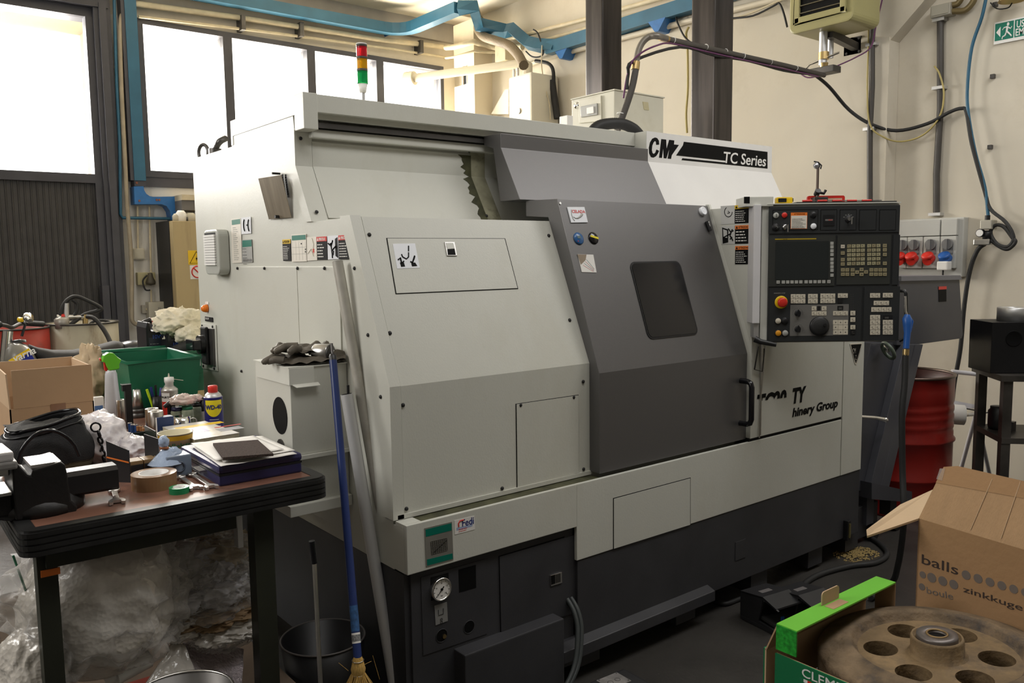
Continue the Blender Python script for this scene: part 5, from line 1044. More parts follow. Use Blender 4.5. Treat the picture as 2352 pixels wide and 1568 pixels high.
def rr_ring(z0, z1, off, inner):
    """rubber edge strip: rounded front corners, runs round front and both ends"""
    r = 0.035; pts = []
    x0_, x1_, y0_ = bxl - off, bxr + off, bf - off
    out = [(x0_, bb)] + [(x0_ + r - r * math.cos(a), y0_ + r - r * math.sin(a)) for a in [i * PI / 10 for i in range(6)]] + [(x1_ - r + r * math.sin(a), y0_ + r - r * math.cos(a)) for a in [i * PI / 10 for i in range(6)]] + [(x1_, bb)]
    x0i, x1i, y0i = bxl + inner, bxr - inner, bf + inner
    return out + [(x1i, bb), (x1i, y0i), (x0i, y0i), (x0i, bb)]
eo = MB()
eo.profz(rr_ring(0, 0, -0.001, 0.032), BZ - 0.060, BZ - 0.001)
for i in range(4): eo.profz(rr_ring(0, 0, 0.003, 0.031), BZ - 0.058 + i * 0.0147, BZ - 0.058 + i * 0.0147 + 0.0105)
eo.profz(rr_ring(0, 0, -0.002, 0.034), BZ - 0.002, BZ + 0.0015)
eo.build('edge_strip', mat('edge_rubber', (0.016, 0.016, 0.016), 0.38, var=0.4, scale=12), T)
az = PY(bf + 0.02, 300, 1268).z
MB().box(bxl + 0.05, B(545, 1180, 0.84).x, bf + 0.03, bf + 0.05, az, BZ - 0.06).build('apron', darkbench, T)
def leg(u0, u1, yy, z1=BZ - 0.06, m=darkbench, dy=0.05, name='leg'):
    a = PY(yy, u0, 1350); b = PY(yy, u1, 1350); return MB().box(a.x, b.x, yy, yy + dy, 0, z1).build(name, m, T)
l1 = leg(88, 136, bf + 0.05); leg(590, 634, bf + 0.05)
p = PY(bf + 0.048, 116, 1314); MB().box(p.x - 0.02, p.x + 0.02, bf + 0.046, bf + 0.05, p.z - 0.008, p.z + 0.008).build('orange_tape', orange, l1)
for x_ in (bxl + 0.05, bxr - 0.1): MB().box(x_, x_ + 0.05, bb - 0.08, bb - 0.03, 0, BZ - 0.06).build('leg', darkbench, T)
MB().box(PY(bf + 0.05, 545, 1200).x, PY(bf + 0.05, 557, 1200).x, bf + 0.05, bf + 0.08, PY(bf + 0.05, 550, 1258).z, BZ - 0.06).build('bracket', alu, T)
SZ = 0.26
MB().box(bxl + 0.05, bxr - 0.06, bf + 0.11, bb - 0.05, SZ - 0.025, SZ).build('lower_shelf', mat('worn_chipboard', (0.14, 0.10, 0.07), 0.8, var=0.3), T)
# ---- vise
cast = mat('cast_iron_black', (0.018, 0.017, 0.017), 0.42, 0.35, var=0.3, scale=8, bump=0.1, bscale=60)
T = thing('bench_vise', 'black cast iron bench vise with worn bright jaws on the bench corner', 'vise', (0.28, 2.25, BZ))
vy = B(100, 1195).y + 0.03
def vz(v, u=100): return PY(vy, u, v).z
def vx(u, v=1100): return PY(vy, u, v).x
cb_ = PY(vy + 0.06, 95, 1175)
MB().lathe([(0, 0), (px2m(cb_, 96), 0), (px2m(cb_, 96), 0.018), (px2m(cb_, 80), 0.04), (px2m(cb_, 62), 0.046), (0, 0.046)], (cb_.x, vy + 0.09, BZ)).build('swivel_base', cast, T)
prof = [(vx(30), vz(1185)), (vx(28), vz(1120)), (vx(30), vz(1058, 38)), (vx(40), vz(1052)), (vx(64), vz(1085)), (vx(72), vz(1088)), (vx(76), vz(1076)), (vx(142), vz(1066)), (vx(152), vz(1074)), (vx(156), vz(1098)), (vx(160), vz(1160)), (vx(175), vz(1178)), (vx(170), vz(1190))]
MB().profy(prof, vy, vy + 0.14).build('body', cast, T, bevel=0.006)
MB().box(vx(73, 1080), vx(143, 1070), vy + 0.01, vy + 0.12, vz(1072) - 0.002, vz(1072) + 0.006).build('anvil', mat('worn_iron', (0.40, 0.38, 0.36), 0.4, 0.7, var=0.2, scale=20), T)
sl = MB(); y0_, z0_ = vy + 0.03, vz(1140, 220); z1_ = vz(1084, 220)
sl.prism([(vx(150), y0_ + c_[0] * 0.075, z0_ + c_[1] * (z1_ - z0_)) for c_ in ((0.1, 0), (0.9, 0), (1, 0.12), (1, 0.85), (0.8, 1), (0.2, 1), (0, 0.85), (0, 0.12))], (vx(280, 1110) - vx(150), 0, 0)); sl.build('slide', mat('slide_iron', (0.035, 0.034, 0.036), 0.35, 0.6, var=0.2), T)
MB().box(vx(-60), vx(30), vy + 0.02, vy + 0.12, vz(1178), vz(1125)).build('body', cast, T, bevel=0.006)
MB().box(vx(-40), vx(24), vy + 0.0, vy + 0.12, vz(1125), vz(1118)).build('screw_guard', steel, T)
jm = mat('jaw_light', (0.62, 0.60, 0.60), 0.4, 0.3, var=0.1)
MB().box(vx(-70), vx(36, 1040), vy - 0.02, vy + 0.13, vz(1064), vz(1046)).build('jaw', mat('jaw_side', (0.32, 0.31, 0.30), 0.5, 0.4, var=0.3), T, bevel=0.005)
MB().prism([(vx(-70), vy - 0.015, vz(1046)), (vx(34), vy - 0.015, vz(1046)), (vx(27), vy + 0.12, vz(1046)), (vx(-70), vy + 0.12, vz(1046))], (0, 0, 0.022)).build('jaw', jm, T, bevel=0.005)
MB().box(vx(-60), vx(27), vy + 0.02, vy + 0.10, vz(1085), vz(1064)).build('jaw_carrier', steel, T, bevel=0.004)
# ---- wrenches
wm = mat('wrench_chrome', (0.62, 0.60, 0.58), 0.3, 0.9, var=0.15, scale=25)
def wrench(tip, tail, label, s=1.0, grp=None):
    a = B(*tip); b = B(*tail); d = (b - a); L_n = d.length; d.normalize()
    T = thing('open_end_wrench', label, 'wrench', (a + b) / 2, grp); M = fr(a + Vector((0, 0, 0.003)), d, Vector((-d.y, d.x, 0)))
    w_ = 0.019 * s
    pts = [(-0.004 * s, -w_ * 0.95, 0), (0.012 * s, -w_ * 1.05, 0), (0.026 * s, -w_ * 0.8, 0), (0.036 * s, -w_ * 0.35, 0), (0.036 * s, w_ * 0.35, 0), (0.026 * s, w_ * 0.8, 0), (0.012 * s, w_ * 1.05, 0), (-0.004 * s, w_ * 0.95, 0), (0.0, w_ * 0.5, 0), (0.014 * s, w_ * 0.45, 0), (0.014 * s, -w_ * 0.45, 0), (0.0, -w_ * 0.5, 0)]
    MB().prism(pts, (0, 0, 0.007), M).build('jaw_head', wm, T)
    MB().box(0.033 * s, L_n - 0.02, -w_ * 0.36, w_ * 0.36, 0.001, 0.006, M).build('shank', wm, T, bevel=0.0012)
    MB().lathe([(0.007 * s, 0), (w_ * 0.8, 0), (w_ * 0.8, 0.007), (0.007 * s, 0.007), (0.007 * s, 0)], (L_n - 0.012, 0, 0), n=18, M=M).build('ring_head', wm, T)
wrench((270, 1160), (262, 1128), 'bright open end wrench lying under the vise slide', 1.0)
wrench((452, 1127), (412, 1098), 'left one of two wrenches on the bench between green tape and blue case', 0.95)
wrench((488, 1125), (440, 1092), 'right one of two wrenches on the bench, touching the blue case', 0.9)
# ---- tapes
def tape(u, v, rpx, hpx, label, m, mi, thick=0.3, name='tape_roll'):
    p = B(u, v); r = px2m(p, rpx); h_ = px2m(p, hpx); T = thing(name, label, 'tape', p)
    MB().lathe([(r * (1 - thick), 0), (r, 0), (r, h_), (r * (1 - thick), h_), (r * (1 - thick), 0)], p, n=40, smooth=False).build('tape', m, T); T2 = MB().lathe([(r * (1 - thick) * 0.94, 0), (r * (1 - thick), 0), (r * (1 - thick), h_ + 0.001), (r * (1 - thick) * 0.94, h_ + 0.001), (r * (1 - thick) * 0.94, 0)], p, n=40).build('core', mi, T)
    return T
tape(355, 1118, 49, 34, 'roll of brown packing tape on the bench front edge', mat('brown_tape', (0.26, 0.15, 0.075), 0.25, var=0.05), white, 0.34)
tape(412, 1131, 22, 14, 'small roll of green tape in front of the wrenches', mat('green_tape', (0.01, 0.22, 0.08), 0.3), white, 0.4)
# ---- dark blue plastic case with papers and a scouring pad
cy0 = B(505, 1118).y; cl = B(505, 1118); cr = PY(cy0, 694, 1085); c2 = B(452, 1080)
cw = cr.x - cl.x; ch = topz(cl, 505, 1070) - BZ; cd = 0.33
navy = mat('navy_case', (0.022, 0.020, 0.075), 0.38, var=0.08)
T = thing('tool_case', 'dark blue plastic case lying flat, covered with loose papers', 'case', (cl.x + cw / 2, cy0 + cd / 2, BZ))
MB().box(cl.x, cl.x + cw, cy0, cy0 + cd, BZ, BZ + ch * 0.55).build('case_bottom', navy, T, bevel=0.006)
MB().box(cl.x - 0.003, cl.x + cw + 0.003, cy0 - 0.003, cy0 + cd, BZ + ch * 0.58, BZ + ch).build('case_lid', navy, T, bevel=0.012)
MB().box(cl.x - 0.001, cl.x + cw, cy0 - 0.001, cy0 + cd, BZ + ch * 0.5, BZ + ch * 0.6).build('case_seam', black, T)
MB().box(cl.x - 0.02, cl.x, cy0 + 0.10, cy0 + 0.16, BZ + ch * 0.42, BZ + ch * 0.48).build('case_latch', steel, T)
zt = BZ + ch
q = [PZ(zt + 0.002, 507, 1071), PZ(zt + 0.002, 682, 1042), PZ(zt + 0.002, 600, 1006), PZ(zt + 0.002, 442, 1026)]
for k, (dz, sh, lab) in enumerate(((0.001, (0, 0), 'lowest creased sheet of paper on the blue case'), (0.005, (0.012, 0.02), 'middle loose sheet of paper on the blue case'), (0.009, (-0.008, 0.03), 'top sheet of paper under the dark scouring pad'))):
    c_ = sum(q, Vector()) / 4; A = [c_ + (v_ - c_) * (1 - 0.05 * k) + Vector((sh[0], sh[1], 0)) for v_ in q]
    def sheet(a, b, A=A, dz=dz, k=k):
        p = A[0].lerp(A[1], a).lerp(A[3].lerp(A[2], a), b); p.z = zt + dz + 0.003 * (0.5 + 0.5 * noise.noise(Vector((a * 6, b * 6, k)))); return p
    o = MB().grid(sheet, 14, 10).build('paper_sheet', paper, solid=0.0006); tag(o, lab, 'paper', 'papers on the blue case')
q = [PZ(zt + 0.02, 512, 1051), PZ(zt + 0.02, 628, 1042), PZ(zt + 0.02, 592, 1010), PZ(zt + 0.02, 489, 1018)]
o = MB().prism([(v_.x, v_.y, zt + 0.014) for v_ in q], (0, 0, 0.007)).build('scouring_pad', mat('maroon_abrasive', (0.055, 0.036, 0.028), 0.95, var=0.3, scale=150, bump=0.8, bscale=300)); tag(o, 'dark brown scouring pad lying on the papers', 'pad')
# ---- magazines
mcols = [((0.66, 0.62, 0.55), 'lower magazine of the stack behind the blue case'), ((0.60, 0.56, 0.48), 'middle magazine of the stack behind the blue case'), ((0.72, 0.70, 0.68), 'colourful top magazine of the stack behind the blue case')]
mg = mat('magazine_cover', (0.70, 0.68, 0.64), 0.3, var=0.1, scale=14, stain=(0.45, 0.36, 0.05), samt=0.75, sscale=16)
a = B(445, 1046); w1 = B(568, 1035)
for k in range(3):
    z0 = BZ + 0.0165 * k + 0.001; yy0 = a.y + 0.004 * k + (0.012 if k == 1 else 0); x0_ = a.x + 0.004 * k; M = Matrix.Translation((x0_, yy0, 0)) @ Matrix.Rotation(0.06 * (k - 1), 4, 'Z')
    mw = (w1.x - a.x) * (0.95 if k else 1.02)
    T = thing('magazine', mcols[k][1], 'magazine', (x0_ + mw / 2, yy0 + 0.14, z0), 'magazines on the bench')
    MB().box(0, mw, 0, 0.28, z0, z0 + 0.013, M).build('pages', mat('page_block', (0.42, 0.39, 0.28), 0.8, var=0.15, scale=80), T)
    MB().box(-0.001, mw + 0.001, -0.001, 0.281, z0 + 0.0131, z0 + 0.0141, M).build('cover', mg if k == 2 else paper, T)
    if k == 2:
        for (x_, y_, ww, hh, cc) in ((0.02, 0.20, 0.16, 0.035, yellow), (0.03, 0.10, 0.06, 0.07, mat('lilac_print', (0.42, 0.38, 0.55), 0.4)), (0.12, 0.13, 0.09, 0.012, red), (0.11, 0.06, 0.08, 0.05, mat('photo_grey', (0.30, 0.30, 0.32), 0.4))): MB().box(x_, x_ + ww, y_, y_ + hh, z0 + 0.0142, z0 + 0.0145, M).build('cover_print', cc, T)
# ---- tub, tin, bags, boxes
p = B(405, 1040); r = px2m(p, 38); ztp = topz(p, 402, 992)
T = thing('food_tub', 'white oval margarine tub with a yellow band and green lettering', 'tub', p)
MB().lathe([(0, 0), (r * 0.82, 0), (r * 0.98, (ztp - BZ) * 0.98), (r * 1.02, ztp - BZ), (r * 0.96, ztp - BZ), (r * 0.8, 0.004), (0, 0.004)], p, n=36).build('tub', mat('tub_cream', (0.66, 0.60, 0.42), 0.4), T)
MB().lathe([(r * 0.965, (ztp - BZ) * 0.72), (r * 0.995, (ztp - BZ) * 0.93)], p, n=36).build('yellow_band', mat('tub_yellow', (0.62, 0.36, 0.02), 0.4), T)
def wrap_text(s, c, r, z, size, m, parent, u=None, bold=0.01, sx=1.0, cap=None):
    """letters bent round an upright cylinder, facing the room"""
    d = Vector((0, 0, 0)) - Vector((c.x, c.y, 0)); a0 = math.atan2(d.y, d.x) + (u or 0)
    M = Matrix.Identity(4); o = text(s, M, size, m, None, align='CENTER', bold=bold, sx=sx, z=0, t=0.0004)
    bm = bmesh.new(); bm.from_mesh(o.data); bmesh.ops.subdivide_edges(bm, edges=[e_ for e_ in bm.edges if abs(e_.verts[0].co.x - e_.verts[1].co.x) > size * 0.25], cuts=2); bm.to_mesh(o.data); bm.free()
    inv = WM[parent.name].inverted()
    for v in o.data.vertices:
        an = a0 + v.co.x / r; rr_ = r + 0.0006 + v.co.z
        v.co = inv @ Vector((c.x + rr_ * math.cos(an), c.y + rr_ * math.sin(an), z + v.co.y))
    o.parent = parent; WM[o.name] = WM[parent.name].copy(); return o
wrap_text('Vallelata', p, r * 0.95, BZ + (ztp - BZ) * 0.33, 0.026, mat('dark_green_print', (0.01, 0.11, 0.05), 0.4), T, u=0.1)
p = B(447, 999, BZ + 0.05); p.z = BZ + 0.05
p = B(455, 1012); T = thing('tin_cup', 'small bright metal cup behind the magazines', 'cup', (p.x, p.y + 0.2, BZ)); c_ = Vector((p.x + 0.01, p.y + 0.2, BZ)); r = 0.03
MB().lathe([(0, 0), (r, 0), (r, 0.055), (r - 0.002, 0.055), (r - 0.003, 0.004), (0, 0.004)], c_, n=28).build('cup', chrome, T); MB().ring(c_ + Vector((r + 0.008, 0, 0.03)), (0, 1, 0), 0.013, 0.0025, 14, 6).build('handle', chrome, T)
bagb = mat('pale_blue_film', (0.34, 0.42, 0.56), 0.15, var=0.2, scale=9, bump=0.6, bscale=25)
p = B(408, 1096); T = thing('plastic_bag', 'small pale blue plastic bag tied round a square box', 'bag', p)
w_ = px2m(p, 56)
MB().blob((p.x, p.y + 0.05, BZ + 0.035), w_ * 0.62, w_ * 0.5, 0.042, 3, 0.1, 3, crease=0.08, flat=-0.034).build('bag', bagb, T)
MB().box(p.x - w_ * 0.42, p.x + w_ * 0.58, p.y - 0.004, p.y + 0.06, BZ + 0.002, BZ + 0.062).build('wrapped_box', mat('blue_grey_box', (0.20, 0.25, 0.33), 0.18, var=0.15), T, bevel=0.004)
MB().ring((p.x + w_ * 0.08, p.y - 0.005, BZ + 0.03), (0, 1, 0), 0.014, 0.003, 18, 6).build('box_disc', mat('blue_grey_dark', (0.09, 0.11, 0.15), 0.3), T)
MB().blob((p.x - w_ * 0.35, p.y + 0.03, BZ + 0.10), 0.014, 0.014, 0.018, 4, 0.2).build('knot', bagb, T)
MB().ring((p.x - w_ * 0.33, p.y + 0.03, BZ + 0.083), (0.2, 0, 1), 0.009, 0.004, 14, 6).build('tie', mat('brown_tie', (0.30, 0.10, 0.03), 0.5), T)
MB().lathe([(0.006, 0.07), (0.022, 0.055), (0.05, 0.03)], (p.x - w_ * 0.3, p.y + 0.03, BZ + 0.01), n=12).build('bag_neck', bagb, T)
# battery blister cartons
T = thing('battery_carton', 'small black carton with orange stripe standing open before the white bag', 'carton', B(305, 1095))
p = B(300, 1108); 
MB().prism([p, p + Vector((-0.045, 0.05, 0)), p + Vector((-0.045, 0.05, 0.115)), p + Vector((0, 0, 0.09))], (0.002, 0.002, 0)).build('card_flap', mat('carton_black', (0.02, 0.02, 0.022), 0.35), T)
q_ = p + Vector((0.002, 0.002, 0)); 
MB().prism([p + Vector((-0.002, -0.002, 0.055)), p + Vector((-0.046, 0.047, 0.068)), p + Vector((-0.046, 0.047, 0.072)), p + Vector((-0.002, -0.002, 0.059))], (-0.0005, -0.0005, 0)).build('stripe', orange, T)
for k in range(3):
    x_ = p.x + 0.004 + k * 0.036
    MB().box(x_, x_ + 0.034, p.y + 0.01, p.y + 0.06, BZ, BZ + 0.055).build('pack', mat('pack_brown', (0.26, 0.16, 0.07), 0.4), T, bevel=0.002)
    MB().box(x_ + 0.001, x_ + 0.033, p.y + 0.008, p.y + 0.0095, BZ + 0.002, BZ + 0.045).build('pack_front', mat('carton_black', ()), T)
MB().prism([p + Vector((0.085, 0.03, 0.03)), p + Vector((0.06, 0.075, 0.03)), p + Vector((0.06, 0.075, 0.115)), p + Vector((0.085, 0.03, 0.105))], (0.002, 0.001, 0)).build('card_flap', mat('carton_black', ()), T)
T = thing('black_tray', 'open dark green tray box between the carton and the tub', 'tray', B(350, 1040))
p = B(306, 1052); q2_ = B(372, 1050)
b_ = MB(); w_ = q2_.x - p.x; d_y = 0.12; h_ = 0.055
b_.box(p.x, p.x + w_, p.y, p.y + 0.003, BZ, BZ + h_); b_.box(p.x, p.x + w_, p.y + d_y, p.y + d_y + 0.003, BZ, BZ + h_); b_.box(p.x, p.x + 0.003, p.y, p.y + d_y, BZ, BZ + h_); b_.box(p.x + w_ - 0.003, p.x + w_, p.y, p.y + d_y, BZ, BZ + h_ + 0.02); b_.box(p.x, p.x + w_, p.y, p.y + d_y, BZ, BZ + 0.003)
b_.build('tray', mat('tray_green_black', (0.02, 0.03, 0.022), 0.4), T)
MB().tube([(p.x, p.y, BZ + h_), (p.x + w_, p.y, BZ + h_), (p.x + w_, p.y + d_y, BZ + h_), (p.x, p.y + d_y, BZ + h_)], 0.0025, 6, closed=True).build('rim', mat('tray_rim', (0.08, 0.09, 0.07), 0.3), T)
# white plastic bag
wb = mat('white_film', (0.80, 0.76, 0.78), 0.22, var=0.05, bump=0.5, bscale=18)
p = B(262, 1058)
T = thing('plastic_bag', 'crumpled glossy white plastic bag slumped beside the black tool bag', 'bag', p)
MB().blob((p.x - 0.02, p.y + 0.07, BZ + 0.055), 0.085, 0.12, 0.085, 11, 0.16, 1.7, nu=90, nv=60, crease=0.11, flat=-0.054).build('bag', wb, T)
MB().blob((p.x + 0.045, p.y - 0.01, BZ + 0.03), 0.055, 0.07, 0.045, 12, 0.2, 1.9, nu=70, nv=46, crease=0.14, flat=-0.029).build('bag_mouth', wb, T)
# ---- black soft tool bag
fab = mat('black_nylon', (0.013, 0.013, 0.014), 0.75, var=0.2, scale=60, bump=0.3, bscale=300)
olv = mat('olive_webbing', (0.075, 0.062, 0.035), 0.8, var=0.1)
pf = B(130, 1098); bw = px2m(pf, 205); cx_ = pf.x - 0.005; 
T = thing('tool_bag', 'open black fabric tool bag with olive bottom behind the vise', 'bag', (cx_, pf.y + 0.1, BZ))
zt1 = topz(pf, 130, 975) - BZ; 
def bagpt(a, b):
    an = a * 2 * PI; h_ = b; rx = bw / 2 * (0.86 + 0.2 * math.sin(PI * min(1, h_ * 1.1)) - 0.12 * h_); ry = 0.095 * (0.95 + 0.15 * math.sin(PI * h_) - 0.12 * h_)
    k = 1 / (abs(math.cos(an)) ** 3 + abs(math.sin(an)) ** 3) ** (1 / 3.0)
    x_ = rx * math.cos(an) * k; y_ = ry * math.sin(an) * k
    z_ = h_ * (zt1 * 0.95 + (0.02 * math.cos(an) if h_ > 0.8 else 0))
    return Vector((cx_ + x_, pf.y + 0.11 + y_ + 0.01 * h_, BZ + 0.001 + z_ + 0.004 * noise.noise(Vector((x_ * 20, y_ * 20, h_ * 4)))))
MB().grid(lambda a, b: bagpt(a, 0.2 + 0.8 * b), 48, 18).build('bag_body', fab, T, solid=0.004)
bot = MB().grid(lambda a, b: bagpt(a, 0.22 * b), 48, 4); bot.box(cx_ - bw * 0.4, cx_ + bw * 0.4, pf.y + 0.05, pf.y + 0.17, BZ, BZ + 0.004); bot.build('bag_bottom', olv, T)
rim = [bagpt(i / 48, 1.0) + Vector((0, 0, 0.002)) for i in range(48)]; MB().tube(rim, 0.005, 8, closed=True).build('rim_piping', blackgloss, T)
MB().tube([bagpt(i / 48, 0.9) * 1.0 + (bagpt(i / 48, 0.9) - Vector((cx_, pf.y + 0.11, bagpt(i / 48, 0.9).z))).normalized() * 0.003 for i in range(48)], 0.003, 6, closed=True).build('seam', black, T)
MB().grid(lambda a, b: Vector((cx_ - bw * 0.38 + bw * 0.76 * a, pf.y + 0.05 + 0.12 * b, BZ + zt1 * 0.93 + 0.012 * noise.noise(Vector((a * 5, b * 5, 1))))), 14, 6).build('lid_lining', fab, T)
hp = []
for i in range(17):
    t_ = i / 16; a_ = 0.25; xx_ = cx_ - bw * 0.36 + bw * 0.62 * t_
    hp.append(Vector((xx_, pf.y - 0.006, BZ + 0.055 + 0.085 * math.sin(PI * t_) ** 0.6)))
MB().tube(hp, 0.005, 8).build('carry_handle', blackgloss, T)
q = Vector((cx_ + bw * 0.5, pf.y + 0.06, BZ + 0.12)); MB().ring(q, (0.3, 1, 0), 0.013, 0.003, 16, 6).build('clip_ring', blackgloss, T)
for k in range(5): MB().ring(q + Vector((0.006 + 0.002 * k, -0.01, -0.02 - 0.019 * k)), (1, 0.4 * (k % 2), 0.2), 0.010, 0.0035, 12, 6).build('strap_link', blackgloss, T)
MB().tube(smooth_path([q + Vector((0.014, -0.02, -0.11)), q + Vector((0.012, -0.06, -0.118)), q + Vector((-0.02, -0.08, -0.118))], 4), 0.006, 8).build('strap', fab, T)
# ---- big open cardboard box
p = B(222, 1022); yb_ = p.y; xr_ = p.x; xl_ = PY(yb_, 30, 1050).x; z1 = PY(yb_, 217, 920).z
ztb = PY(yb_, 213, 836).z; bd_ = 0.30
T = thing('cardboard_box', 'big open brown cardboard box behind the black tool bag', 'box', ((xl_ + xr_) / 2, yb_ + bd_ / 2, BZ))
zf = z1
b_ = MB(); t = 0.004
b_.box(xl_, xr_, yb_, yb_ + t, BZ, zf); b_.box(xl_, xr_, yb_ + bd_, yb_ + bd_ + t, BZ, zf); b_.box(xl_, xl_ + t, yb_, yb_ + bd_, BZ, zf); b_.box(xr_ - t, xr_, yb_, yb_ + bd_, BZ, zf); b_.box(xl_, xr_, yb_, yb_ + bd_, BZ, BZ + t); b_.build('box_body', cardboard, T)
A = PY(yb_, 25, 851.5); 
MB().box(A.x, xr_ - 0.002, yb_ - 0.001, yb_ + t - 0.001, zf + 0.001, ztb).build('flap', cardboard, T); MB().box(xl_, xr_, yb_ + bd_, yb_ + bd_ + t, zf, ztb).build('flap', cardlight, T)
MB().box(xr_ - t, xr_, yb_ + t, yb_ + bd_, zf, ztb - 0.004).build('flap', cardlight, T); MB().prism([(xl_, yb_, zf), (xl_, yb_ + bd_, zf), (xl_ - 0.005, yb_ + bd_, ztb), (xl_ - 0.005, yb_, ztb - 0.01)], (0.004, 0, 0)).build('flap', cardlight, T)
a = PY(yb_, 116, 934); b = PY(yb_, 151, 930); MB().box(a.x, b.x, yb_ - 0.0015, yb_, BZ + 0.02, zf + 0.004).build('packing_tape', mat('tape_brown_dark', (0.22, 0.11, 0.055), 0.3), T)
# ---- spray bottle
p = B(262, 975); T = thing('spray_bottle', 'clear spray bottle with green head and red trigger', 'bottle', p)
def zb_(v, u=262): return topz(p, u, v) - BZ
s = px2m(p, 1)
plast = mat('milky_plastic', (0.78, 0.80, 0.86), 0.25, var=0.02, trans=0.35)
MB().lathe([(0, 0), (17 * s, 0), (17 * s, zb_(930)), (15.5 * s, zb_(905)), (13 * s, zb_(865)), (12.5 * s, zb_(858)), (11 * s, zb_(853)), (9 * s, zb_(848)), (0, zb_(848))], p, n=28).build('bottle_body', plast, T)
MB().tube([p + Vector((0, 0, 0.01)), p + Vector((0.002, 0, zb_(850)))], 0.0018, 6).build('dip_tube', keyw, T)
gm2 = mat('sprayer_green', (0.13, 0.50, 0.03), 0.25, var=0.02)
hd = [(-19, 829), (-14, 815), (-4, 809.5), (6, 811), (14, 821), (22, 828), (17, 838), (17, 846), (15, 849), (-5, 851), (-9, 842), (-12, 832)]
MB().prism([(p.x + dx * s, p.y - 10 * s, topz(p, 242, v)) for dx, v in [(u_, v_) for u_, v_ in hd]], (0, 20 * s, 0)).build('spray_head', gm2, T, bevel=0.003)
MB().prism([(p.x + dx * s, p.y - 4 * s, topz(p, 242, v)) for dx, v in [(-14, 829), (-9, 832), (-6, 850), (-9, 853), (-13, 850)]], (0, 8 * s, 0)).build('trigger', red, T, bevel=0.0015)
MB().cyl((p.x - 19 * s, p.y, topz(p, 242, 824)), (p.x - 22 * s, p.y, topz(p, 242, 825)), 3.5 * s).build('nozzle', red, T)
# ---- generic small stuff
def can(name, label, cat, u, v, rpx, vtop, m, prof=None, lid=None, n=28, grp=None, parts=None):
    p = B(u, v); r = px2m(p, rpx); h_ = topz(p, u, vtop) - BZ; T = thing(name, label, cat, p, grp)
    pr3 = [(0, 0), (r, 0), (r, h_), (0, h_)] if prof is None else [(a_ * r, b_ * h_) for a_, b_ in prof]
    MB().lathe(pr3, p, n=n).build('body', m, T, bevel=0.0)
    return T, p, r, h_
def steelcyl(label, u, v, rpx, vtop, grp='steel sleeves on the bench'):
    T, p, r, h_ = can('steel_sleeve', label, 'sleeve', u, v, rpx, vtop, mat('ground_steel', (0.50, 0.47, 0.43), 0.28, 1.0, var=0.15, scale=3, stretch=(30, 30, 0.3)), [(0.55, 0.02), (0.92, 0), (1, 0.02), (1, 0.98), (0.93, 1), (0.6, 1), (0.55, 0.98), (0.55, 0.1)], grp=grp)
    MB().cyl(p + Vector((0, 0, h_ * 0.9)), p + Vector((0, 0, h_ * 0.95)), r * 0.56).build('bore', ink, T)
steelcyl('tall steel sleeve just right of the spray bottle', 279, 975, 11, 917)
steelcyl('steel sleeve behind another, next to the small blue box', 352, 1000, 15, 937)
steelcyl('steel sleeve in front of its twin, touching the small blue box', 361, 1008, 16.5, 943)
p = B(299, 985); T = thing('tool_post', 'upright black square bar with a bright top edge', 'bar', p)
h_ = topz(p, 291, 882) - BZ; s = px2m(p, 1)
MB().box(p.x - 6 * s, p.x + 8 * s, p.y, p.y + 0.02, BZ, BZ + h_).build('bar', black, T, bevel=0.001); MB().box(p.x - 12 * s, p.x + 7 * s, p.y - 0.002, p.y + 0.022, BZ + h_ - 0.002, BZ + h_ + 0.001).build('bar_edge', chrome, T)
MB().box(p.x - 11 * s, p.x - 5 * s, p.y, p.y + 0.02, BZ + h_ - 0.025, BZ + h_).build('bar', black, T)
p = B(318, 958); T = thing('tool_holder', 'steel cone tool holder standing on its dark flange', 'tool holder', p); s = px2m(p, 1); h1 = topz(p, 316, 938) - BZ; h2 = topz(p, 316, 894) - BZ
MB().lathe([(0, 0), (16 * s, 0), (16 * s, h1 * 0.4), (14 * s, h1 * 0.5), (14 * s, h1 * 0.6), (16 * s, h1 * 0.7), (16 * s, h1), (0, h1)], p, n=24).build('flange', darksteel, T); MB().lathe([(0, h1), (12.5 * s, h1), (8 * s, h2), (5 * s, h2 + 0.001), (4.5 * s, h2 - 0.01), (0, h2 - 0.01)], p, n=24).build('cone', steel, T)
T, p, r, h_ = can('paper_tube', 'white hollow tube roll behind the steel cone', 'tube', 337, 950, 13, 897, white, [(0.6, 0), (1, 0), (1, 1), (0.75, 1), (0.7, 0.9), (0.6, 0.5)])
MB().cyl(p + Vector((0, 0, h_ * 0.88)), p + Vector((0, 0, h_ * 0.9)), r * 0.7).build('bore', ink, T)
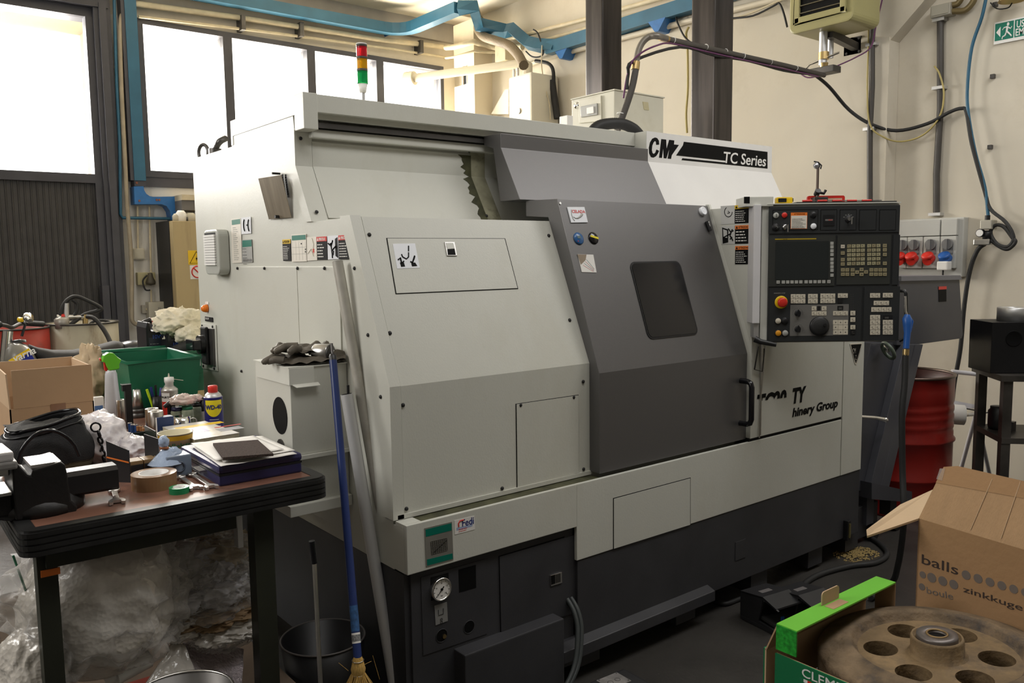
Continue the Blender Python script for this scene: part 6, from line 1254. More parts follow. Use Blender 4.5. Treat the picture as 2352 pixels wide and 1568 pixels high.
# pen cup
T, p, r, h_ = can('pen_cup', 'black cup crowded with pens and a lime marker', 'pen cup', 362, 955, 12, 909, black, [(0, 0), (0.9, 0), (1, 1), (0.92, 1), (0.85, 0.1), (0, 0.1)])
T['label'] = 'black pen cup behind the steel sleeves'
pc = [((0.55, 0.8, 0.02), 'lime green pen leaning left in the black cup'), ((0.02, 0.03, 0.2), 'dark blue pen in the black cup'), ((0.015, 0.015, 0.015), 'black pen sticking highest out of the black cup'), ((0.1, 0.1, 0.35), 'violet blue pen leaning right in the black cup'), ((0.6, 0.6, 0.6), 'silver pen at the back of the black cup')]
for k, (c_, lb_) in enumerate(pc):
    a_ = p + Vector((0.004 * (k - 2), 0.003 * (k % 2), 0.006)); b_ = a_ + Vector((-0.028 + 0.014 * k, 0.006 * (k % 3 - 1), h_ + 0.025 + 0.006 * (k % 3)))
    T = thing('pen', lb_, 'pen', a_, 'pens in the black cup'); m_ = mat('pen_%d' % k, c_, 0.3, var=0)
    MB().cyl(a_, a_.lerp(b_, 0.7), 0.0042, n=10).build('barrel', m_, T); MB().cyl(a_.lerp(b_, 0.7), b_, 0.0048, n=10).build('cap', m_, T)
# silver aerosol with white nozzle
T, p, r, h_ = can('spray_can', 'silver spray can with white cap, red label and thin straw', 'spray can', 393, 960, 18, 886, mat('can_silver', (0.62, 0.60, 0.57), 0.3, 0.7, var=0.05), [(0, 0), (1, 0), (1.02, 0.02), (1, 0.04), (1, 0.86), (1.03, 0.88), (0.95, 0.92), (0.6, 1.0), (0, 1.0)])
d_ = Vector((-p.x, -p.y, 0)).normalized()
MB().lathe([(0, h_), (r * 0.5, h_), (r * 0.5, h_ + 0.014), (r * 0.58, h_ + 0.016), (r * 0.58, h_ + 0.034), (0, h_ + 0.036)], p, n=22).build('nozzle_cap', white, T)
MB().lathe([(0.004, 0), (0.0015, 0.014)], p + Vector((0, 0, h_ + 0.036)), n=8).build('tip', keyw, T)
MB().cyl(p + Vector((r * 0.5, 0, h_ + 0.026)), p + Vector((r * 0.5 + 0.035, -0.01, h_ + 0.018)), 0.0014, n=6).build('straw', keyw, T)
a0 = math.atan2(d_.y, d_.x)
def curved(p, r, z0, z1, a_, b_, m, parent, name='label_patch', off=0.0005):
    g = MB().grid(lambda s_, t_: Vector((p.x + (r + off) * math.cos(a_ + (b_ - a_) * s_), p.y + (r + off) * math.sin(a_ + (b_ - a_) * s_), p.z + z0 + (z1 - z0) * t_)), 14, 1); return g.build(name, m, parent)
curved(p, r, h_ * 0.05, h_ * 0.55, a0 - 1.2, a0 - 0.05, red, T); curved(p, r, h_ * 0.55, h_ * 0.82, a0 - 1.2, a0 - 0.05, white, T)
wrap_text('WURTH', p, r + 0.0008, BZ + h_ * 0.66, 0.011, ink, T, u=-0.55)
# blue and yellow aerosol
T, p, r, h_ = can('spray_can', 'blue spray can with yellow shield label and red cap', 'spray can', 493, 982, 20.5, 910, mat('can_navy', (0.02, 0.02, 0.17), 0.28, var=0.02), [(0, 0), (1, 0), (1.02, 0.015), (1, 0.03), (1, 0.97), (1.03, 0.98), (1.0, 1.0), (0.9, 1.0), (0, 1.0)])
MB().lathe([(r * 0.92, h_), (r * 0.85, h_ + 0.008), (r * 0.6, h_ + 0.016), (0, h_ + 0.016)], p, n=28).build('shoulder', alu, T)
zc_ = topz(p, 489, 885) - BZ
MB().lathe([(0, h_ + 0.012), (r * 0.52, h_ + 0.012), (r * 0.53, zc_ * 0.97), (r * 0.48, zc_), (0, zc_)], p, n=24).build('cap', red, T)
d_ = Vector((-p.x, -p.y, 0)).normalized(); a0 = math.atan2(d_.y, d_.x)
def shield(s_, t_):
    a_ = -0.95 + 1.9 * s_; lo = h_ * (0.40 + 0.22 * abs(2 * s_ - 1) ** 2.2); z_ = lo + (h_ * 0.92 - lo) * t_
    return Vector((p.x + (r + 0.0006) * math.cos(a0 + a_), p.y + (r + 0.0006) * math.sin(a0 + a_), BZ + z_))
MB().grid(shield, 20, 2).build('shield_label', mat('label_yellow', (0.80, 0.66, 0.02), 0.35, var=0), T)
wrap_text('WD-40', p, r + 0.001, BZ + h_ * 0.64, 0.0215, mat('navy_print', ()), T, bold=0.035, sx=0.86)
for k in range(4): curved(p, r, h_ * (0.30 - 0.07 * k), h_ * (0.315 - 0.07 * k), a0 - 0.5 - 0.05 * k, a0 + 0.5 + 0.08 * k, white, T, 'fine_print')
T, p, r, h_ = can('marker', 'black capped marker standing left of the blue spray can', 'marker', 467, 975, 6, 912, black); MB().cyl(p, p + Vector((0, 0, h_ * 0.5)), r * 1.02).build('marker_label', paper, T)
T, p, r, h_ = can('steel_pin', 'thin steel pin upright behind the plastic packets', 'pin', 424, 940, 3.5, 896, steel)
# jars and packets
jar = mat('jar_glass', (0.40, 0.45, 0.33), 0.12, var=0.35, scale=25, trans=0.3)
for k, (u, v, r_, vt_) in enumerate(((409, 985, 14, 935), (433, 985, 13, 932), (455, 975, 14, 925))):
    T, p, r, h_ = can('glass_jar', ['left one of three dull jars under the crumpled packets', 'middle one of three dull jars under the crumpled packets', 'right one of three dull jars, nearest the blue spray can'][k], 'jar', u, v, r_, vt_, jar, [(0, 0), (0.95, 0), (1, 0.05), (1, 0.8), (0.85, 0.88), (0, 0.88)], grp='jars behind the tub')
    MB().lathe([(0, h_ * 0.86), (r * 0.9, h_ * 0.86), (r * 0.9, h_), (0, h_)], p).build('lid', [navy, green, black][k], T)
pk = mat('pink_white_film', (0.66, 0.54, 0.48), 0.25, var=0.25, scale=18, stain=(0.60, 0.18, 0.22), samt=0.7, sscale=14, bump=0.4, bscale=30)
p = B(425, 985); zj = topz(p, 425, 930)
o = MB().blob((p.x, p.y, zj + 0.018), 0.045, 0.035, 0.022, 8, 0.25, 3, crease=0.2, flat=-0.014).build('plastic_packet', pk); tag(o, 'crumpled pink and white packet on top of the jars', 'packet')
p = B(452, 975); zj = topz(p, 452, 922); o = MB().blob((p.x, p.y, zj + 0.012), 0.028, 0.03, 0.014, 9, 0.3, 3, crease=0.2, flat=-0.010).build('plastic_packet', pk); tag(o, 'pale crumpled packet on the right hand jar', 'packet')
p = B(392, 985); o = MB(); h_ = topz(p, 392, 930) - BZ; s = px2m(p, 1)
T = thing('grease_nozzle', 'black T shaped plastic tap standing in front of the silver can', 'tap', p); MB().cyl(p, p + Vector((0, 0, h_)), 5 * s).build('stem', black, T); MB().tube([p + Vector((-12 * s, 0, h_ - 0.004)), p + Vector((0, 0, h_ + 0.006)), p + Vector((13 * s, 0, h_))], [4 * s, 7 * s, 5 * s], 10).build('cross_head', black, T); MB().cyl(p, p + Vector((0, 0, h_ * 0.45)), 8 * s).build('neck', steel, T)
# batteries
bcol = [blue, blue, blue, mat('copper_cell', (0.50, 0.25, 0.10), 0.3, 0.6), mat('copper_cell', ()), mat('copper_cell', ()), mat('copper_cell', ())]
bl = ['leftmost blue battery of the standing row', 'second blue battery of the standing row', 'third blue battery, beside the copper ones', 'first copper topped battery after the blue ones', 'second copper topped battery of the row', 'third copper topped battery of the row', 'last copper topped battery, nearest the steel sleeves']
for k in range(7):
    p = B(300 + 6.5 * k, 1000 + 2.2 * k + (k % 2) * 1.5); T = thing('battery', bl[k], 'battery', p, 'batteries standing in a row')
    MB().cyl(p, p + Vector((0, 0, 0.044)), 0.007, n=14).build('cell', bcol[k] if k < 3 else black, T)
    MB().cyl(p + Vector((0, 0, 0.030 if k > 2 else 0.043)), p + Vector((0, 0, 0.0455)), 0.0071, n=14).build('end_band', bcol[k] if k > 2 else alu, T); MB().cyl(p + Vector((0, 0, 0.045)), p + Vector((0, 0, 0.048)), 0.0026, n=8).build('terminal', chrome, T)
# small blue box
p = B(370, 1010); s = px2m(p, 1); h_ = topz(p, 380, 956) - BZ
T = thing('carton', 'small dark blue carton with white side standing before the steel sleeves', 'box', p)
MB().box(p.x - 9 * s, p.x + 28 * s, p.y - 0.012, p.y + 0.025, BZ, BZ + h_).build('box_body', mat('carton_navy', (0.03, 0.055, 0.15), 0.4), T, bevel=0.001); MB().box(p.x - 9.6 * s, p.x - 9 * s, p.y - 0.012, p.y + 0.025, BZ, BZ + h_).build('box_side', white, T)
lines(fr((p.x - 4 * s, p.y - 0.0121, BZ), (1, 0, 0), XN), 0, h_ * 0.45, 26 * s, 4, 0.005, paper, T, z=0.0002)
p = B(228, 960); s = px2m(p, 1); h_ = topz(p, 228, 912) - BZ; T = thing('carton', 'white and blue carton between cardboard box and spray bottle', 'box', p)
MB().box(p.x - 8 * s, p.x + 12 * s, p.y, p.y + 0.03, BZ, BZ + h_).build('box_body', white, T); MB().box(p.x - 8.5 * s, p.x + 9 * s, p.y - 0.001, p.y, BZ, BZ + h_ * 0.6).build('box_print', mat('print_blue', (0.08, 0.18, 0.42), 0.4), T)
# brown crumpled paper on the bench behind
cp_ = mat('crumpled_kraft', (0.50, 0.38, 0.24), 0.75, var=0.15, bump=0.4, bscale=20)
p = B(232, 935); o = MB().blob((p.x, p.y + 0.1, BZ + 0.12), 0.075, 0.08, 0.12, 21, 0.25, 2.5, nu=36, nv=24, crease=0.25, flat=-0.118).build('crumpled_paper', cp_); tag(o, 'crumpled brown paper stuffed behind the spray bottle', 'paper')
# green plastic bin at the back of the bench
a = PY(3.42, 296, 935); ga_ = PY(3.42, 293, 834); 
T = thing('storage_bin', 'long green plastic parts bin at the far end of the bench', 'bin', (0.9, 3.5, BZ))
gx0 = ga_.x; gx1 = PY(3.42, 463, 870).x; gz = ga_.z; y0_ = 3.42; y1_ = 3.86
def wall4(b_, x0_, x1_, y0_, y1_, z0_, z1_, t=0.005, sl=0.02):
    for (A, Bq) in (((x0_, y0_), (x1_, y0_)), ((x1_, y0_), (x1_, y1_)), ((x1_, y1_), (x0_, y1_)), ((x0_, y1_), (x0_, y0_))):
        cx0_, cy0_ = (x0_ + x1_) / 2, (y0_ + y1_) / 2
        def ins(P, k): return (P[0] + (cx0_ - P[0]) * k / max(abs(cx0_ - P[0]), 1e-6) * 1.0, P[1] + (cy0_ - P[1]) * k / max(abs(cy0_ - P[1]), 1e-6))
        a0_, a1_ = ins(A, sl), ins(Bq, sl); b0_, b1_ = A, Bq; c0_, c1_ = ins(A, t), ins(Bq, t); e0_, e1_ = ins(A, sl + t), ins(Bq, sl + t)
        b_.add([(a0_[0], a0_[1], z0_), (a1_[0], a1_[1], z0_), (b1_[0], b1_[1], z1_), (b0_[0], b0_[1], z1_), (e0_[0], e0_[1], z0_), (e1_[0], e1_[1], z0_), (c1_[0], c1_[1], z1_), (c0_[0], c0_[1], z1_)], [(0, 1, 2, 3), (5, 4, 7, 6), (3, 2, 6, 7), (1, 0, 4, 5)])
    return b_
gbin = mat('bin_green', (0.010, 0.13, 0.065), 0.4, var=0.15, scale=6, stain=(0.01, 0.08, 0.04), samt=0.5, sscale=8)
MB_g = wall4(MB(), gx0, gx1, y0_, y1_, BZ + 0.001, gz); MB_g.box(gx0 + 0.02, gx1 - 0.02, y0_ + 0.02, y1_ - 0.02, BZ + 0.001, BZ + 0.006)
MB_g.build('bin_body', gbin, T)
MB().tube([(gx0 - 0.002, y0_ - 0.002, gz), (gx1, y0_ - 0.002, gz), (gx1, y1_, gz), (gx0 - 0.002, y1_, gz)], 0.007, 8, closed=True).build('bin_rim', gbin, T)
a = PY(y0_ - 0.5, 0, 0)
# parts bin in the back row
T = thing('storage_bin', 'second green parts bin standing behind and left of the first', 'bin', (0.8, 3.95, BZ))
MB().box(0.2, 1.18, 3.64, 4.8, BZ - 0.04, BZ - 0.0).build('rear_table', darkbench, thing('side_table', 'low dark table behind the workbench carrying the second bin', 'table', (0.7, 3.9, 0)))
tb = [o for o in bpy.data.objects if o.name == 'side_table'][0]
for (x_, y_) in ((0.22, 3.66), (1.12, 3.66), (0.22, 4.72), (1.12, 4.72)): MB().box(x_, x_ + 0.04, y_, y_ + 0.04, 0, BZ - 0.04).build('leg', darkbench, tb)
g2 = PY(3.9, 268, 822); wall4(MB(), g2.x, g2.x + 0.4, 3.9, 4.25, BZ + 0.001, g2.z).build('bin_body', gbin, T); MB().tube([(g2.x, 3.9, g2.z), (g2.x + 0.4, 3.9, g2.z), (g2.x + 0.4, 4.25, g2.z), (g2.x, 4.25, g2.z)], 0.007, 8, closed=True).build('bin_rim', gbin, T)
MB().box(g2.x + 0.02, g2.x + 0.38, 3.92, 4.23, BZ + 0.001, BZ + 0.005).build('bin_floor', gbin, T)
# ---------------------------------------------------------------- on the spindle box: gloves, steel roller
glv = mat('oily_leather', (0.10, 0.085, 0.065), 0.6, var=0.35, scale=14, stain=(0.02, 0.018, 0.015), samt=0.7, sscale=9, bump=0.4, bscale=40)
gz0 = bz1 + 0.006
def glove(label, c, ang, seed, lift, L2=0.12):
    T = thing('work_glove', label, 'glove', Vector(c), 'work gloves on the spindle box'); M = Matrix.Translation(c) @ Matrix.Rotation(ang, 4, 'Z')
    def sh(a, b):
        x_ = (a - 0.5) * 0.2; wv = 0.055 + 0.012 * math.sin(a * 5); y_ = (b - 0.5) * 2 * wv
        z_ = 0.016 * (1 - (2 * b - 1) ** 2) * (0.6 + 0.8 * abs(noise.noise(Vector((a * 4, b * 3, seed)))) * 2) + 0.006 + lift * a
        return Vector((x_, y_, z_ + 0.006 * noise.noise(Vector((a * 9, b * 9, seed + 4)))))
    b_ = MB().grid(sh, 26, 16, M=M); b_.grid(lambda a, b: Vector((sh(a, 1 - b).x, sh(a, 1 - b).y, 0.001 + lift * a * 0.9)), 26, 16, M=M); b_.build('palm', glv, T)
    for k in range(4):
        y_ = -0.038 + 0.024 * k; l_ = (0.055, 0.068, 0.064, 0.05)[k]; cu_ = 0.012 * math.sin(seed + k * 2)
        MB().tube([(-0.09, y_, 0.014), (-0.09 - l_ * 0.5, y_ + cu_ * 0.5, 0.018 + 0.006 * (k % 2)), (-0.09 - l_ * 0.9, y_ + cu_ * 1.5, 0.012), (-0.09 - l_, y_ + cu_ * 1.7, 0.009)], [0.013, 0.0125, 0.011, 0.006], 10, M=M).build('finger', glv, T)
    MB().tube([(-0.03, 0.045, 0.012), (-0.055, 0.068, 0.014), (-0.085, 0.082, 0.012)], [0.015, 0.013, 0.008], 10, M=M).build('thumb', glv, T)
gc = Vector((bx0 + 0.075, by + 0.075, gz0))
glove('lower oily leather glove with cuff turned up on the white spindle box', gc + Vector((0.03, -0.02, 0)), 2.75 - PI, 2, 0.006)
glove('upper oily leather glove thrown over the first one', gc + Vector((0.06, 0.035, 0.032)), 0.25, 5, 0.0)
# fold of cuff
o = None
T = thing('steel_roller', 'round bright steel roller with dark end disc on the spindle box', 'roller', (1.17, by + 0.03, gz0))
p = PY(by + 0.02, 757, 800); r = px2m(p, 21); ax_ = Vector((-0.62, 0.78, 0.0)).normalized()
cz_ = gz0 + r; c0_ = Vector((p.x, by + 0.02, cz_))
MB().lathe([(0, 0.0), (r * 0.96, 0.0), (r, 0.003), (r, 0.05), (r * 0.9, 0.053), (0, 0.053)], c0_, ax_, n=36).build('drum', steel, T)
MB().lathe([(0, -0.006), (r * 0.93, -0.006), (r * 0.98, 0.0), (0, 0.0)], c0_, ax_, n=36).build('end_disc', mat('end_disc', (0.05, 0.048, 0.045), 0.4, 0.5), T)
MB().lathe([(0, -0.014), (0.010, -0.014), (0.012, -0.006), (0, -0.006)], c0_ , ax_, n=16).build('axle', chrome, T)
MB().cyl(c0_ + ax_ * 0.05 + Vector((-0.01, 0, 0.0)), c0_ + ax_ * 0.06 + Vector((-0.012, 0, 0)), 0.006).build('peg', darksteel, T)
# ---------------------------------------------------------------- leaning poles, broom
def pole(name, label, cat, top, bot, r, m, n=16):
    T = thing(name, label, cat, bot); MB().cyl(bot, top, r, n=n).build('tube', m, T); return T
galv = mat('galvanised_tube', (0.46, 0.44, 0.39), 0.45, 0.25, var=0.2, scale=10, stain=(0.25, 0.18, 0.08), samt=0.5, sscale=6)
tp = PX(1.205, 775, 600); bt = PZ(0.0, 966, 1690)
T = pole('steel_tube', 'tall galvanised steel tube leaning against the lathe corner', 'tube', tp, bt, px2m(tp, 12.5), galv)
d_ = (tp - bt).normalized(); MB().cyl(tp, tp + d_ * 0.001, px2m(tp, 10.5)).build('open_end', ink, T)
tp = PX(1.185, 796, 905); bt = PZ(0.0, 926, 1690)
T = pole('aluminium_tube', 'shorter smooth aluminium tube leaning between broom and steel tube', 'tube', tp, bt, px2m(tp, 14), mat('smooth_alu', (0.60, 0.60, 0.60), 0.42, 0.3, var=0.03))
d_ = (tp - bt).normalized(); MB().cyl(tp, tp + d_ * 0.001, px2m(tp, 12)).build('open_end', ink, T); MB().cyl(tp + Vector((0.006, 0, -0.02)), tp + Vector((0.006, 0.0, 0.028)), 0.0045).build('rod_inside', black, T)
tp = PY(2.30, 765, 828); bt = PY(1.98, 822, 1515)
T = thing('broom', 'straw broom with a long blue handle standing against the spindle box', 'broom', (bt.x, bt.y, 0))
hb_ = mat('handle_blue', (0.014, 0.030, 0.125), 0.35, var=0.06)
d_ = (tp - bt).normalized()
MB().cyl(bt, tp, px2m(tp, 8.8), n=18).build('handle', hb_, T); MB().tube([tp - d_ * 0.002, tp + d_ * 0.014, tp + d_ * 0.02], [0.0115, 0.0115, 0.008], 16).build('handle_cap', black, T)
MB().tube([tp + d_ * 0.018, tp + d_ * 0.055], 0.004, 6).build('hanging_loop', darksteel, T)
def handle_band(v0, v1, m_, name, off=0.0004):
    a_ = bt + (tp - bt) * ((1515 - v0) / (1515 - 828.0)); b_ = bt + (tp - bt) * ((1515 - v1) / (1515 - 828.0)); MB().cyl(a_, b_, px2m(tp, 8.8) + off, n=18, caps=False).build(name, m_, T)
handle_band(1455, 1400, mat('sleeve_blue', (0.03, 0.09, 0.22), 0.4, var=0.4, scale=90), 'handle_label'); handle_band(1480, 1458, paper, 'bar_code'); handle_band(1476, 1462, mat('barcode_stripes', (0.2, 0.2, 0.2), 0.5, var=1.0, scale=200, stretch=(3, 3, 0.02)), 'bar_code', 0.0008)
straw = mat('straw', (0.50, 0.31, 0.085), 0.75, var=0.35, scale=60, stretch=(6, 6, 0.4))
s = px2m(bt, 1)
MB().lathe([(9 * s, 0.0), (12 * s, -8 * s), (15 * s, -22 * s), (17 * s, -30 * s), (14.5 * s, -43 * s)], bt + Vector((0, 0, 0.01)), n=24).build('straw_neck', straw, T)
for k in (-9, -42): MB().ring(bt + Vector((0, 0, 0.01 + k * s)), (0, 0, 1), (13.5 if k == -9 else 14.5) * s, 0.0012, 20, 5).build('wire', steel, T)
st = MB()
for i in range(420):
    a_ = random.uniform(0, 2 * PI); rr_ = math.sqrt(random.random()); top_ = bt + Vector((math.cos(a_) * 0.018 * rr_, math.sin(a_) * 0.018 * rr_, 0.01 - 40 * s)); e_ = Vector((top_.x + math.cos(a_) * 0.105 * rr_, top_.y + math.sin(a_) * 0.08 * rr_, max(0.004, random.uniform(0.0, 0.04))))
    m_ = top_.lerp(e_, 0.45) + Vector((math.cos(a_) * 0.03 * rr_, math.sin(a_) * 0.025 * rr_, 0.02)); st.tube([top_, m_, e_], 0.0014, 3, caps=False)
st.build('straw_head', straw, T, kind='stuff')
for (a_, b_) in (((800, 1540), (778, 1522)), ((828, 1530), (853, 1518)), ((856, 1505), (872, 1560))): MB().cyl(PY(bt.y, *a_), PY(bt.y, *b_), 0.0007, n=4).build('loose_straw', straw, T)
# black bin and the rod standing in it
p = PZ(0.32, 742, 1462); r = px2m(p, 102); T = thing('waste_bin', 'round black bucket with a pale worn rim between bench and lathe', 'bucket', (p.x, p.y, 0))
r = min(r, 0.13)
MB().lathe([(0, 0.003), (r * 0.78, 0.003), (r, 0.32), (r - 0.004, 0.32), (r * 0.75, 0.008), (0, 0.008)], (p.x, p.y, 0), n=40).build('bucket', black, T); MB().ring((p.x, p.y, 0.32), (0, 0, 1), r, 0.003, 44, 6).build('rim', mat('worn_rim', (0.10, 0.09, 0.085), 0.4), T)
a_ = PY(1.80, 716, 1242); b_ = PY(1.80, 722, 1293); c_ = PY(1.74, 742, 1680); c_.z = max(c_.z, 0.0)
T = thing('lever_rod', 'thin steel rod with black hand grip standing upright at the bin', 'rod', (c_.x, c_.y, c_.z)); MB().cyl(c_, b_, 0.0055, n=12).build('rod', steel, T); MB().cyl(b_, a_, 0.0075, n=12).build('hand_grip', blackgloss, T)
# dark round basin at lower edge
p = PY(1.90, 385, 1556); T = thing('basin', 'dark round basin whose rim just enters the lower edge of the view', 'basin', (p.x, p.y + 0.1, 0))
MB().lathe([(0, 0.003), (0.08, 0.003), (0.11, p.z - 0.0), (0.107, p.z), (0.078, 0.007), (0, 0.007)], (p.x, p.y - 0.10, 0), n=40).build('bowl', darksteel, T); MB().ring((p.x, p.y - 0.10, p.z), (0, 0, 1), 0.109, 0.003, 40, 6).build('rim', steel, T)
# ---------------------------------------------------------------- under the bench: plastic packing
film = glassy('clear_film', (0.75, 0.72, 0.68), 0.16, 0.08)
bub = mat('bubble_wrap', (0.66, 0.62, 0.56), 0.22, var=0.12, scale=6, coat=1.0, spec=0.8)
nt = bub.node_tree; vor = nt.nodes.new('ShaderNodeTexVoronoi'); vor.inputs['Scale'].default_value = 90; bmp = nt.nodes.new('ShaderNodeBump'); bmp.inputs['Strength'].default_value = 0.45; bmp.inputs['Distance'].default_value = 0.004
tc_ = nt.nodes.new('ShaderNodeTexCoord'); nt.links.new(tc_.outputs['Object'], vor.inputs['Vector']); nt.links.new(vor.outputs['Distance'], bmp.inputs['Height']); nt.links.new(bmp.outputs[0], nt.nodes['Principled BSDF'].inputs['Normal'])
kraft = mat('kraft_paper', (0.30, 0.20, 0.11), 0.8, var=0.2, bump=0.4, bscale=15)
whitebag = mat('grey_white_bag', (0.64, 0.63, 0.66), 0.28, var=0.08, bump=0.5, bscale=12)
tanbag = mat('tan_bag', (0.52, 0.43, 0.30), 0.22, var=0.2, bump=0.8, bscale=14)
def lump(name, label, cat, u, v, y, rx, ry, rz, m, seed, amp=0.2, crease=0.15, fr_=2.6, grp='plastic packing under the bench', nu=84, nv=56):
    p = PY(y, u, v); o = MB().blob(p, rx, ry, rz, seed, amp, fr_, nu=nu, nv=nv, crease=crease, flat=max(-rz * 0.95, SZ + 0.003 - p.z if p.z > SZ + 0.02 else -p.z + 0.002)).build(name, m); tag(o, label, cat, grp); return o
y0_ = bf + 0.20
lump('bubble_wrap_bag', 'biggest bubble wrap bundle bulging out under the bench', 'packaging', 235, 1385, y0_ + 0.02, 0.19, 0.14, 0.185, bub, 3, 0.13, 0.07, 1.5)
lump('bubble_wrap_bag', 'grey bubble wrap slumping down to the floor left of the front leg', 'packaging', 85, 1530, y0_ + 0.0, 0.085, 0.10, 0.12, bub, 4, 0.15, 0.08, 1.6)
lump('plastic_bag', 'glossy tan bag crumpled high behind the right hand bracket', 'bag', 500, 1265, y0_ + 0.15, 0.10, 0.08, 0.055, tanbag, 5, 0.3, 0.3)
lump('plastic_bag', 'clear film bag between the bubble wrap and the tan bag', 'bag', 405, 1300, y0_ + 0.14, 0.11, 0.08, 0.06, whitebag, 6, 0.3, 0.3)
lump('plastic_bag', 'white parcel bag hanging over the right of the heap', 'bag', 505, 1345, y0_ + 0.05, 0.075, 0.06, 0.055, whitebag, 7, 0.25, 0.25)
lump('plastic_bag', 'white parcel bag with stapled corner, middle of the heap', 'bag', 410, 1375, y0_ + 0.06, 0.07, 0.06, 0.035, whitebag, 8, 0.3, 0.25)
lump('paper_sack', 'torn brown paper sack squeezed in the right of the heap', 'paper', 500, 1405, y0_ + 0.06, 0.12, 0.09, 0.022, kraft, 9, 0.3, 0.25)
lump('plastic_bag', 'flat clear bag lying on the shelf near the right leg', 'bag', 530, 1440, y0_ + 0.03, 0.10, 0.08, 0.032, bub, 10, 0.25, 0.2)
lump('plastic_bag', 'grey film tube lying across the heap below the brown sack', 'bag', 415, 1440, y0_ + 0.05, 0.075, 0.05, 0.03, bub, 12, 0.25, 0.2)
for k_, (u_, v_, rx_, rz_, sd) in enumerate(((240, 1360, 0.205, 0.20, 41), (465, 1290, 0.15, 0.075, 42), (470, 1370, 0.15, 0.07, 43), (520, 1440, 0.12, 0.05, 44))):  # glossy film shells added around the bundles for their highlights
    lump('clear_film', ['clear film wrapped round the biggest bubble wrap bundle', 'clear film over the tan bag under the bench', 'clear film over the white parcel bags', 'clear film over the flat bag by the right leg'][k_], 'film', u_, v_, y0_ + (0.0 if k_ == 0 else 0.06), rx_, 0.13 if k_ == 0 else 0.09, rz_, film, sd, 0.22, 0.22, 2.2)
# bubble envelopes in front
def env(label, pts, y, m, seed):
    A = [PY(y + dy, u, v) for u, v, dy in pts]
    def s_(a, b):
        p = A[0].lerp(A[1], a).lerp(A[3].lerp(A[2], a), b); return p + Vector((0, 0.010 * noise.noise(Vector((a * 3, b * 3, seed))), 0.008 * noise.noise(Vector((a * 4, b * 4, seed + 3)))))
    o = MB().grid(s_, 20, 16).build('bubble_envelope', m, solid=0.006); tag(o, label, 'envelope', 'bubble envelopes under the bench')
env('silvery bubble envelope, the larger one at the front of the shelf', [(395, 1580, 0), (556, 1575, 0), (560, 1490, 0.12), (420, 1475, 0.12)], y0_ - 0.05, mat('silver_bubble', (0.48, 0.42, 0.44), 0.25, 0.3, var=0.1, bump=0.9, bscale=90), 2)
env('bubble envelope folded over its neighbour at the front left', [(330, 1575, 0), (460, 1570, 0), (425, 1480, 0.10), (405, 1472, 0.10)], y0_ - 0.07, bub, 5)
p = PY(y0_ - 0.02, 262, 1550); T = thing('squeeze_bottle', 'white plastic bottle lying under the bubble wrap', 'bottle', p); MB().cyl(p, p + Vector((0.09, 0.02, 0.012)), 0.028).build('bottle', white, T); MB().cyl(p, p + Vector((-0.02, -0.004, -0.003)), 0.018).build('cap', white, T)
o = MB().box(PY(y0_, 330, 1540).x, PY(y0_, 410, 1540).x, y0_, y0_ + 0.2, SZ + 0.002, SZ + 0.03).build('flat_box', mat('dull_red', (0.26, 0.05, 0.035), 0.5)); tag(o, 'dull red flat box under the bubble wrap', 'box')
# left of the leg: flat packing boards and a green stick
T = thing('packing_board', 'brown board leaning under the left end of the bench', 'board', (bxl, 2.6, 0))
a_ = [PY(2.75, 12, 1365), PY(2.45, 45, 1360), PY(2.45, 60, 1530), PY(2.75, 20, 1500)]
MB().prism([a_[1], a_[1] + Vector((0.09, 0.0, 0)), a_[2] + Vector((0.09, 0, 0)), a_[2]], (0, 0.012, 0)).build('board', mat('worn_chipboard', ()), T)
for k in range(3):
    p = PY(2.4, 62 + 10 * k, 1400); o = MB().box(p.x, p.x + 0.03, 2.4 + 0.01 * k, 2.42 + 0.01 * k, 0.30, p.z + 0.05).build('plastic_sheet', film); tag(o, ['leftmost clear sheet tucked beside the front leg', 'middle clear sheet tucked beside the front leg', 'clear sheet closest to the front leg'][k], 'sheet', 'clear sheets by the leg')
p = PY(2.3, 30, 1275); q = PY(2.3, 75, 1400); o = MB().cyl(p, q, 0.003, n=6).build('green_stick', green); tag(o, 'thin green stick slanting behind the front left leg', 'stick')
# ================================================================ RIGHT SIDE
def holed(outer, holes, t, M, name, m, parent, res=2):
    """flat plate with real holes; outline and holes are lists of (x, y)"""
    cu = bpy.data.curves.new('h', 'CURVE'); cu.dimensions = '2D'; cu.fill_mode = 'BOTH'; cu.extrude = t / 2
    for pl in [outer] + holes:
        sp = cu.splines.new('POLY'); sp.points.add(len(pl) - 1); sp.use_cyclic_u = True
        for i, (x, y) in enumerate(pl): sp.points[i].co = (x, y, 0, 1)
    ob = bpy.data.objects.new('h', cu); me = bpy.data.meshes.new_from_object(ob); bpy.data.objects.remove(ob); bpy.data.curves.remove(cu)
    me.transform(WM[parent.name].inverted() @ M); me.materials.clear(); me.materials.append(m)
    o = bpy.data.objects.new(name, me); C.objects.link(o); o.parent = parent; WM[o.name] = WM[parent.name].copy(); return o
def circ(cx_, cy_, r, n=28, ry=None): return [(cx_ + r * math.cos(2 * PI * i / n), cy_ + (ry or r) * math.sin(2 * PI * i / n)) for i in range(n)]
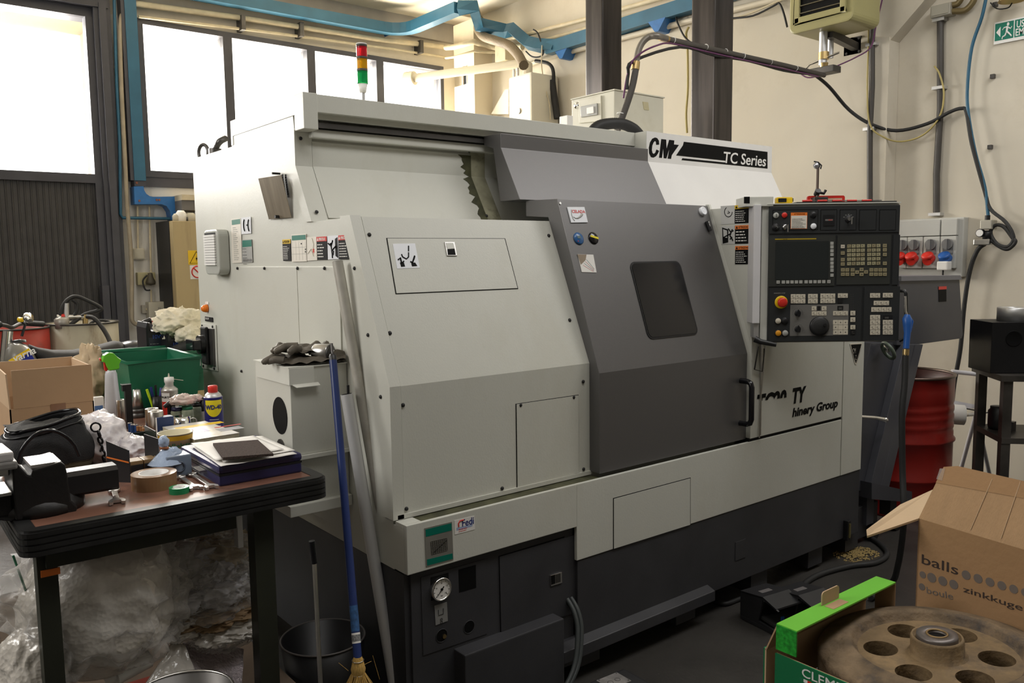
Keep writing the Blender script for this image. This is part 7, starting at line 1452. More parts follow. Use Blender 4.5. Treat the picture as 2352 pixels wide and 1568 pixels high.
# chip conveyor
ys = 2.12
def xz(u, v): p = PY(ys, u, v); return (max(p.x, X1 + 0.02), p.z)
T = thing('chip_conveyor', 'dark slate chip conveyor rising from the right end of the lathe to a hopper', 'conveyor', (4.4, 2.6, 0))
MB().profy([xz(2066, 641), xz(2108, 640), xz(2196, 637), xz(2204, 640), xz(2212, 768), xz(2209, 777), xz(2092, 793), xz(2060, 793)], ys, ys + 0.36).build('hopper', steelgrey, T, bevel=0.004)
MB().profy([xz(2066, 634), xz(2202, 632), xz(2206, 642), xz(2066, 645)], ys - 0.01, ys + 0.37).build('hopper_rim', mat('slate_light', (0.16, 0.16, 0.18), 0.4), T)
q = PY(ys, 2150, 675); k = MB().profy([xz(2155, 658), xz(2173, 657), xz(2173, 692), xz(2156, 693)], ys - 0.002, ys).build('warning_label', ink, T); MB().profy([xz(2155, 658), xz(2173, 657), xz(2173, 664), xz(2155, 665)], ys - 0.003, ys - 0.002).build('label_header', red, k)
MB().profy([xz(1980, 1130), xz(2038, 1120), xz(2112, 788), xz(2010, 788), xz(1960, 1000)], ys + 0.02, ys + 0.34).build('inclined_trough', steelgrey, T, bevel=0.003)
for (u0, u1, w_) in ((2008, 2082, 12), (2030, 2102, 10)): MB().profy([xz(u0 - w_ - 6, 1120), xz(u0 + w_ - 6, 1117), xz(u1 + w_, 790), xz(u1 - w_, 790)], ys - 0.02, ys + 0.02).build('side_rail', mat('slate_rail', (0.075, 0.077, 0.09), 0.35), T, bevel=0.003)
MB().profy([xz(1985, 1105), xz(2078, 1125), xz(2078, 1150), xz(1985, 1142)], ys - 0.04, ys + 0.4).build('cross_foot', steelgrey, T)
for (u0, u1) in ((1992, 2008), (2046, 2060)): MB().profy([xz(u0, 1135), xz(u1, 1135), (xz(u1, 1135)[0], 0.10), (xz(u0, 1135)[0], 0.10)], ys, ys + 0.06).build('leg', steelgrey, T)
MB().box(X1 + 0.02, X1 + 0.32, ys + 0.02, ys + 0.45, 0.03, 0.20).build('catch_tank', basegrey, T, bevel=0.004)
for (u0) in (2000, 2053): c_ = PY(ys + 0.03, u0, 1130); MB().cyl((c_.x, ys, 0.05), (c_.x, ys + 0.05, 0.05), 0.05).build('castor', black, T)
p = PY(ys - 0.05, 2040, 805); MB().ring(p, (0.8, -0.5, 0.5), 0.045, 0.009, 24, 8).build('hand_wheel', mat('wheel_green', (0.10, 0.13, 0.10), 0.4), T); MB().cyl(p, PY(ys, 2030, 792), 0.010).build('wheel_shaft', chrome, T)
# red oil drum
dc = Vector((4.80, 2.33, 0)); dr_ = 0.268; dh = 0.80
redm = mat('drum_red', (0.25, 0.014, 0.010), 0.32, var=0.12, scale=4, stain=(0.12, 0.01, 0.01), samt=0.6, sscale=4, bump=0.06, bscale=12)
T = thing('oil_drum', 'dented open red steel drum behind the chip conveyor', 'drum', dc)
prf = [(dr_, 0), (dr_ + 0.006, 0.006), (dr_, 0.02)]
for z_ in (0.25, 0.52): prf += [(dr_, dh * z_), (dr_ + 0.011, dh * z_ + 0.012), (dr_ + 0.011, dh * z_ + 0.02), (dr_, dh * z_ + 0.034)]
for z_ in (0.60, 0.66, 0.72, 0.78): prf += [(dr_, dh * z_), (dr_ - 0.005, dh * z_ + 0.012), (dr_, dh * z_ + 0.026)]
prf += [(dr_, dh * 0.9), (dr_, dh - 0.005), (dr_ + 0.005, dh)]
b_ = MB(); b_.lathe(prf, dc, n=72)
for i, v_ in enumerate(b_.v):
    d_ = v_ - dc; a_ = math.atan2(d_.y, d_.x); n_ = noise.noise(Vector((math.cos(a_) * 1.6, math.sin(a_) * 1.6, v_.z * 3.2 + 4))); k_ = 1 - 0.10 * max(0, n_ - 0.05) * (1 if v_.z > 0.03 else 0)
    b_.v[i] = Vector((dc.x + d_.x * k_, dc.y + d_.y * k_, v_.z))
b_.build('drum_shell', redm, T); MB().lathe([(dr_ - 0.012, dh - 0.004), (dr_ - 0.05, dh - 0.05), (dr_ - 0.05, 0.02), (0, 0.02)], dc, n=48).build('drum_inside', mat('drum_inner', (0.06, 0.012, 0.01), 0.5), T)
MB().ring((dc.x, dc.y, dh), (0, 0, 1), dr_ - 0.003, 0.009, 56, 8).build('rim', mat('rim_metal', (0.14, 0.10, 0.08), 0.35, 0.6), T)
# white paper-roll stand
wt = mat('white_tube', (0.62, 0.61, 0.64), 0.35)
T = thing('roll_stand', 'white tubular stand holding a paper roll beside the red drum', 'stand', PD(5.2, 2240, 1075))
def pd(d, u, v): return PD(d, u, v)
MB().tube(smooth_path([pd(5.15, 2186, 853), pd(5.15, 2215, 856), pd(5.15, 2248, 860), pd(5.15, 2257, 866), pd(5.15, 2259, 882), pd(5.15, 2252, 905), pd(5.15, 2243, 950)], 4), 0.014, 10).build('frame_tube', wt, T)
zf_ = lambda d, u: pd(d, u, 1000)
lA = pd(5.15, 2242, 950); lB = PZ(0.01, 2200, 1102); lC = PZ(0.01, 2274, 1095)
MB().cyl(lA, lB, 0.013, n=10).build('leg', wt, T); MB().cyl(lA, lC, 0.013, n=10).build('leg', mat('white_tube_dark', (0.40, 0.40, 0.42), 0.4), T)  # second leg in a darker tone than the other tubes
MB().cyl(pd(5.15, 2241, 951), pd(5.10, 2214, 953), 0.010).build('axle', alu, T); MB().cyl(pd(5.10, 2222, 951), pd(5.10, 2214, 953), 0.013).build('axle_nut', keyw, T)
MB().prism([pd(5.2, 2184, 918), pd(5.2, 2244, 930), pd(5.2, 2244, 938), pd(5.2, 2184, 936)], Vector((0.02, 0.05, 0.0))).build('tear_plate', wt, T)
d_ = (pd(5.12, 2213, 952) - pd(5.45, 2165, 948)).normalized(); r0 = pd(5.12, 2214, 953); 
MB_r = MB(); MB_r.lathe([(0.02, 0), (0.062, 0), (0.062, 0.26), (0.02, 0.26)], r0, Vector((-0.6, 0.78, 0.05)), n=32); k = MB_r.build('paper_roll', paper); tag(k, 'white paper roll with red end on the tubular stand', 'roll')
MB().lathe([(0.008, -0.003), (0.045, -0.003), (0.05, 0.002), (0.008, 0.002)], r0, Vector((-0.6, 0.78, 0.05)), n=28).build('end_disc', mat('dark_red', (0.30, 0.02, 0.03), 0.4), T)
pipe('cable', 'thin black cable sagging from the paper roll to the steel table', smooth_path([pd(5.1, 2218, 938), pd(5.1, 2240, 942), pd(4.9, 2262, 948), pd(4.8, 2285, 942)], 4), 0.004, rubber, 'cable')
# steel table with machine parts
tm = mat('grimy_steel', (0.075, 0.068, 0.060), 0.45, 0.5, var=0.35, scale=7)
tz = 0.86; ta = PZ(tz, 2232, 840); tb_ = PZ(tz, 2300, 863)
T = thing('steel_table', 'grimy steel table with lower shelf cut by the right picture edge', 'table', (ta.x, ta.y, 0))
e1_ = (tb_ - ta); e1_.z = 0; Ld = e1_.length; e1_.normalize(); e2_ = Vector((-e1_.y, e1_.x, 0)); 
if e2_.x < 0: e2_ = -e2_
Mt = Matrix((e1_, e2_, Vector((0, 0, 1)))).transposed().to_4x4(); Mt.translation = (ta.x, ta.y, 0)
Ld2 = Ld
MB().box(0, Ld2, 0, 0.9, tz - 0.03, tz, Mt).build('table_top', tm, T)
for (x_, y_) in ((0.01, 0.02), (Ld2 - 0.06, 0.02), (0.01, 0.82), (Ld2 - 0.06, 0.82)): MB().box(x_, x_ + 0.045, y_, y_ + 0.045, 0, tz - 0.03, Mt).build('leg', tm, T)
MB().box(0.01, Ld2 - 0.01, 0.02, 0.87, 0.50, 0.53, Mt).build('lower_shelf', tm, T); MB().box(0.01, Ld2 - 0.01, 0.02, 0.87, 0.17, 0.2, Mt).build('lower_shelf', tm, T)
# black cube with a bore
p = PZ(tz, 2274, 858); q = PZ(tz, 2352, 858)
Mc = fr((p.x, p.y, tz + 0.002), (0.74, -0.67, 0), (0, 0, 1)); s = px2m(p, 1)
hb2 = PY(p.y, 2275, 742).z - tz
T = thing('machined_block', 'matt black machined cube with round bore on the steel table', 'block', (p.x, p.y, tz))
MB().box(0, hb2 * 1.0, 0, hb2, -0.24, 0, Mc).build('block', mat('black_oxide', (0.014, 0.014, 0.015), 0.4, 0.3, var=0.2), T, bevel=0.002)
MB().lathe([(0.0, 0.0006), (hb2 * 0.14, 0.0006), (hb2 * 0.155, 0.002), (hb2 * 0.16, 0.0)], (hb2 * 0.42, hb2 * 0.68, 0), n=28, M=Mc).build('bore', ink, T)
c_ = Mc @ Vector((hb2 * 0.62, hb2, -0.12)); T = thing('steel_ring', 'short bright aluminium cylinder standing on the black cube', 'cylinder', c_)
MB().lathe([(0.045, 0), (0.078, 0), (0.078, 0.068), (0.074, 0.072), (0.05, 0.072), (0.045, 0.068), (0.045, 0)], c_, n=40).build('sleeve', alu, T)
for k in range(3):
    p = Mt @ Vector((0.14 + 0.05 * k, 0.10 + 0.19 * k, 0.53)); T = thing('small_motor', ['black wound motor at the left of the shelf under the black cube', 'rusty pump body in the middle of the shelf under the black cube', 'dark valve block at the right of the shelf under the black cube'][k], 'motor', p, 'parts on the steel table shelf')
    MB().lathe([(0, 0), (0.05, 0), (0.055, 0.02), (0.055, 0.10), (0.045, 0.11), (0.045, 0.125), (0, 0.125)], p, n=18).build('housing', [black, mat('rust', ()), darksteel][k], T); MB().box(p.x - 0.02, p.x + 0.02, p.y - 0.08, p.y - 0.04, 0.53, 0.58).build('terminal_box', darksteel, T)
pipe('cable', 'tangled thin black wires hanging under the steel table top', smooth_path([PD(4.6, 2303, 870), PD(4.6, 2310, 890), PD(4.6, 2300, 905), PD(4.6, 2312, 915), PD(4.6, 2298, 930), PD(4.6, 2306, 945), PD(4.6, 2322, 880)], 4), 0.004, rubber, 'cable')
# blue air gun hanging beside the pendant
T = thing('air_gun', 'blue air blow gun hanging at the right side of the control panel', 'air gun', PD(3.35, 2084, 760))
D_ = 3.36
MB().tube([PD(D_, 2079, 680), PD(D_, 2080, 715), PD(D_, 2084, 727)], 0.005, 8).build('nozzle', chrome, T)
MB().tube([PD(D_, 2084, 722), PD(D_, 2083, 732), PD(D_, 2084, 745), PD(D_, 2084, 765), PD(D_, 2081, 800)], [0.010, 0.018, 0.017, 0.013, 0.012], 12).build('gun_body', blue, T)
MB().tube([PD(D_, 2089, 726), PD(D_, 2095, 738), PD(D_, 2091, 762)], [0.004, 0.006, 0.004], 8).build('trigger', blue, T)
MB().cyl(PD(D_, 2081, 802), PD(D_, 2080, 816), 0.0125).build('coupling', brass, T)
pipe('air_hose', 'black hose falling from the blue air gun to the floor', smooth_path([PD(D_, 2080, 814), PD(D_, 2078, 880), PD(D_, 2072, 950), PD(D_ + .02, 2073, 1080), PD(D_, 2076, 1180), PD(3.5, 2072, 1240), PD(3.6, 2062, 1300), PZ(0.02, 2048, 1338), PZ(0.02, 2000, 1372)], 6), 0.013, rubber, 'hose')
MB().tube([PD(3.42, 2066, 668), PD(3.40, 2078, 668), PD(3.40, 2081, 674), PD(3.40, 2081, 775), PD(3.42, 2066, 782)], 0.008, 10).build('side_handle', black, L_)
# floor leads and pedals
pipe('cable', 'black cable curling on the floor around the sawdust by the machine foot', smooth_path([PZ(0.013, 1988, 1228), PZ(0.013, 2020, 1248), PZ(0.013, 2038, 1272), PZ(0.013, 2010, 1292), PZ(0.013, 1950, 1300), PZ(0.013, 1880, 1320), PZ(0.013, 1845, 1345), PZ(0.013, 1860, 1362), PZ(0.013, 1910, 1368)], 5), 0.013, rubber, 'cable')
pipe('cable', 'thin dark cable lying between the machine base and the black foot switch', smooth_path([PZ(0.012, 1635, 1378), PZ(0.012, 1665, 1386), PZ(0.012, 1700, 1374), PZ(0.012, 1740, 1362)], 5), 0.010, rubber, 'cable')
pd_b = mat('pedal_black', (0.020, 0.020, 0.022), 0.4, var=0.2)
def pedal(u, v, w_, label, ang):
    p = PZ(0, u, v); T = thing('foot_switch', label, 'pedal', p, 'black foot switches'); M = Matrix.Translation(p) @ Matrix.Rotation(ang, 4, 'Z'); a_ = w_ / 2
    MB().box(-a_, a_, -0.10, 0.10, 0, 0.02, M).build('base', pd_b, T, bevel=0.004)
    MB().prism([(-a_, -0.09, 0.02), (-a_, 0.10, 0.02), (-a_, 0.10, 0.12), (-a_, -0.02, 0.135), (-a_, -0.09, 0.11), (-a_, -0.10, 0.105), (-a_, -0.02, 0.125), (-a_, 0.0, 0.03)], (0.008, 0, 0), M).build('hood_side', pd_b, T)
    MB().prism([(a_ - 0.008, -0.09, 0.02), (a_ - 0.008, 0.10, 0.02), (a_ - 0.008, 0.10, 0.12), (a_ - 0.008, -0.02, 0.135), (a_ - 0.008, -0.09, 0.11), (a_ - 0.008, -0.10, 0.105), (a_ - 0.008, -0.02, 0.125), (a_ - 0.008, 0.0, 0.03)], (0.008, 0, 0), M).build('hood_side', pd_b, T)
    MB().prism([(-a_, -0.09, 0.112), (-a_, -0.02, 0.137), (-a_, 0.10, 0.122), (-a_, 0.10, 0.114), (-a_, -0.02, 0.129), (-a_, -0.09, 0.105)], (w_, 0, 0), M).build('hood_top', pd_b, T)
    MB().box(-a_ * 0.5, a_ * 0.3, -0.03, 0.04, 0.130, 0.1325, M).build('grip_tape', mat('worn_tape', (0.13, 0.12, 0.12), 0.6), T)
    MB().prism([(-a_ + 0.015, -0.07, 0.035), (-a_ + 0.015, 0.08, 0.055), (-a_ + 0.015, 0.08, 0.045), (-a_ + 0.015, -0.07, 0.025)], (w_ - 0.03, 0, 0), M).build('treadle', mat('treadle_grey', (0.03, 0.03, 0.03), 0.5), T)
    MB().box(-0.008, 0.008, -0.06, -0.055, 0.036, 0.052, M).build('blue_mark', blue, T)
pedal(1772, 1432, 0.15, 'hooded black foot switch left of the green crate', -0.15)
pedal(1852, 1428, 0.15, 'second hooded foot switch partly behind the green crate tab', -0.15)
p = PZ(0.0, 1420, 1600); T = thing('floor_box', 'dark box with riveted metal plate at the lower picture edge', 'box', p)
Mb = fr((PZ(0.18, 1378, 1570).x, PZ(0.18, 1378, 1570).y, 0), (1, -0.05, 0), (0, 1, 0))
MB().box(0, 0.16, -0.10, 0.06, 0, 0.16, Mb).build('body', pd_b, T, bevel=0.012)
MB().box(0.028, 0.115, -0.02, 0.048, 0.16, 0.162, Mb).build('metal_plate', mat('plate_alu2', (0.40, 0.38, 0.37), 0.3, 0.6, var=0.3, scale=30), T)
for (x_, y_) in ((0.034, -0.014), (0.108, -0.014), (0.034, 0.042), (0.108, 0.042)): MB().cyl((x_, y_, 0.162), (x_, y_, 0.1635), 0.003, n=8, M=Mb).build('rivet', chrome, T)
for (x_) in (0.055, 0.085): MB().ring((x_, 0.012, 0.1622), (0, 0, 1), 0.009, 0.0008, 16, 5, Mb).build('stamped_ring', darksteel, T)
# sawdust and metal chips
p = PZ(0, 1966, 1272); b_ = MB()
for i in range(500):
    a_ = random.uniform(0, 6.28); r_ = 0.12 * random.random() ** 0.8; x_, y_ = p.x + r_ * math.cos(a_) * 1.1, p.y + r_ * math.sin(a_) * 0.8; s_ = random.uniform(0.003, 0.007); h_ = 0.012 * (1 - r_ / 0.13)
    b_.add([(x_ - s_, y_, h_), (x_ + s_, y_ - s_, h_), (x_ + s_ * .5, y_ + s_, h_), (x_, y_, h_ + s_)], [(0, 1, 3), (1, 2, 3), (2, 0, 3), (0, 2, 1)])
o = b_.build('sawdust', mat('sawdust', (0.34, 0.25, 0.10), 0.9, var=0.2)); tag(o, 'small heap of pale sawdust by the machine foot', 'sawdust', kind='stuff')
b_ = MB()
for i in range(160):
    p = PZ(0, random.uniform(1350, 1800), random.uniform(1330, 1568)); s_ = random.uniform(0.0012, 0.003)
    if p.y < 2.0 and p.x > 1.3: b_.add([p + Vector((0, 0, 0.001)), p + Vector((s_, 0, 0.002)), p + Vector((0, s_ * 2, 0.001)), p + Vector((0, 0, s_))], [(0, 1, 3), (1, 2, 3), (2, 0, 3), (0, 2, 1)])
o = b_.build('metal_chips', chrome); tag(o, 'glinting metal chips scattered on the dark floor', 'chips', kind='stuff')
# ---------------------------------------------------------------- fruit crate with a big cast pulley
ct = 0.60
A = PZ(ct, 1784, 1431); Bk = PZ(ct, 1981, 1313); A2 = PZ(ct, 1841, 1444)
F0 = PZ(ct - 0.07, 1796, 1496); F1_ = PZ(ct - 0.07, 1961, 1565)
ex = (F1_ - F0).normalized(); ey = Vector((-ex.y, ex.x, 0)); W_ = (Bk - A).dot(ey); lw = abs((A2 - A).dot(ex)) + 0.0
Mk = Matrix((ex, ey, Vector((0, 0, 1)))).transposed().to_4x4(); Mk.translation = (A.x, A.y, 0)
base_z = ct - 0.20; CL = 0.60
lg = mat('lime_print', (0.16, 0.52, 0.05), 0.4, var=0.08, scale=4); dg = mat('forest_print', (0.008, 0.15, 0.055), 0.4, var=0.04)
T = thing('fruit_crate', 'green printed cardboard fruit crate holding a cast iron pulley', 'crate', (A.x + 0.2, A.y, base_z))
MB().box(0, lw, 0, W_, ct - 0.004, ct, Mk).build('end_ledge', lg, T)
MB().box(-0.036, -0.032, 0, W_, base_z, ct - 0.075, Mk).build('end_wall', dg, T)
MB().box(-0.032, -0.028, 0.0, W_, base_z, ct - 0.075, Mk).build('end_inner', cardlight, T)

MB().prism([(0.0, 0.0, ct - 0.004), (0.004, 0.0, ct - 0.004), (-0.028, 0.0, ct - 0.08), (-0.032, 0.0, ct - 0.08)], (0, W_, 0), Mk).build('end_liner', cardboard, T)
MB().box(0, lw, -0.002, 0.002, ct - 0.065, ct - 0.002, Mk).build('corner_post', mat('green_dots', (0.02, 0.30, 0.03), 0.4, var=0.4, scale=120), T)
MB().box(0, lw, W_ - 0.003, W_, base_z, ct - 0.002, Mk).build('corner_post', cardboard, T)
MB().box(0, CL, -0.004, 0.0, base_z, ct - 0.075, Mk).build('front_wall', dg, T); MB().box(0, CL, 0.0, 0.004, base_z, ct - 0.076, Mk).build('front_inner', cardboard, T)
MB().box(lw, CL, W_ - 0.004, W_, base_z, ct - 0.075, Mk).build('back_wall', cardboard, T)
MB().box(CL - 0.004, CL, 0, W_, base_z, ct - 0.004, Mk).build('end_wall', dg, T); MB().box(0, CL, 0, W_, base_z, base_z + 0.004, Mk).build('crate_floor', mat('shaded_cardboard', (0.06, 0.038, 0.022), 0.9, var=0.3), T)  # floor colour darkened to stand for the shade under the pulley
MB().rplate(fr(Mk @ Vector((0.012, W_ * 0.37, ct - 0.004)), ey, (0, 0, 1)), W_ * 0.17, 0.040, 0.003, 0.01).build('lock_tab', cardlight, T)
MB().box(lw * 0.35, lw * 0.8, W_ * 0.38, W_ * 0.53, ct, ct + 0.0008, Mk).build('tab_slot', cardboard, T)
Mtx = fr(Mk @ Vector((0, -0.0042, base_z)), ex, XN)
fit('CLEMENTINE', Mtx, (1842, 1552), (2037, 1634), (1842, 1532), white, T, z=0.0002, bold=0.006)
for (u_, m_) in ((1837, green), (1846, white), (1855, red)): poly(Mtx, [(u_, 1555 + (u_ - 1837) * .42), (u_ + 9, 1559 + (u_ - 1837) * .42), (u_ + 9, 1566 + (u_ - 1837) * .42), (u_, 1562 + (u_ - 1837) * .42)], 0.0006, m_, T, 'flag_mark')

# support under crate and carton
wood = mat('rough_wood', (0.20, 0.13, 0.07), 0.8, var=0.25, scale=5, stretch=(1, 8, 8))
T = thing('wooden_pallet', 'rough wooden pallet box carrying the green fruit crate', 'pallet', (A.x + 0.25, A.y, 0))
MB().box(0.03, CL - 0.02, 0.03, W_ - 0.03, base_z - 0.03, base_z - 0.001, Mk).build('top_board', wood, T)
for (x_, y_) in ((0.04, 0.04), (CL - 0.1, 0.04), (0.04, W_ - 0.1), (CL - 0.1, W_ - 0.1)): MB().box(x_, x_ + 0.06, y_, y_ + 0.06, 0, base_z - 0.03, Mk).build('leg', wood, T)
# the pulley
rusty = mat('rusty_cast_iron', (0.20, 0.135, 0.068), 0.75, 0.1, var=0.4, scale=7, stain=(0.035, 0.034, 0.036), samt=0.9, sscale=4, bump=0.5, bscale=45)
hc = Mk @ Vector((0.255, 0.290, 0.535)); R_o = 0.276
Mw = Matrix.Translation(hc) @ Matrix.Rotation(-0.06, 4, Vector((0.62, 0.78, 0)))
T = thing('cast_pulley', 'heavy rusty cast iron pulley wheel with six round holes lying in the crate', 'pulley', hc)
nh = 6; hr = R_o * 0.145; hd = R_o * 0.46
holes = [circ(0, 0, R_o * 0.10, 24)] + [circ(hd * math.cos(2 * PI * i / nh + 0.02), hd * math.sin(2 * PI * i / nh + 0.02), hr, 26) for i in range(nh)]
holed(circ(0, 0, R_o * 0.70, 64), holes, 0.04, Mw @ Matrix.Translation((0, 0, -0.026)), 'web_plate', rusty, T)
MB().lathe([(R_o * 0.64, -0.008), (R_o * 0.67, -0.003), (R_o * 0.69, 0.010), (R_o * 0.72, 0.016), (R_o * 0.78, 0.013), (R_o * 0.90, 0.004), (R_o * 0.97, -0.004), (R_o, -0.016), (R_o * 0.985, -0.024), (R_o, -0.034), (R_o * 0.985, -0.044), (R_o, -0.054), (R_o * 0.985, -0.064), (R_o, -0.075), (R_o * 0.94, -0.082), (R_o * 0.72, -0.078), (R_o * 0.70, -0.03)], n=88, M=Mw).build('rim', mat('rusty_rim', (0.15, 0.105, 0.062), 0.8, 0.1, var=0.5, scale=14, stain=(0.03, 0.032, 0.04), samt=0.95, sscale=9, bump=0.8, bscale=40), T)
MB().lathe([(R_o * 0.075, 0.01), (R_o * 0.075, 0.044), (R_o * 0.165, 0.044), (R_o * 0.168, 0.040), (R_o * 0.168, 0.02)], n=40, M=Mw).build('hub_core', mat('rubbed_iron', (0.17, 0.15, 0.14), 0.4, 0.5, var=0.2, scale=20), T)
MB().lathe([(R_o * 0.168, 0.030), (R_o * 0.185, 0.030), (R_o * 0.19, 0.038), (R_o * 0.205, 0.040), (R_o * 0.215, 0.034), (R_o * 0.218, 0.0), (R_o * 0.25, -0.007)], n=40, M=Mw).build('hub_collar', rusty, T)
MB().cyl((0, 0, -0.05), (0, 0, 0.038), R_o * 0.074, n=30, M=Mw).build('bore', ink, T)
MB().ring(Mw @ Vector((0, 0, 0.044)), Mw.to_3x3() @ Vector((0, 0, 1)), R_o * 0.082, 0.0028, 28, 6).build('bush', mat('dull_brass', (0.28, 0.19, 0.09), 0.5, 0.6), T)
# ---------------------------------------------------------------- cardboard carton of balls
ph = 0.38; TL = PD(2.42, 2110, 1190); TRp = PZ(TL.z, 2352, 1262)
ex2 = TRp - TL; ex2.z = 0; ex2.normalize(); ey2 = Vector((-ex2.y, ex2.x, 0))
if ey2.dot(Vector((TL.x, TL.y, 0))) < 0: ey2 = -ey2
M2 = Matrix((ex2, ey2, Vector((0, 0, 1)))).transposed().to_4x4(); M2.translation = (TL.x, TL.y, 0)
cz0 = TL.z - 0.33; CW = 0.42; CD = 0.30
T = thing('carton', 'open brown carton printed with rows of grey dots behind the pulley', 'box', (TL.x + 0.2, TL.y, cz0))
t = 0.005
b_ = MB(); b_.box(0, CW, 0, t, cz0, TL.z, M2); b_.box(0, CW, CD - t, CD, cz0, TL.z, M2); b_.box(0, t, 0, CD, cz0, TL.z, M2); b_.box(CW - t, CW, 0, CD, cz0, TL.z, M2); b_.box(0, CW, 0, CD, cz0, cz0 + t, M2)
kb = mat('carton_brown', (0.40, 0.235, 0.115), 0.8, var=0.06, scale=2, bump=0.15, bscale=50)
b_.build('box_body', kb, T)
# front flap folded up and back, left flap out to the side
F1 = PZ(TL.z, 2110, 1190)
MIV = M2.inverted()
def onplane(M, u, v): q = PF(M, u, v); return q
Mfl = fr(M2 @ Vector((0, 0, TL.z)), ex2, (ey2 * 0.35 + Vector((0, 0, 1))))
pts = [PF(Mfl, 2110, 1190), PF(Mfl, 2168, 1072), PF(Mfl, 2200, 1070), PF(Mfl, 2420, 1120), PF(Mfl, 2420, 1282)]
MB().prism([(k_.x, k_.y, 0) for k_ in pts], (0, 0, -0.005), Mfl).build('front_flap', mat('carton_light', (0.46, 0.29, 0.155), 0.8, var=0.05, bump=0.25, bscale=35, stretch=(6, 6, 0.5)), T)
pts = [PF(Mfl, 2150, 1108), PF(Mfl, 2168, 1072), PF(Mfl, 2200, 1070), PF(Mfl, 2420, 1120), PF(Mfl, 2420, 1156)]
MB().prism([(k_.x, k_.y, 0.0002) for k_ in pts], (0, 0, 0.001), Mfl).build('flap_band', kb, T)
for (u, v, u2, v2) in ((2230, 1216, 2280, 1100), (2300, 1236, 2345, 1105)): 
    a_ = PF(Mfl, u, v); b2_ = PF(Mfl, u2, v2); MB().tube([(a_.x, a_.y, 0.001), (b2_.x, b2_.y, 0.001)], 0.0016, 5, M=Mfl).build('crease', cardlight, T)
lf = [M2 @ Vector((0, 0, TL.z)), PD(2.62, 2142, 1124), PD(2.52, 2068, 1158), PD(2.36, 1990, 1216), PD(2.34, 1992, 1230)]
MB().prism(lf, (0.0, 0.0, -0.006)).build('side_flap', mat('carton_pale', (0.55, 0.40, 0.25), 0.8, var=0.05, bump=0.1), T)
MB().prism([PF(Mfl, 2152, 1100), PF(Mfl, 2160, 1076), PF(Mfl, 2172, 1076), PF(Mfl, 2165, 1104)], (0, 0, 0.003), Mfl).build('tape_end', film, T)
Mf = fr(M2 @ Vector((0, 0, 0)), ex2, XN)
pk_ = mat('print_brown', (0.045, 0.03, 0.025), 0.7); pg2 = mat('print_grey', (0.17, 0.14, 0.12), 0.7)
kb7 = K(1752, 1040, 2.97)
fit('balls', Mf, kb7(1085, 752), kb7(1333, 832), kb7(1088, 688), pk_, T, z=0.0005, bold=0.004)
fit('zinkkugeln', Mf, kb7(1368, 945), kb7(1860, 1105), kb7(1370, 905), pk_, T, z=0.0005, bold=0.004)
fit('boule', Mf, kb7(1120, 955), kb7(1300, 1000), kb7(1122, 912), pg2, T, z=0.0005, bold=0.002)
def dot(X, Y, rx=31, half=False): c_ = PF(Mf, *kb7(X, Y)); e_ = PF(Mf, *kb7(X + rx, Y)); r_ = abs(e_.x - c_.x); MB().cyl((c_.x, c_.y, 0.0003), (c_.x, c_.y, 0.0008), r_, n=22, M=Mf).build('printed_dot', pg2, T)
for i in range(6): dot(1388 + i * 81, 832 + i * 24)
for i in range(3): dot(1153 + i * 75, 850 + i * 23)
dot(1092, 830, 22); dot(1086, 912, 22)
T = thing('wooden_pallet', 'wooden stand hidden under the brown carton of balls', 'pallet', (TL.x + 0.2, TL.y + 0.1, 0))
MB().box(0.03, CW - 0.03, 0.03, CD - 0.03, cz0 - 0.03, cz0 - 0.001, M2).build('top_board', wood, T)
for (x_, y_) in ((0.05, 0.05), (CW - 0.1, 0.05), (0.05, CD - 0.1), (CW - 0.1, CD - 0.1)): MB().box(x_, x_ + 0.05, y_, y_ + 0.05, 0, cz0 - 0.03, M2).build('leg', wood, T)
# wedge of cables behind pedals etc.
# ================================================================ ON THE LATHE
c1 = PX(3.28, 1411, 207); c0 = PX(3.28, 1313, 236); c2_ = PY(c1.y, 1524, 226)
swm = mat('cabinet_ivory', (0.60, 0.58, 0.48), 0.4, var=0.04, stain=(0.4, 0.34, 0.2), samt=0.3, sscale=5)
T = thing('transformer_cabinet', 'ivory electrical cabinet with hinged switch cover on top of the lathe', 'cabinet', (3.4, c1.y + 0.2, 2.064))
yf_ = c1.y; yk = c0.y; zt = c1.z
MB().box(3.28, c2_.x, yf_, yk, 2.065, zt).build('cabinet_body', swm, T, bevel=0.004)
MB().box(3.275, c2_.x + 0.005, yf_ - 0.005, yk + 0.005, zt, zt + 0.006).build('cabinet_lid', swm, T)
Fc = fr((3.28, 0, 0), (0, -1, 0), XN); k3b = K(1300, 0, 3.7333)
MB_ = poly(Fc, kk(k3b, (120, 860), (310, 820), (315, 1040), (125, 1058)), 0.012, swm, T, 'switch_cover', bevel=0.002)
poly(Fc @ Matrix.Translation((0, 0, 0.012)), kk(k3b, (133, 915), (275, 885), (278, 985), (138, 1008)), 0.010, mat('cover_grey', (0.36, 0.36, 0.34), 0.35), MB_, 'cover_frame', bevel=0.003); poly(Fc @ Matrix.Translation((0, 0, 0.022)), kk(k3b, (185, 925), (242, 912), (245, 970), (188, 980)), 0.008, white, MB_, 'breaker_toggle', bevel=0.002)
g = PF(Fc, *k3b(100, 905)); MB().lathe([(0.020, 0), (0.020, 0.006), (0.016, 0.014), (0, 0.016)], (g.x, g.y, 0), n=22, M=Fc).build('round_knob', chrome, T)
poly(fr((0, yf_, 0), (1, 0, 0), XN), kk(k3b, (655, 872), (702, 878), (710, 945), (668, 940)), 0.003, mat('faded_sticker', (0.50, 0.45, 0.28), 0.5), T, 'faded_sticker')
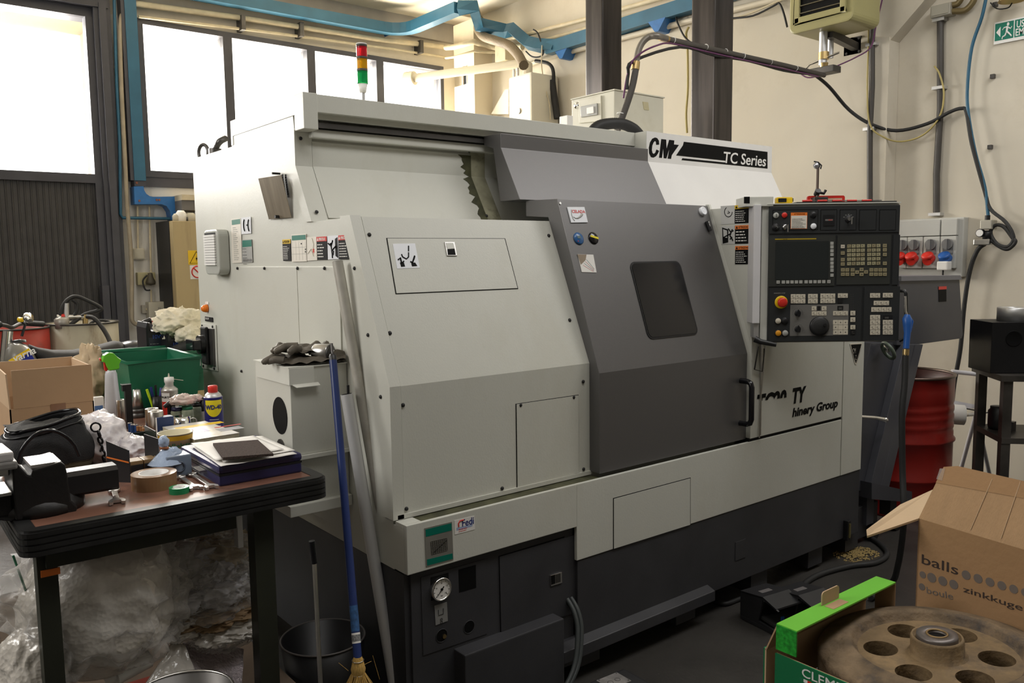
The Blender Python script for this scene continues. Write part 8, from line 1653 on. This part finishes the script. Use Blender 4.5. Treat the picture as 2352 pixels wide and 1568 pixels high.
p = PX(2.95, 1294, 275); T = thing('small_box', 'small white plastic box on the lathe top beside the ivory cabinet', 'box', (p.x, p.y, 2.065)); zb2 = PX(2.95, 1294, 266).z; MB().box(p.x, p.x + 0.04, p.y - 0.03, p.y + 0.03, 2.065, max(zb2, 2.08)).build('body', white, T, bevel=0.003)
# corrugated hose arching in front of the ivory cabinet
T = thing('corrugated_hose', 'black corrugated hose arching on the lathe top before the ivory cabinet', 'hose', (3.0, 2.95, 2.065))
hp = [PY(2.85, u, v) for u, v in ((1355, 310), (1372, 291), (1400, 284), (1430, 285), (1455, 296), (1470, 312))]
hp = smooth_path(hp, 14); hp = [Vector((q_.x, q_.y, q_.z)) for q_ in hp]
MB().tube(hp, [0.024 + 0.003 * (i % 2) for i in range(len(hp))], 14).build('hose', rubber, T)
# grey conduit arm to the heater
T = thing('overhead_conduit', 'long grey conduit arm from the lathe top over to the wall heater', 'conduit', PY(2.95, 1424, 293))
pA = PY(2.9, 1418, 298); endp = PX(5.32, 1893, 174); dA = dep(pA); dE = dep(endp)
def dd(u): return dA + (dE - dA) * max(0, (u - 1460)) / (1893 - 1460.0)
path = [pA, PD(dA, 1436, 250), PD(dA, 1452, 200), PD(dA, 1460, 158)]
MB().tube(smooth_path(path, 5), px2m(pA, 8.0), 12).build('lower_hose', cg, T)
MB().tube([PD(dA, 1459, 160), PD(dA, 1461, 142)], px2m(pA, 9.5), 10).build('union', brass, T)
MB().tube(smooth_path([PD(dA, 1461, 145), PD(dA, 1466, 118), PD(dA, 1476, 97), PD(dA, 1492, 84), PD(dA, 1512, 83), PD(dd(1530), 1530, 89)], 5), px2m(pA, 7.5), 12).build('elbow', mat('elbow_grey', (0.22, 0.20, 0.17), 0.4, 0.4), T)
MB().tube([PD(dd(1516), 1516, 85), PD(dd(1533), 1533, 90)], px2m(pA, 8.5), 10).build('union', brass, T)
pp_ = [PD(dd(u), u, v) for u, v in ((1530, 90), (1600, 105), (1700, 128), (1800, 150), (1893, 173))]; MB().tube(pp_, [px2m(pA, 7.5)] * 5, 12).build('long_tube', cg, T)
for (u, v) in ((1545, 93), (1620, 109), (1665, 119), (1706, 129), (1768, 143), (1827, 157)): c_ = PD(dd(u), u, v); MB().ring(c_, (0.95, 0.1, -0.2), px2m(pA, 8.3), 0.0025, 16, 5).build('cable_tie', white, T)
MB().ring(PD(dA, 1426, 262), (0.3, 0, 1), px2m(pA, 8.5), 0.0025, 16, 5).build('cable_tie', white, T)
pu = mat('purple_cable', ())
pipe('cable', 'purple cable strapped beneath the long conduit arm', smooth_path([PD(dA, 1432, 225), PD(dA, 1440, 175), PD(dA - .03, 1452, 142), PD(dA - .03, 1475, 120), PD(dA - .02, 1510, 104), PD(dd(1540) - .02, 1542, 100), PD(dd(1620) - .02, 1620, 118), PD(dd(1700) - .02, 1700, 136), PD(dd(1800) - .02, 1800, 158), PD(dd(1880) - .02, 1880, 176)], 4), 0.0045, pu, 'cable')
pipe('cable', 'black cable strapped beside the purple one under the conduit arm', smooth_path([PD(dA, 1440, 205), PD(dA, 1443, 170), PD(dA, 1455, 140), PD(dd(1560), 1562, 108), PD(dd(1640), 1640, 127), PD(dd(1720), 1720, 140), PD(dd(1800), 1800, 162), PD(dd(1875), 1872, 172)], 4), 0.008, rubber, 'cable')
# on top of the pendant
ptz = (Mp @ Vector((0, PF(Mp, 1900, 466).y, 0))).z + 0.012
MB().box(PF(Mp, 1762, 470).x, PF(Mp, 2068, 462).x + 0.003, 0, 0.004, -0.14, 0.002, Mp @ Matrix.Translation((0, PF(Mp, 1900, 468).y, 0))).build('pendant_lid', beige2, L_)
topy = PF(Mp, 1900, 468).y + 0.004
def Pt(u, z): a_ = PF(Mp, u, 466); return Mp @ Vector((a_.x, topy, z))
def bxt(u0, u1, z0, z1, h0_, h1_): x0_ = PF(Mp, u0, 466).x; x1_ = PF(Mp, u1, 466).x; return MB().box(x0_, x1_, topy + h0_, topy + h1_, z0, z1, Mp)
c_ = Pt(1806, -0.03); T = thing('tape_measure', 'yellow tape measure on top of the control panel', 'tape measure', c_)
bxt(1788, 1825, -0.055, -0.02, 0.001, 0.027).build('case', yellow, T, bevel=0.006); bxt(1791, 1810, -0.0205, -0.018, 0.006, 0.022).build('belt_clip', black, T, bevel=0.001); bxt(1822, 1827, -0.045, -0.025, 0.008, 0.022).build('tape_hook', darksteel, T)
c_ = Pt(1950, -0.06); T = thing('tool_tray', 'flat black tray with red handled files on top of the control panel', 'tray', c_)
bxt(1834, 2065, -0.11, -0.02, 0.001, 0.006).build('tray', mat('tray_dark', (0.03, 0.03, 0.03), 0.5), T)
for k in range(5):
    x_ = 1850 + k * 36; T = thing('needle_file', ['leftmost red handled file in the black tray', 'second red handled file in the tray', 'third file, in the middle of the tray', 'fourth file in the black tray', 'rightmost red handled file in the tray'][k], 'file', Pt(x_, -0.05), 'files on the control panel')
    a_ = PF(Mp, x_, 466).x; MB().cyl((a_, topy + 0.011, -0.035 - 0.006 * k), (a_ + 0.04, topy + 0.0115, -0.04 - 0.006 * k), 0.0045, n=10, M=Mp).build('handle', red, T); MB().cyl((a_ + 0.04, topy + 0.0115, -0.04 - 0.006 * k), (a_ + 0.085, topy + 0.012, -0.045 - 0.006 * k), 0.0018, n=6, M=Mp).build('blade', darksteel, T)
T = thing('dial_stand', 'magnetic dial stand standing on the control panel tray', 'stand', Pt(1900, -0.09)); a_ = PF(Mp, 1899, 466)
def hy(v): return PF(Mp, 1899, v).y
MB().box(a_.x - 0.02, a_.x + 0.035, topy + 0.006, topy + 0.03, -0.13, -0.08, Mp).build('magnet_base', darksteel, T, bevel=0.002)
MB().cyl((a_.x - 0.003, topy + 0.03, -0.1), (a_.x - 0.003, hy(380), -0.1), 0.0055, M=Mp).build('column', mat('column_brown', (0.16, 0.12, 0.10), 0.4, 0.5), T)
MB().cyl((a_.x - 0.003, hy(442), -0.11), (a_.x - 0.003, hy(433), -0.09), 0.012, M=Mp).build('clamp', black, T); MB().tube([(a_.x, hy(437), -0.1), (a_.x + 0.025, hy(440), -0.1), (a_.x + 0.032, hy(432), -0.1)], 0.006, 8, M=Mp).build('clamp_screw', black, T)
MB().lathe([(0, -0.006), (0.013, -0.006), (0.014, 0.004), (0, 0.006)], (a_.x - 0.008, hy(374), -0.1), (0.3, 0.1, 1), n=20, M=Mp).build('dial', mat('dial_silver', (0.45, 0.45, 0.48), 0.25, 0.7), T); MB().tube([(a_.x - 0.02, hy(364), -0.1), (a_.x - 0.002, hy(366), -0.1), (a_.x + 0.012, hy(374), -0.1), (a_.x + 0.008, hy(382), -0.1)], 0.003, 6, M=Mp).build('dial_bracket', black, T)
T = thing('red_case', 'red framed picture card standing behind the magnetic dial stand', 'case', Pt(1925, -0.13)); 
a_ = PF(Mp, 1880, 462).x; b2_ = PF(Mp, 1969, 462).x; rh = hy(447) - topy
MB().rplate(Mp @ Matrix.Translation((0, topy, -0.139)), b2_ - a_, rh + 0.004, 0.012, 0.008, a_, 0.001).build('frame', red, T); MB().box(a_ + 0.012, b2_ - 0.012, topy + 0.001, topy + rh - 0.006, -0.127, -0.1262, Mp).build('card', mat('card_cream', (0.58, 0.44, 0.30), 0.5), T)
# magnets on the door
T = thing('fridge_magnet', 'square white magnet with red lettering at the top of the grey door', 'magnet', Fds @ PF(Fds, 1325, 495), 'magnets on the grey door')
k = poly(Fds, [(1301.5, 476), (1341, 476), (1349, 511.5), (1311, 512)], 0.004, ws, T, 'magnet_plate', bevel=0.001)
fit('CELADA', Fds, k3(272, 312), k3(408, 315), k3(272, 282), red, T, z=0.0042, bold=0.02)
Q = MB(); Q.tube([Vector((*(PF(Fds, *k3(270 + i * 0, 0)).xy,), 0.0)) for i in range(0)] or [Vector((0, 0, -1)), Vector((0, 0, -1.01))], 0.0001, 3, M=Fds)
arc = [PF(Fds, *k3(X, Y)) for X, Y in ((282, 352), (305, 368), (330, 366), (355, 350), (372, 328))]; MB().tube([Vector((q_.x, q_.y, 0.0045)) for q_ in arc], [0.001, 0.002, 0.003, 0.004, 0.005], 6, M=Fds).build('logo_swoosh', keyg, T)
arc = [PF(Fds, *k3(X, Y)) for X, Y in ((262, 280), (265, 330), (280, 375), (298, 395))]; MB().tube([Vector((q_.x, q_.y, 0.0045)) for q_ in arc], 0.0015, 6, M=Fds).build('logo_swoosh', keyg, T)
def badge(u, v, r_, label, m_):
    c_ = PF(Fds, u, v); T = thing('badge_magnet', label, 'magnet', Fds @ c_, 'magnets on the grey door'); MB().lathe([(r_, 0), (r_, 0.003), (r_ * 0.8, 0.006), (0, 0.0075)], (c_.x, c_.y, 0), n=28, M=Fds).build('badge', m_, T); return T, c_
T, c_ = badge(1328.5, 548, 0.024, 'round blue badge magnet left of the black one', mat('badge_blue', (0.03, 0.11, 0.28), 0.2)); MB().box(c_.x - 0.010, c_.x + 0.006, c_.y - 0.001, c_.y + 0.009, 0.0072, 0.008, Fds).build('badge_print', mat('badge_olive', (0.10, 0.16, 0.16), 0.4), T); MB().box(c_.x - 0.012, c_.x - 0.009, c_.y - 0.014, c_.y - 0.010, 0.0066, 0.0075, Fds).build('badge_print', red, T)
T, c_ = badge(1362.5, 547, 0.024, 'round black badge magnet crossed by a yellow band', blackgloss); MB().box(-0.018, 0.020, -0.004, 0.004, 0.0062, 0.0082, Fds @ Matrix.Translation((c_.x, c_.y + 0.002, 0)) @ Matrix.Rotation(-0.25, 4, 'Z')).build('yellow_band', mat('label_yellow', ()), T)
T = thing('fridge_magnet', 'photo card magnet with red and green stripes under the round badges', 'magnet', Fds @ PF(Fds, 1347, 605), 'magnets on the grey door')
poly(Fds, [(1326, 584), (1362, 585), (1369.5, 626), (1336, 625)], 0.002, paper, T, 'magnet_plate'); poly(Fds @ Matrix.Translation((0, 0, 0.002)), [(1326, 584), (1347, 584.5), (1345, 597), (1334, 608)], 0.0005, mat('photo_brown', (0.28, 0.22, 0.16), 0.3), T, 'card_photo')
for k_, (m_) in enumerate((inkgreen, red, navy, red)): a_ = PF(Fds, 1346 - k_ * 2.5, 596 + k_ * 4.5); b2_ = PF(Fds, 1364 - k_ * 0.5, 618 + k_ * 2); MB().tube([(a_.x, a_.y, 0.002), (b2_.x, b2_.y, 0.002)], 0.0008, 4, M=Fds).build('card_stripe', m_, T)
c_ = PF(Fds, 1612, 486); T = thing('ring_magnet', 'round white pot magnet at the top right of the grey door', 'magnet', Fds @ c_); MB().lathe([(0.019, 0), (0.019, 0.012), (0.016, 0.014), (0.012, 0.011), (0.008, 0.012), (0, 0.012)], (c_.x, c_.y, 0), n=28, M=Fds).build('pot', ws, T)
a_ = PF(Fds, 1620, 510); b2_ = PF(Fds, 1628, 532); T = thing('mini_torch', 'small black torch stuck to the door below the white magnet', 'torch', Fds @ a_); MB().cyl((a_.x, a_.y, 0.009), (b2_.x, b2_.y, 0.009), 0.0085, M=Fds).build('torch_body', black, T)
Mt2 = Fds @ Matrix.Translation((a_.x, a_.y, 0)) @ Matrix.Rotation(math.atan2(b2_.y - a_.y, b2_.x - a_.x), 4, 'Z'); text('Bisan', Mt2, 0.011, white, T, x=0.003, y=-0.004, z=0.0172, t=0.0006)
# ================================================================ LEFT BACKGROUND
# two drums by the gate
def drum(u0, u1, v, yc, m_, label, zt_):
    p = PY(yc, (u0 + u1) / 2, v); r_ = px2m(p, (u1 - u0) / 2.0) ; T = thing('oil_drum', label, 'drum', (p.x, yc, 0))
    MB().lathe([(0, 0.002), (r_, 0.002), (r_, zt_ * .33), (r_ + 0.01, zt_ * .345), (r_, zt_ * .36), (r_, zt_ * .66), (r_ + 0.01, zt_ * .675), (r_, zt_ * .69), (r_, zt_), (r_ - 0.01, zt_), (r_ - 0.012, zt_ - 0.02), (0, zt_ - 0.02)], (p.x, yc, 0), n=40).build('drum_shell', m_, T); MB().ring((p.x, yc, zt_), (0, 0, 1), r_, 0.008, 40, 6).build('rim', darksteel, T); return T, p, r_
T, p, r_ = drum(112, 264, 748, 7.4, mat('dirty_cream_drum', (0.38, 0.35, 0.27), 0.5, var=0.1, stain=(0.12, 0.07, 0.035), samt=0.9, sscale=5, stretch=(1, 1, 0.3)), 'stained cream drum with a pump and black hoses by the gate', PY(7.15, 190, 745).z)
zt_ = PY(7.15, 190, 745).z; pc = p
T, p, r_ = drum(-28, 104, 755, 7.3, mat('drum_red2', (0.33, 0.03, 0.02), 0.45, var=0.15, stain=(0.05, 0.02, 0.02), samt=0.6, sscale=4), 'red drum at the left edge in front of the gate', PY(7.05, 60, 757).z)
T = thing('barrel_pump', 'metal barrel pump with horizontal lever on the cream drum', 'pump', (pc.x, pc.y, zt_))
def pg(u, v, y=7.25): return PY(y, u, v)
MB().cyl(pg(152, 748), pg(152, 696), 0.02).build('pump_tube', alu, T); MB().cyl(pg(130, 727), pg(200, 728), 0.016).build('lever', steel, T); MB().cyl(pg(196, 750), pg(196, 722), 0.02).build('valve_tube', brass, T)
MB().lathe([(0, -0.04), (0.05, -0.04), (0.055, 0.03), (0.03, 0.05), (0, 0.05)], pg(142, 742), n=20).build('pump_head', mat('pump_grey', (0.35, 0.33, 0.30), 0.4, 0.4), T); MB().cyl(pg(140, 726), pg(148, 726), 0.02).build('red_knob', red, T)
pipe('pump_hose', 'long black hose looping above the cream drum', smooth_path([pg(138, 725), pg(146, 700), pg(160, 685), pg(176, 681), pg(200, 690), pg(232, 707), pg(222, 714), pg(195, 722), pg(172, 738), pg(158, 748)], 5), 0.016, rubber, 'hose')
pipe('pump_hose', 'black hose curving off the pump down the right of the cream drum', smooth_path([pg(200, 727, 7.1), pg(215, 730, 7.05), pg(232, 748, 7.0), pg(246, 770, 6.95), pg(255, 790, 6.9)], 5), 0.017, rubber, 'hose')
pipe('pump_hose', 'short dark hose arching between the loop and the pump tube', smooth_path([pg(165, 688), pg(178, 698), pg(176, 715), pg(168, 728)], 4), 0.014, rubber, 'hose')
pipe('pump_hose', 'coil of black hose lying on the right half of the cream drum', smooth_path([pg(205, 748), pg(215, 738), pg(240, 736), pg(258, 745), pg(258, 750)], 4), 0.012, rubber, 'hose')
# motorcycle seen from behind the box
seat_r = 0.75
T = thing('motorcycle', 'off-road motorcycle with long black seat behind the cardboard box', 'motorcycle', (0.9, 6.0, 0))
ym = 5.9
def pm_(u, v, dy=0): return PY(ym + dy, u, v)
seat = mat('seat_vinyl', (0.025, 0.024, 0.024), 0.75, var=0.1); 
def loft(top, bot, hw, m_, name):
    b_ = MB(); n_ = len(top); vs = []
    for i in range(n_):
        a_ = pm_(*top[i]); c_ = pm_(*bot[i]); w_ = hw[i]
        for (k_, f_) in ((-1, 0), (-1, 0.55), (-0.75, 0.88), (0, 1.0), (0.75, 0.88), (1, 0.55), (1, 0)):
            q_ = c_.lerp(a_, f_); vs.append(q_ + Vector((0, w_ * k_, 0)))
    fs = [(i * 7 + j, i * 7 + j + 1, i * 7 + 8 + j, i * 7 + 7 + j) for i in range(n_ - 1) for j in range(6)] + [(i * 7 + 6, i * 7, i * 7 + 7, i * 7 + 13) for i in range(n_ - 1)] + [tuple(range(6, -1, -1)), tuple(range((n_ - 1) * 7, n_ * 7))]
    return b_.add(vs, fs, True).build(name, m_, T)
loft([(66, 790), (85, 797), (120, 803), (165, 803), (215, 794), (262, 782), (276, 784)], [(72, 812), (90, 828), (125, 845), (170, 845), (220, 832), (265, 812), (278, 806)], [0.05, 0.10, 0.13, 0.14, 0.13, 0.12, 0.09], seat, 'seat')
loft([(276, 786), (300, 781), (335, 780), (352, 786)], [(282, 812), (305, 806), (338, 800), (355, 796)], [0.10, 0.11, 0.10, 0.08], mat('fender_black', (0.03, 0.03, 0.032), 0.3), 'rear_fender')
loft([(12, 800), (22, 786), (42, 784), (62, 792), (72, 806)], [(5, 842), (20, 842), (45, 842), (70, 842), (88, 842)], [0.09, 0.14, 0.15, 0.13, 0.09], mat('tank_grey', (0.20, 0.19, 0.165), 0.3), 'fuel_tank')
Mtk = fr((0, ym - 0.151, 0), (1, 0, 0), XN)
poly(Mtk, [(20, 826), (66, 800), (72, 812), (88, 842), (10, 842)], 0.003, mat('tank_blue', (0.02, 0.03, 0.25), 0.3), T, 'side_decal'); poly(Mtk @ Matrix.Translation((0, 0, 0.003)), [(18, 828), (66, 799), (70, 806), (34, 832)], 0.002, yellow, T, 'side_decal')
a_ = PF(Mtk, 33, 832); b2_ = PF(Mtk, 71, 815); Mx_ = Mtk @ Matrix.Translation((a_.x, a_.y, 0.005)) @ Matrix.Rotation(math.atan2(b2_.y - a_.y, b2_.x - a_.x), 4, 'Z'); text('varna', Mx_, 0.062, white, T, z=0, t=0.002, bold=0.015, shear=0.2, sx=0.95)
MB().lathe([(0.0, 0.02), (0.035, 0.015), (0.04, 0)], pm_(45, 786), n=16).build('tank_cap', black, T)
MB().tube(smooth_path([pm_(0, 745, -0.35), pm_(15, 748, -0.2), pm_(28, 752), pm_(45, 744, 0.2), pm_(60, 742, 0.33)], 4), 0.012, 10).build('handlebar', black, T); MB().cyl(pm_(62, 742, 0.30), pm_(98, 744, 0.4), 0.019).build('grip', rubber, T); MB().cyl(pm_(0, 745, -0.35), pm_(-30, 745, -0.4), 0.019).build('grip', rubber, T)
MB().box(pm_(0, 0).x, pm_(40, 738).x, ym - 0.05, ym + 0.03, pm_(0, 742).z, pm_(0, 730).z).build('bar_pad', yellow, T, bevel=0.02)
MB().lathe([(0, 0.02), (0.03, 0.015), (0.035, 0), (0.02, -0.02), (0, -0.02)], pm_(64, 730, -0.1), (0.6, -0.7, 0.2), n=16).build('brake_reservoir', chrome, T)
MB().tube([pm_(45, 735), pm_(58, 745), pm_(50, 772)], 0.008, 8).build('cable_bundle', black, T); MB().cyl(pm_(18, 760), pm_(10, 842), 0.03).build('fork_leg', chrome, T)
for (u, s_) in ((-40, 1), (330, 1)):
    c_ = pm_(u, 900); c_ = Vector((c_.x + (0.0 if u < 0 else 0.0), ym, 0.33)); MB().ring(c_, (0, 1, 0), 0.28, 0.05, 36, 10).build('wheel_tyre', rubber, T); MB().lathe([(0.0, -0.04), (0.05, -0.04), (0.05, 0.04), (0, 0.04)], c_, (0, 1, 0), n=18).build('wheel_hub', alu, T)
    MB().ring(c_, (0, 1, 0), 0.235, 0.012, 36, 6).build('wheel_rim', alu, T)
    for k_ in range(12): a2 = k_ * PI / 6; MB().cyl(c_, c_ + Vector((0.235 * math.cos(a2), 0, 0.235 * math.sin(a2))), 0.003, n=5, caps=False).build('spoke', chrome, T)
MB().box(pm_(60, 860).x, pm_(200, 860).x, ym - 0.12, ym + 0.12, 0.30, 0.62).build('engine', darksteel, T, bevel=0.04); MB().tube([Vector((pm_(-40, 860).x, ym, 0.33)), Vector((pm_(20, 860).x, ym, 0.75)), Vector((pm_(160, 860).x, ym, 0.72)), Vector((pm_(330, 860).x, ym, 0.33))], 0.025, 8).build('frame', darksteel, T)
# oil containers and rag on the side table
jb_ = mat('jerry_black', (0.012, 0.012, 0.014), 0.35, var=0.1)
def jerry(u0, u1, vt, yc, label, dep_=0.18):
    a_ = PY(yc, u0, 800); b2_ = PY(yc, u1, 800); zt_ = PY(yc, (u0 + u1) / 2, vt).z; w_ = b2_.x - a_.x; T = thing('oil_canister', label, 'canister', ((a_.x + b2_.x) / 2, yc + dep_ / 2, BZ), 'black oil canisters')
    MB().profy([(a_.x, BZ + 0.001), (b2_.x, BZ + 0.001), (b2_.x, zt_ - 0.03), (b2_.x - w_ * 0.12, zt_ - 0.012), (b2_.x - w_ * 0.30, zt_ - 0.012), (b2_.x - w_ * 0.36, zt_ - 0.05), (a_.x + w_ * 0.30, zt_ - 0.05), (a_.x + w_ * 0.22, zt_ - 0.006), (a_.x + w_ * 0.1, zt_), (a_.x, zt_ - 0.03)], yc, yc + dep_).build('canister', jb_, T, bevel=0.008)
    MB().tube([(a_.x + w_ * 0.12, yc + dep_ / 2, zt_ - 0.01), (a_.x + w_ * 0.5, yc + dep_ / 2, zt_ + 0.005), (b2_.x - w_ * 0.25, yc + dep_ / 2, zt_ - 0.015)], 0.012, 8).build('grip', jb_, T); MB().cyl((b2_.x - w_ * 0.18, yc + dep_ / 2, zt_ - 0.015), (b2_.x - w_ * 0.18, yc + dep_ / 2, zt_ + 0.012), 0.02).build('cap', red, T)
    Mj = fr((a_.x, yc - 0.0005, 0), (1, 0, 0), XN); MB().box(w_ * 0.12, w_ * 0.88, BZ + 0.06, zt_ - 0.08, 0, 0.0008, Mj).build('paper_label', mat('label_slate', (0.03, 0.035, 0.05), 0.3), T); lines(Mj, w_ * 0.18, zt_ - 0.11, w_ * 0.6, 5, 0.012, keyg, T, z=0.001, h=0.2)
    text('10W-40', Mj, 0.026, mat('pen_blue', (0.05, 0.12, 0.5), 0.4), T, x=w_ * 0.3, y=zt_ - 0.085, z=0.001, t=0.0004)
jerry(338, 378, 738, 4.32, 'left black oil canister with blue print on the side table'); jerry(384, 425, 755, 4.22, 'right black oil canister under the cream rag')
p = PY(4.2, 430, 795); T = thing('inner_tube', 'black ribbed rubber boot lying between the canisters and the lathe', 'boot', (p.x, p.y, BZ)); pth = [PY(4.16, 398, 812), PY(4.16, 420, 800), PY(4.16, 450, 790)]; MB().tube(smooth_path(pth, 10), [0.028 + 0.005 * (i % 2) for i in range(21)], 12).build('bellows', rubber, T)
rag = mat('cream_rag', (0.70, 0.64, 0.50), 0.9, var=0.06, bump=0.3, bscale=80)
p = PY(4.25, 415, 745); o = MB().blob((p.x, p.y + 0.03, p.z + 0.005), 0.115, 0.10, 0.075, 31, 0.25, 1.9, nu=90, nv=60, crease=0.2).build('rag', rag); tag(o, 'crumpled cream rag heaped over the oil canisters', 'rag')
p = PY(4.20, 432, 768); o = MB().blob((p.x, p.y, p.z), 0.055, 0.05, 0.05, 33, 0.25, 1.9, nu=64, nv=30, crease=0.2).build('rag', rag); tag(o, 'end of the cream rag hanging beside the lathe', 'rag')
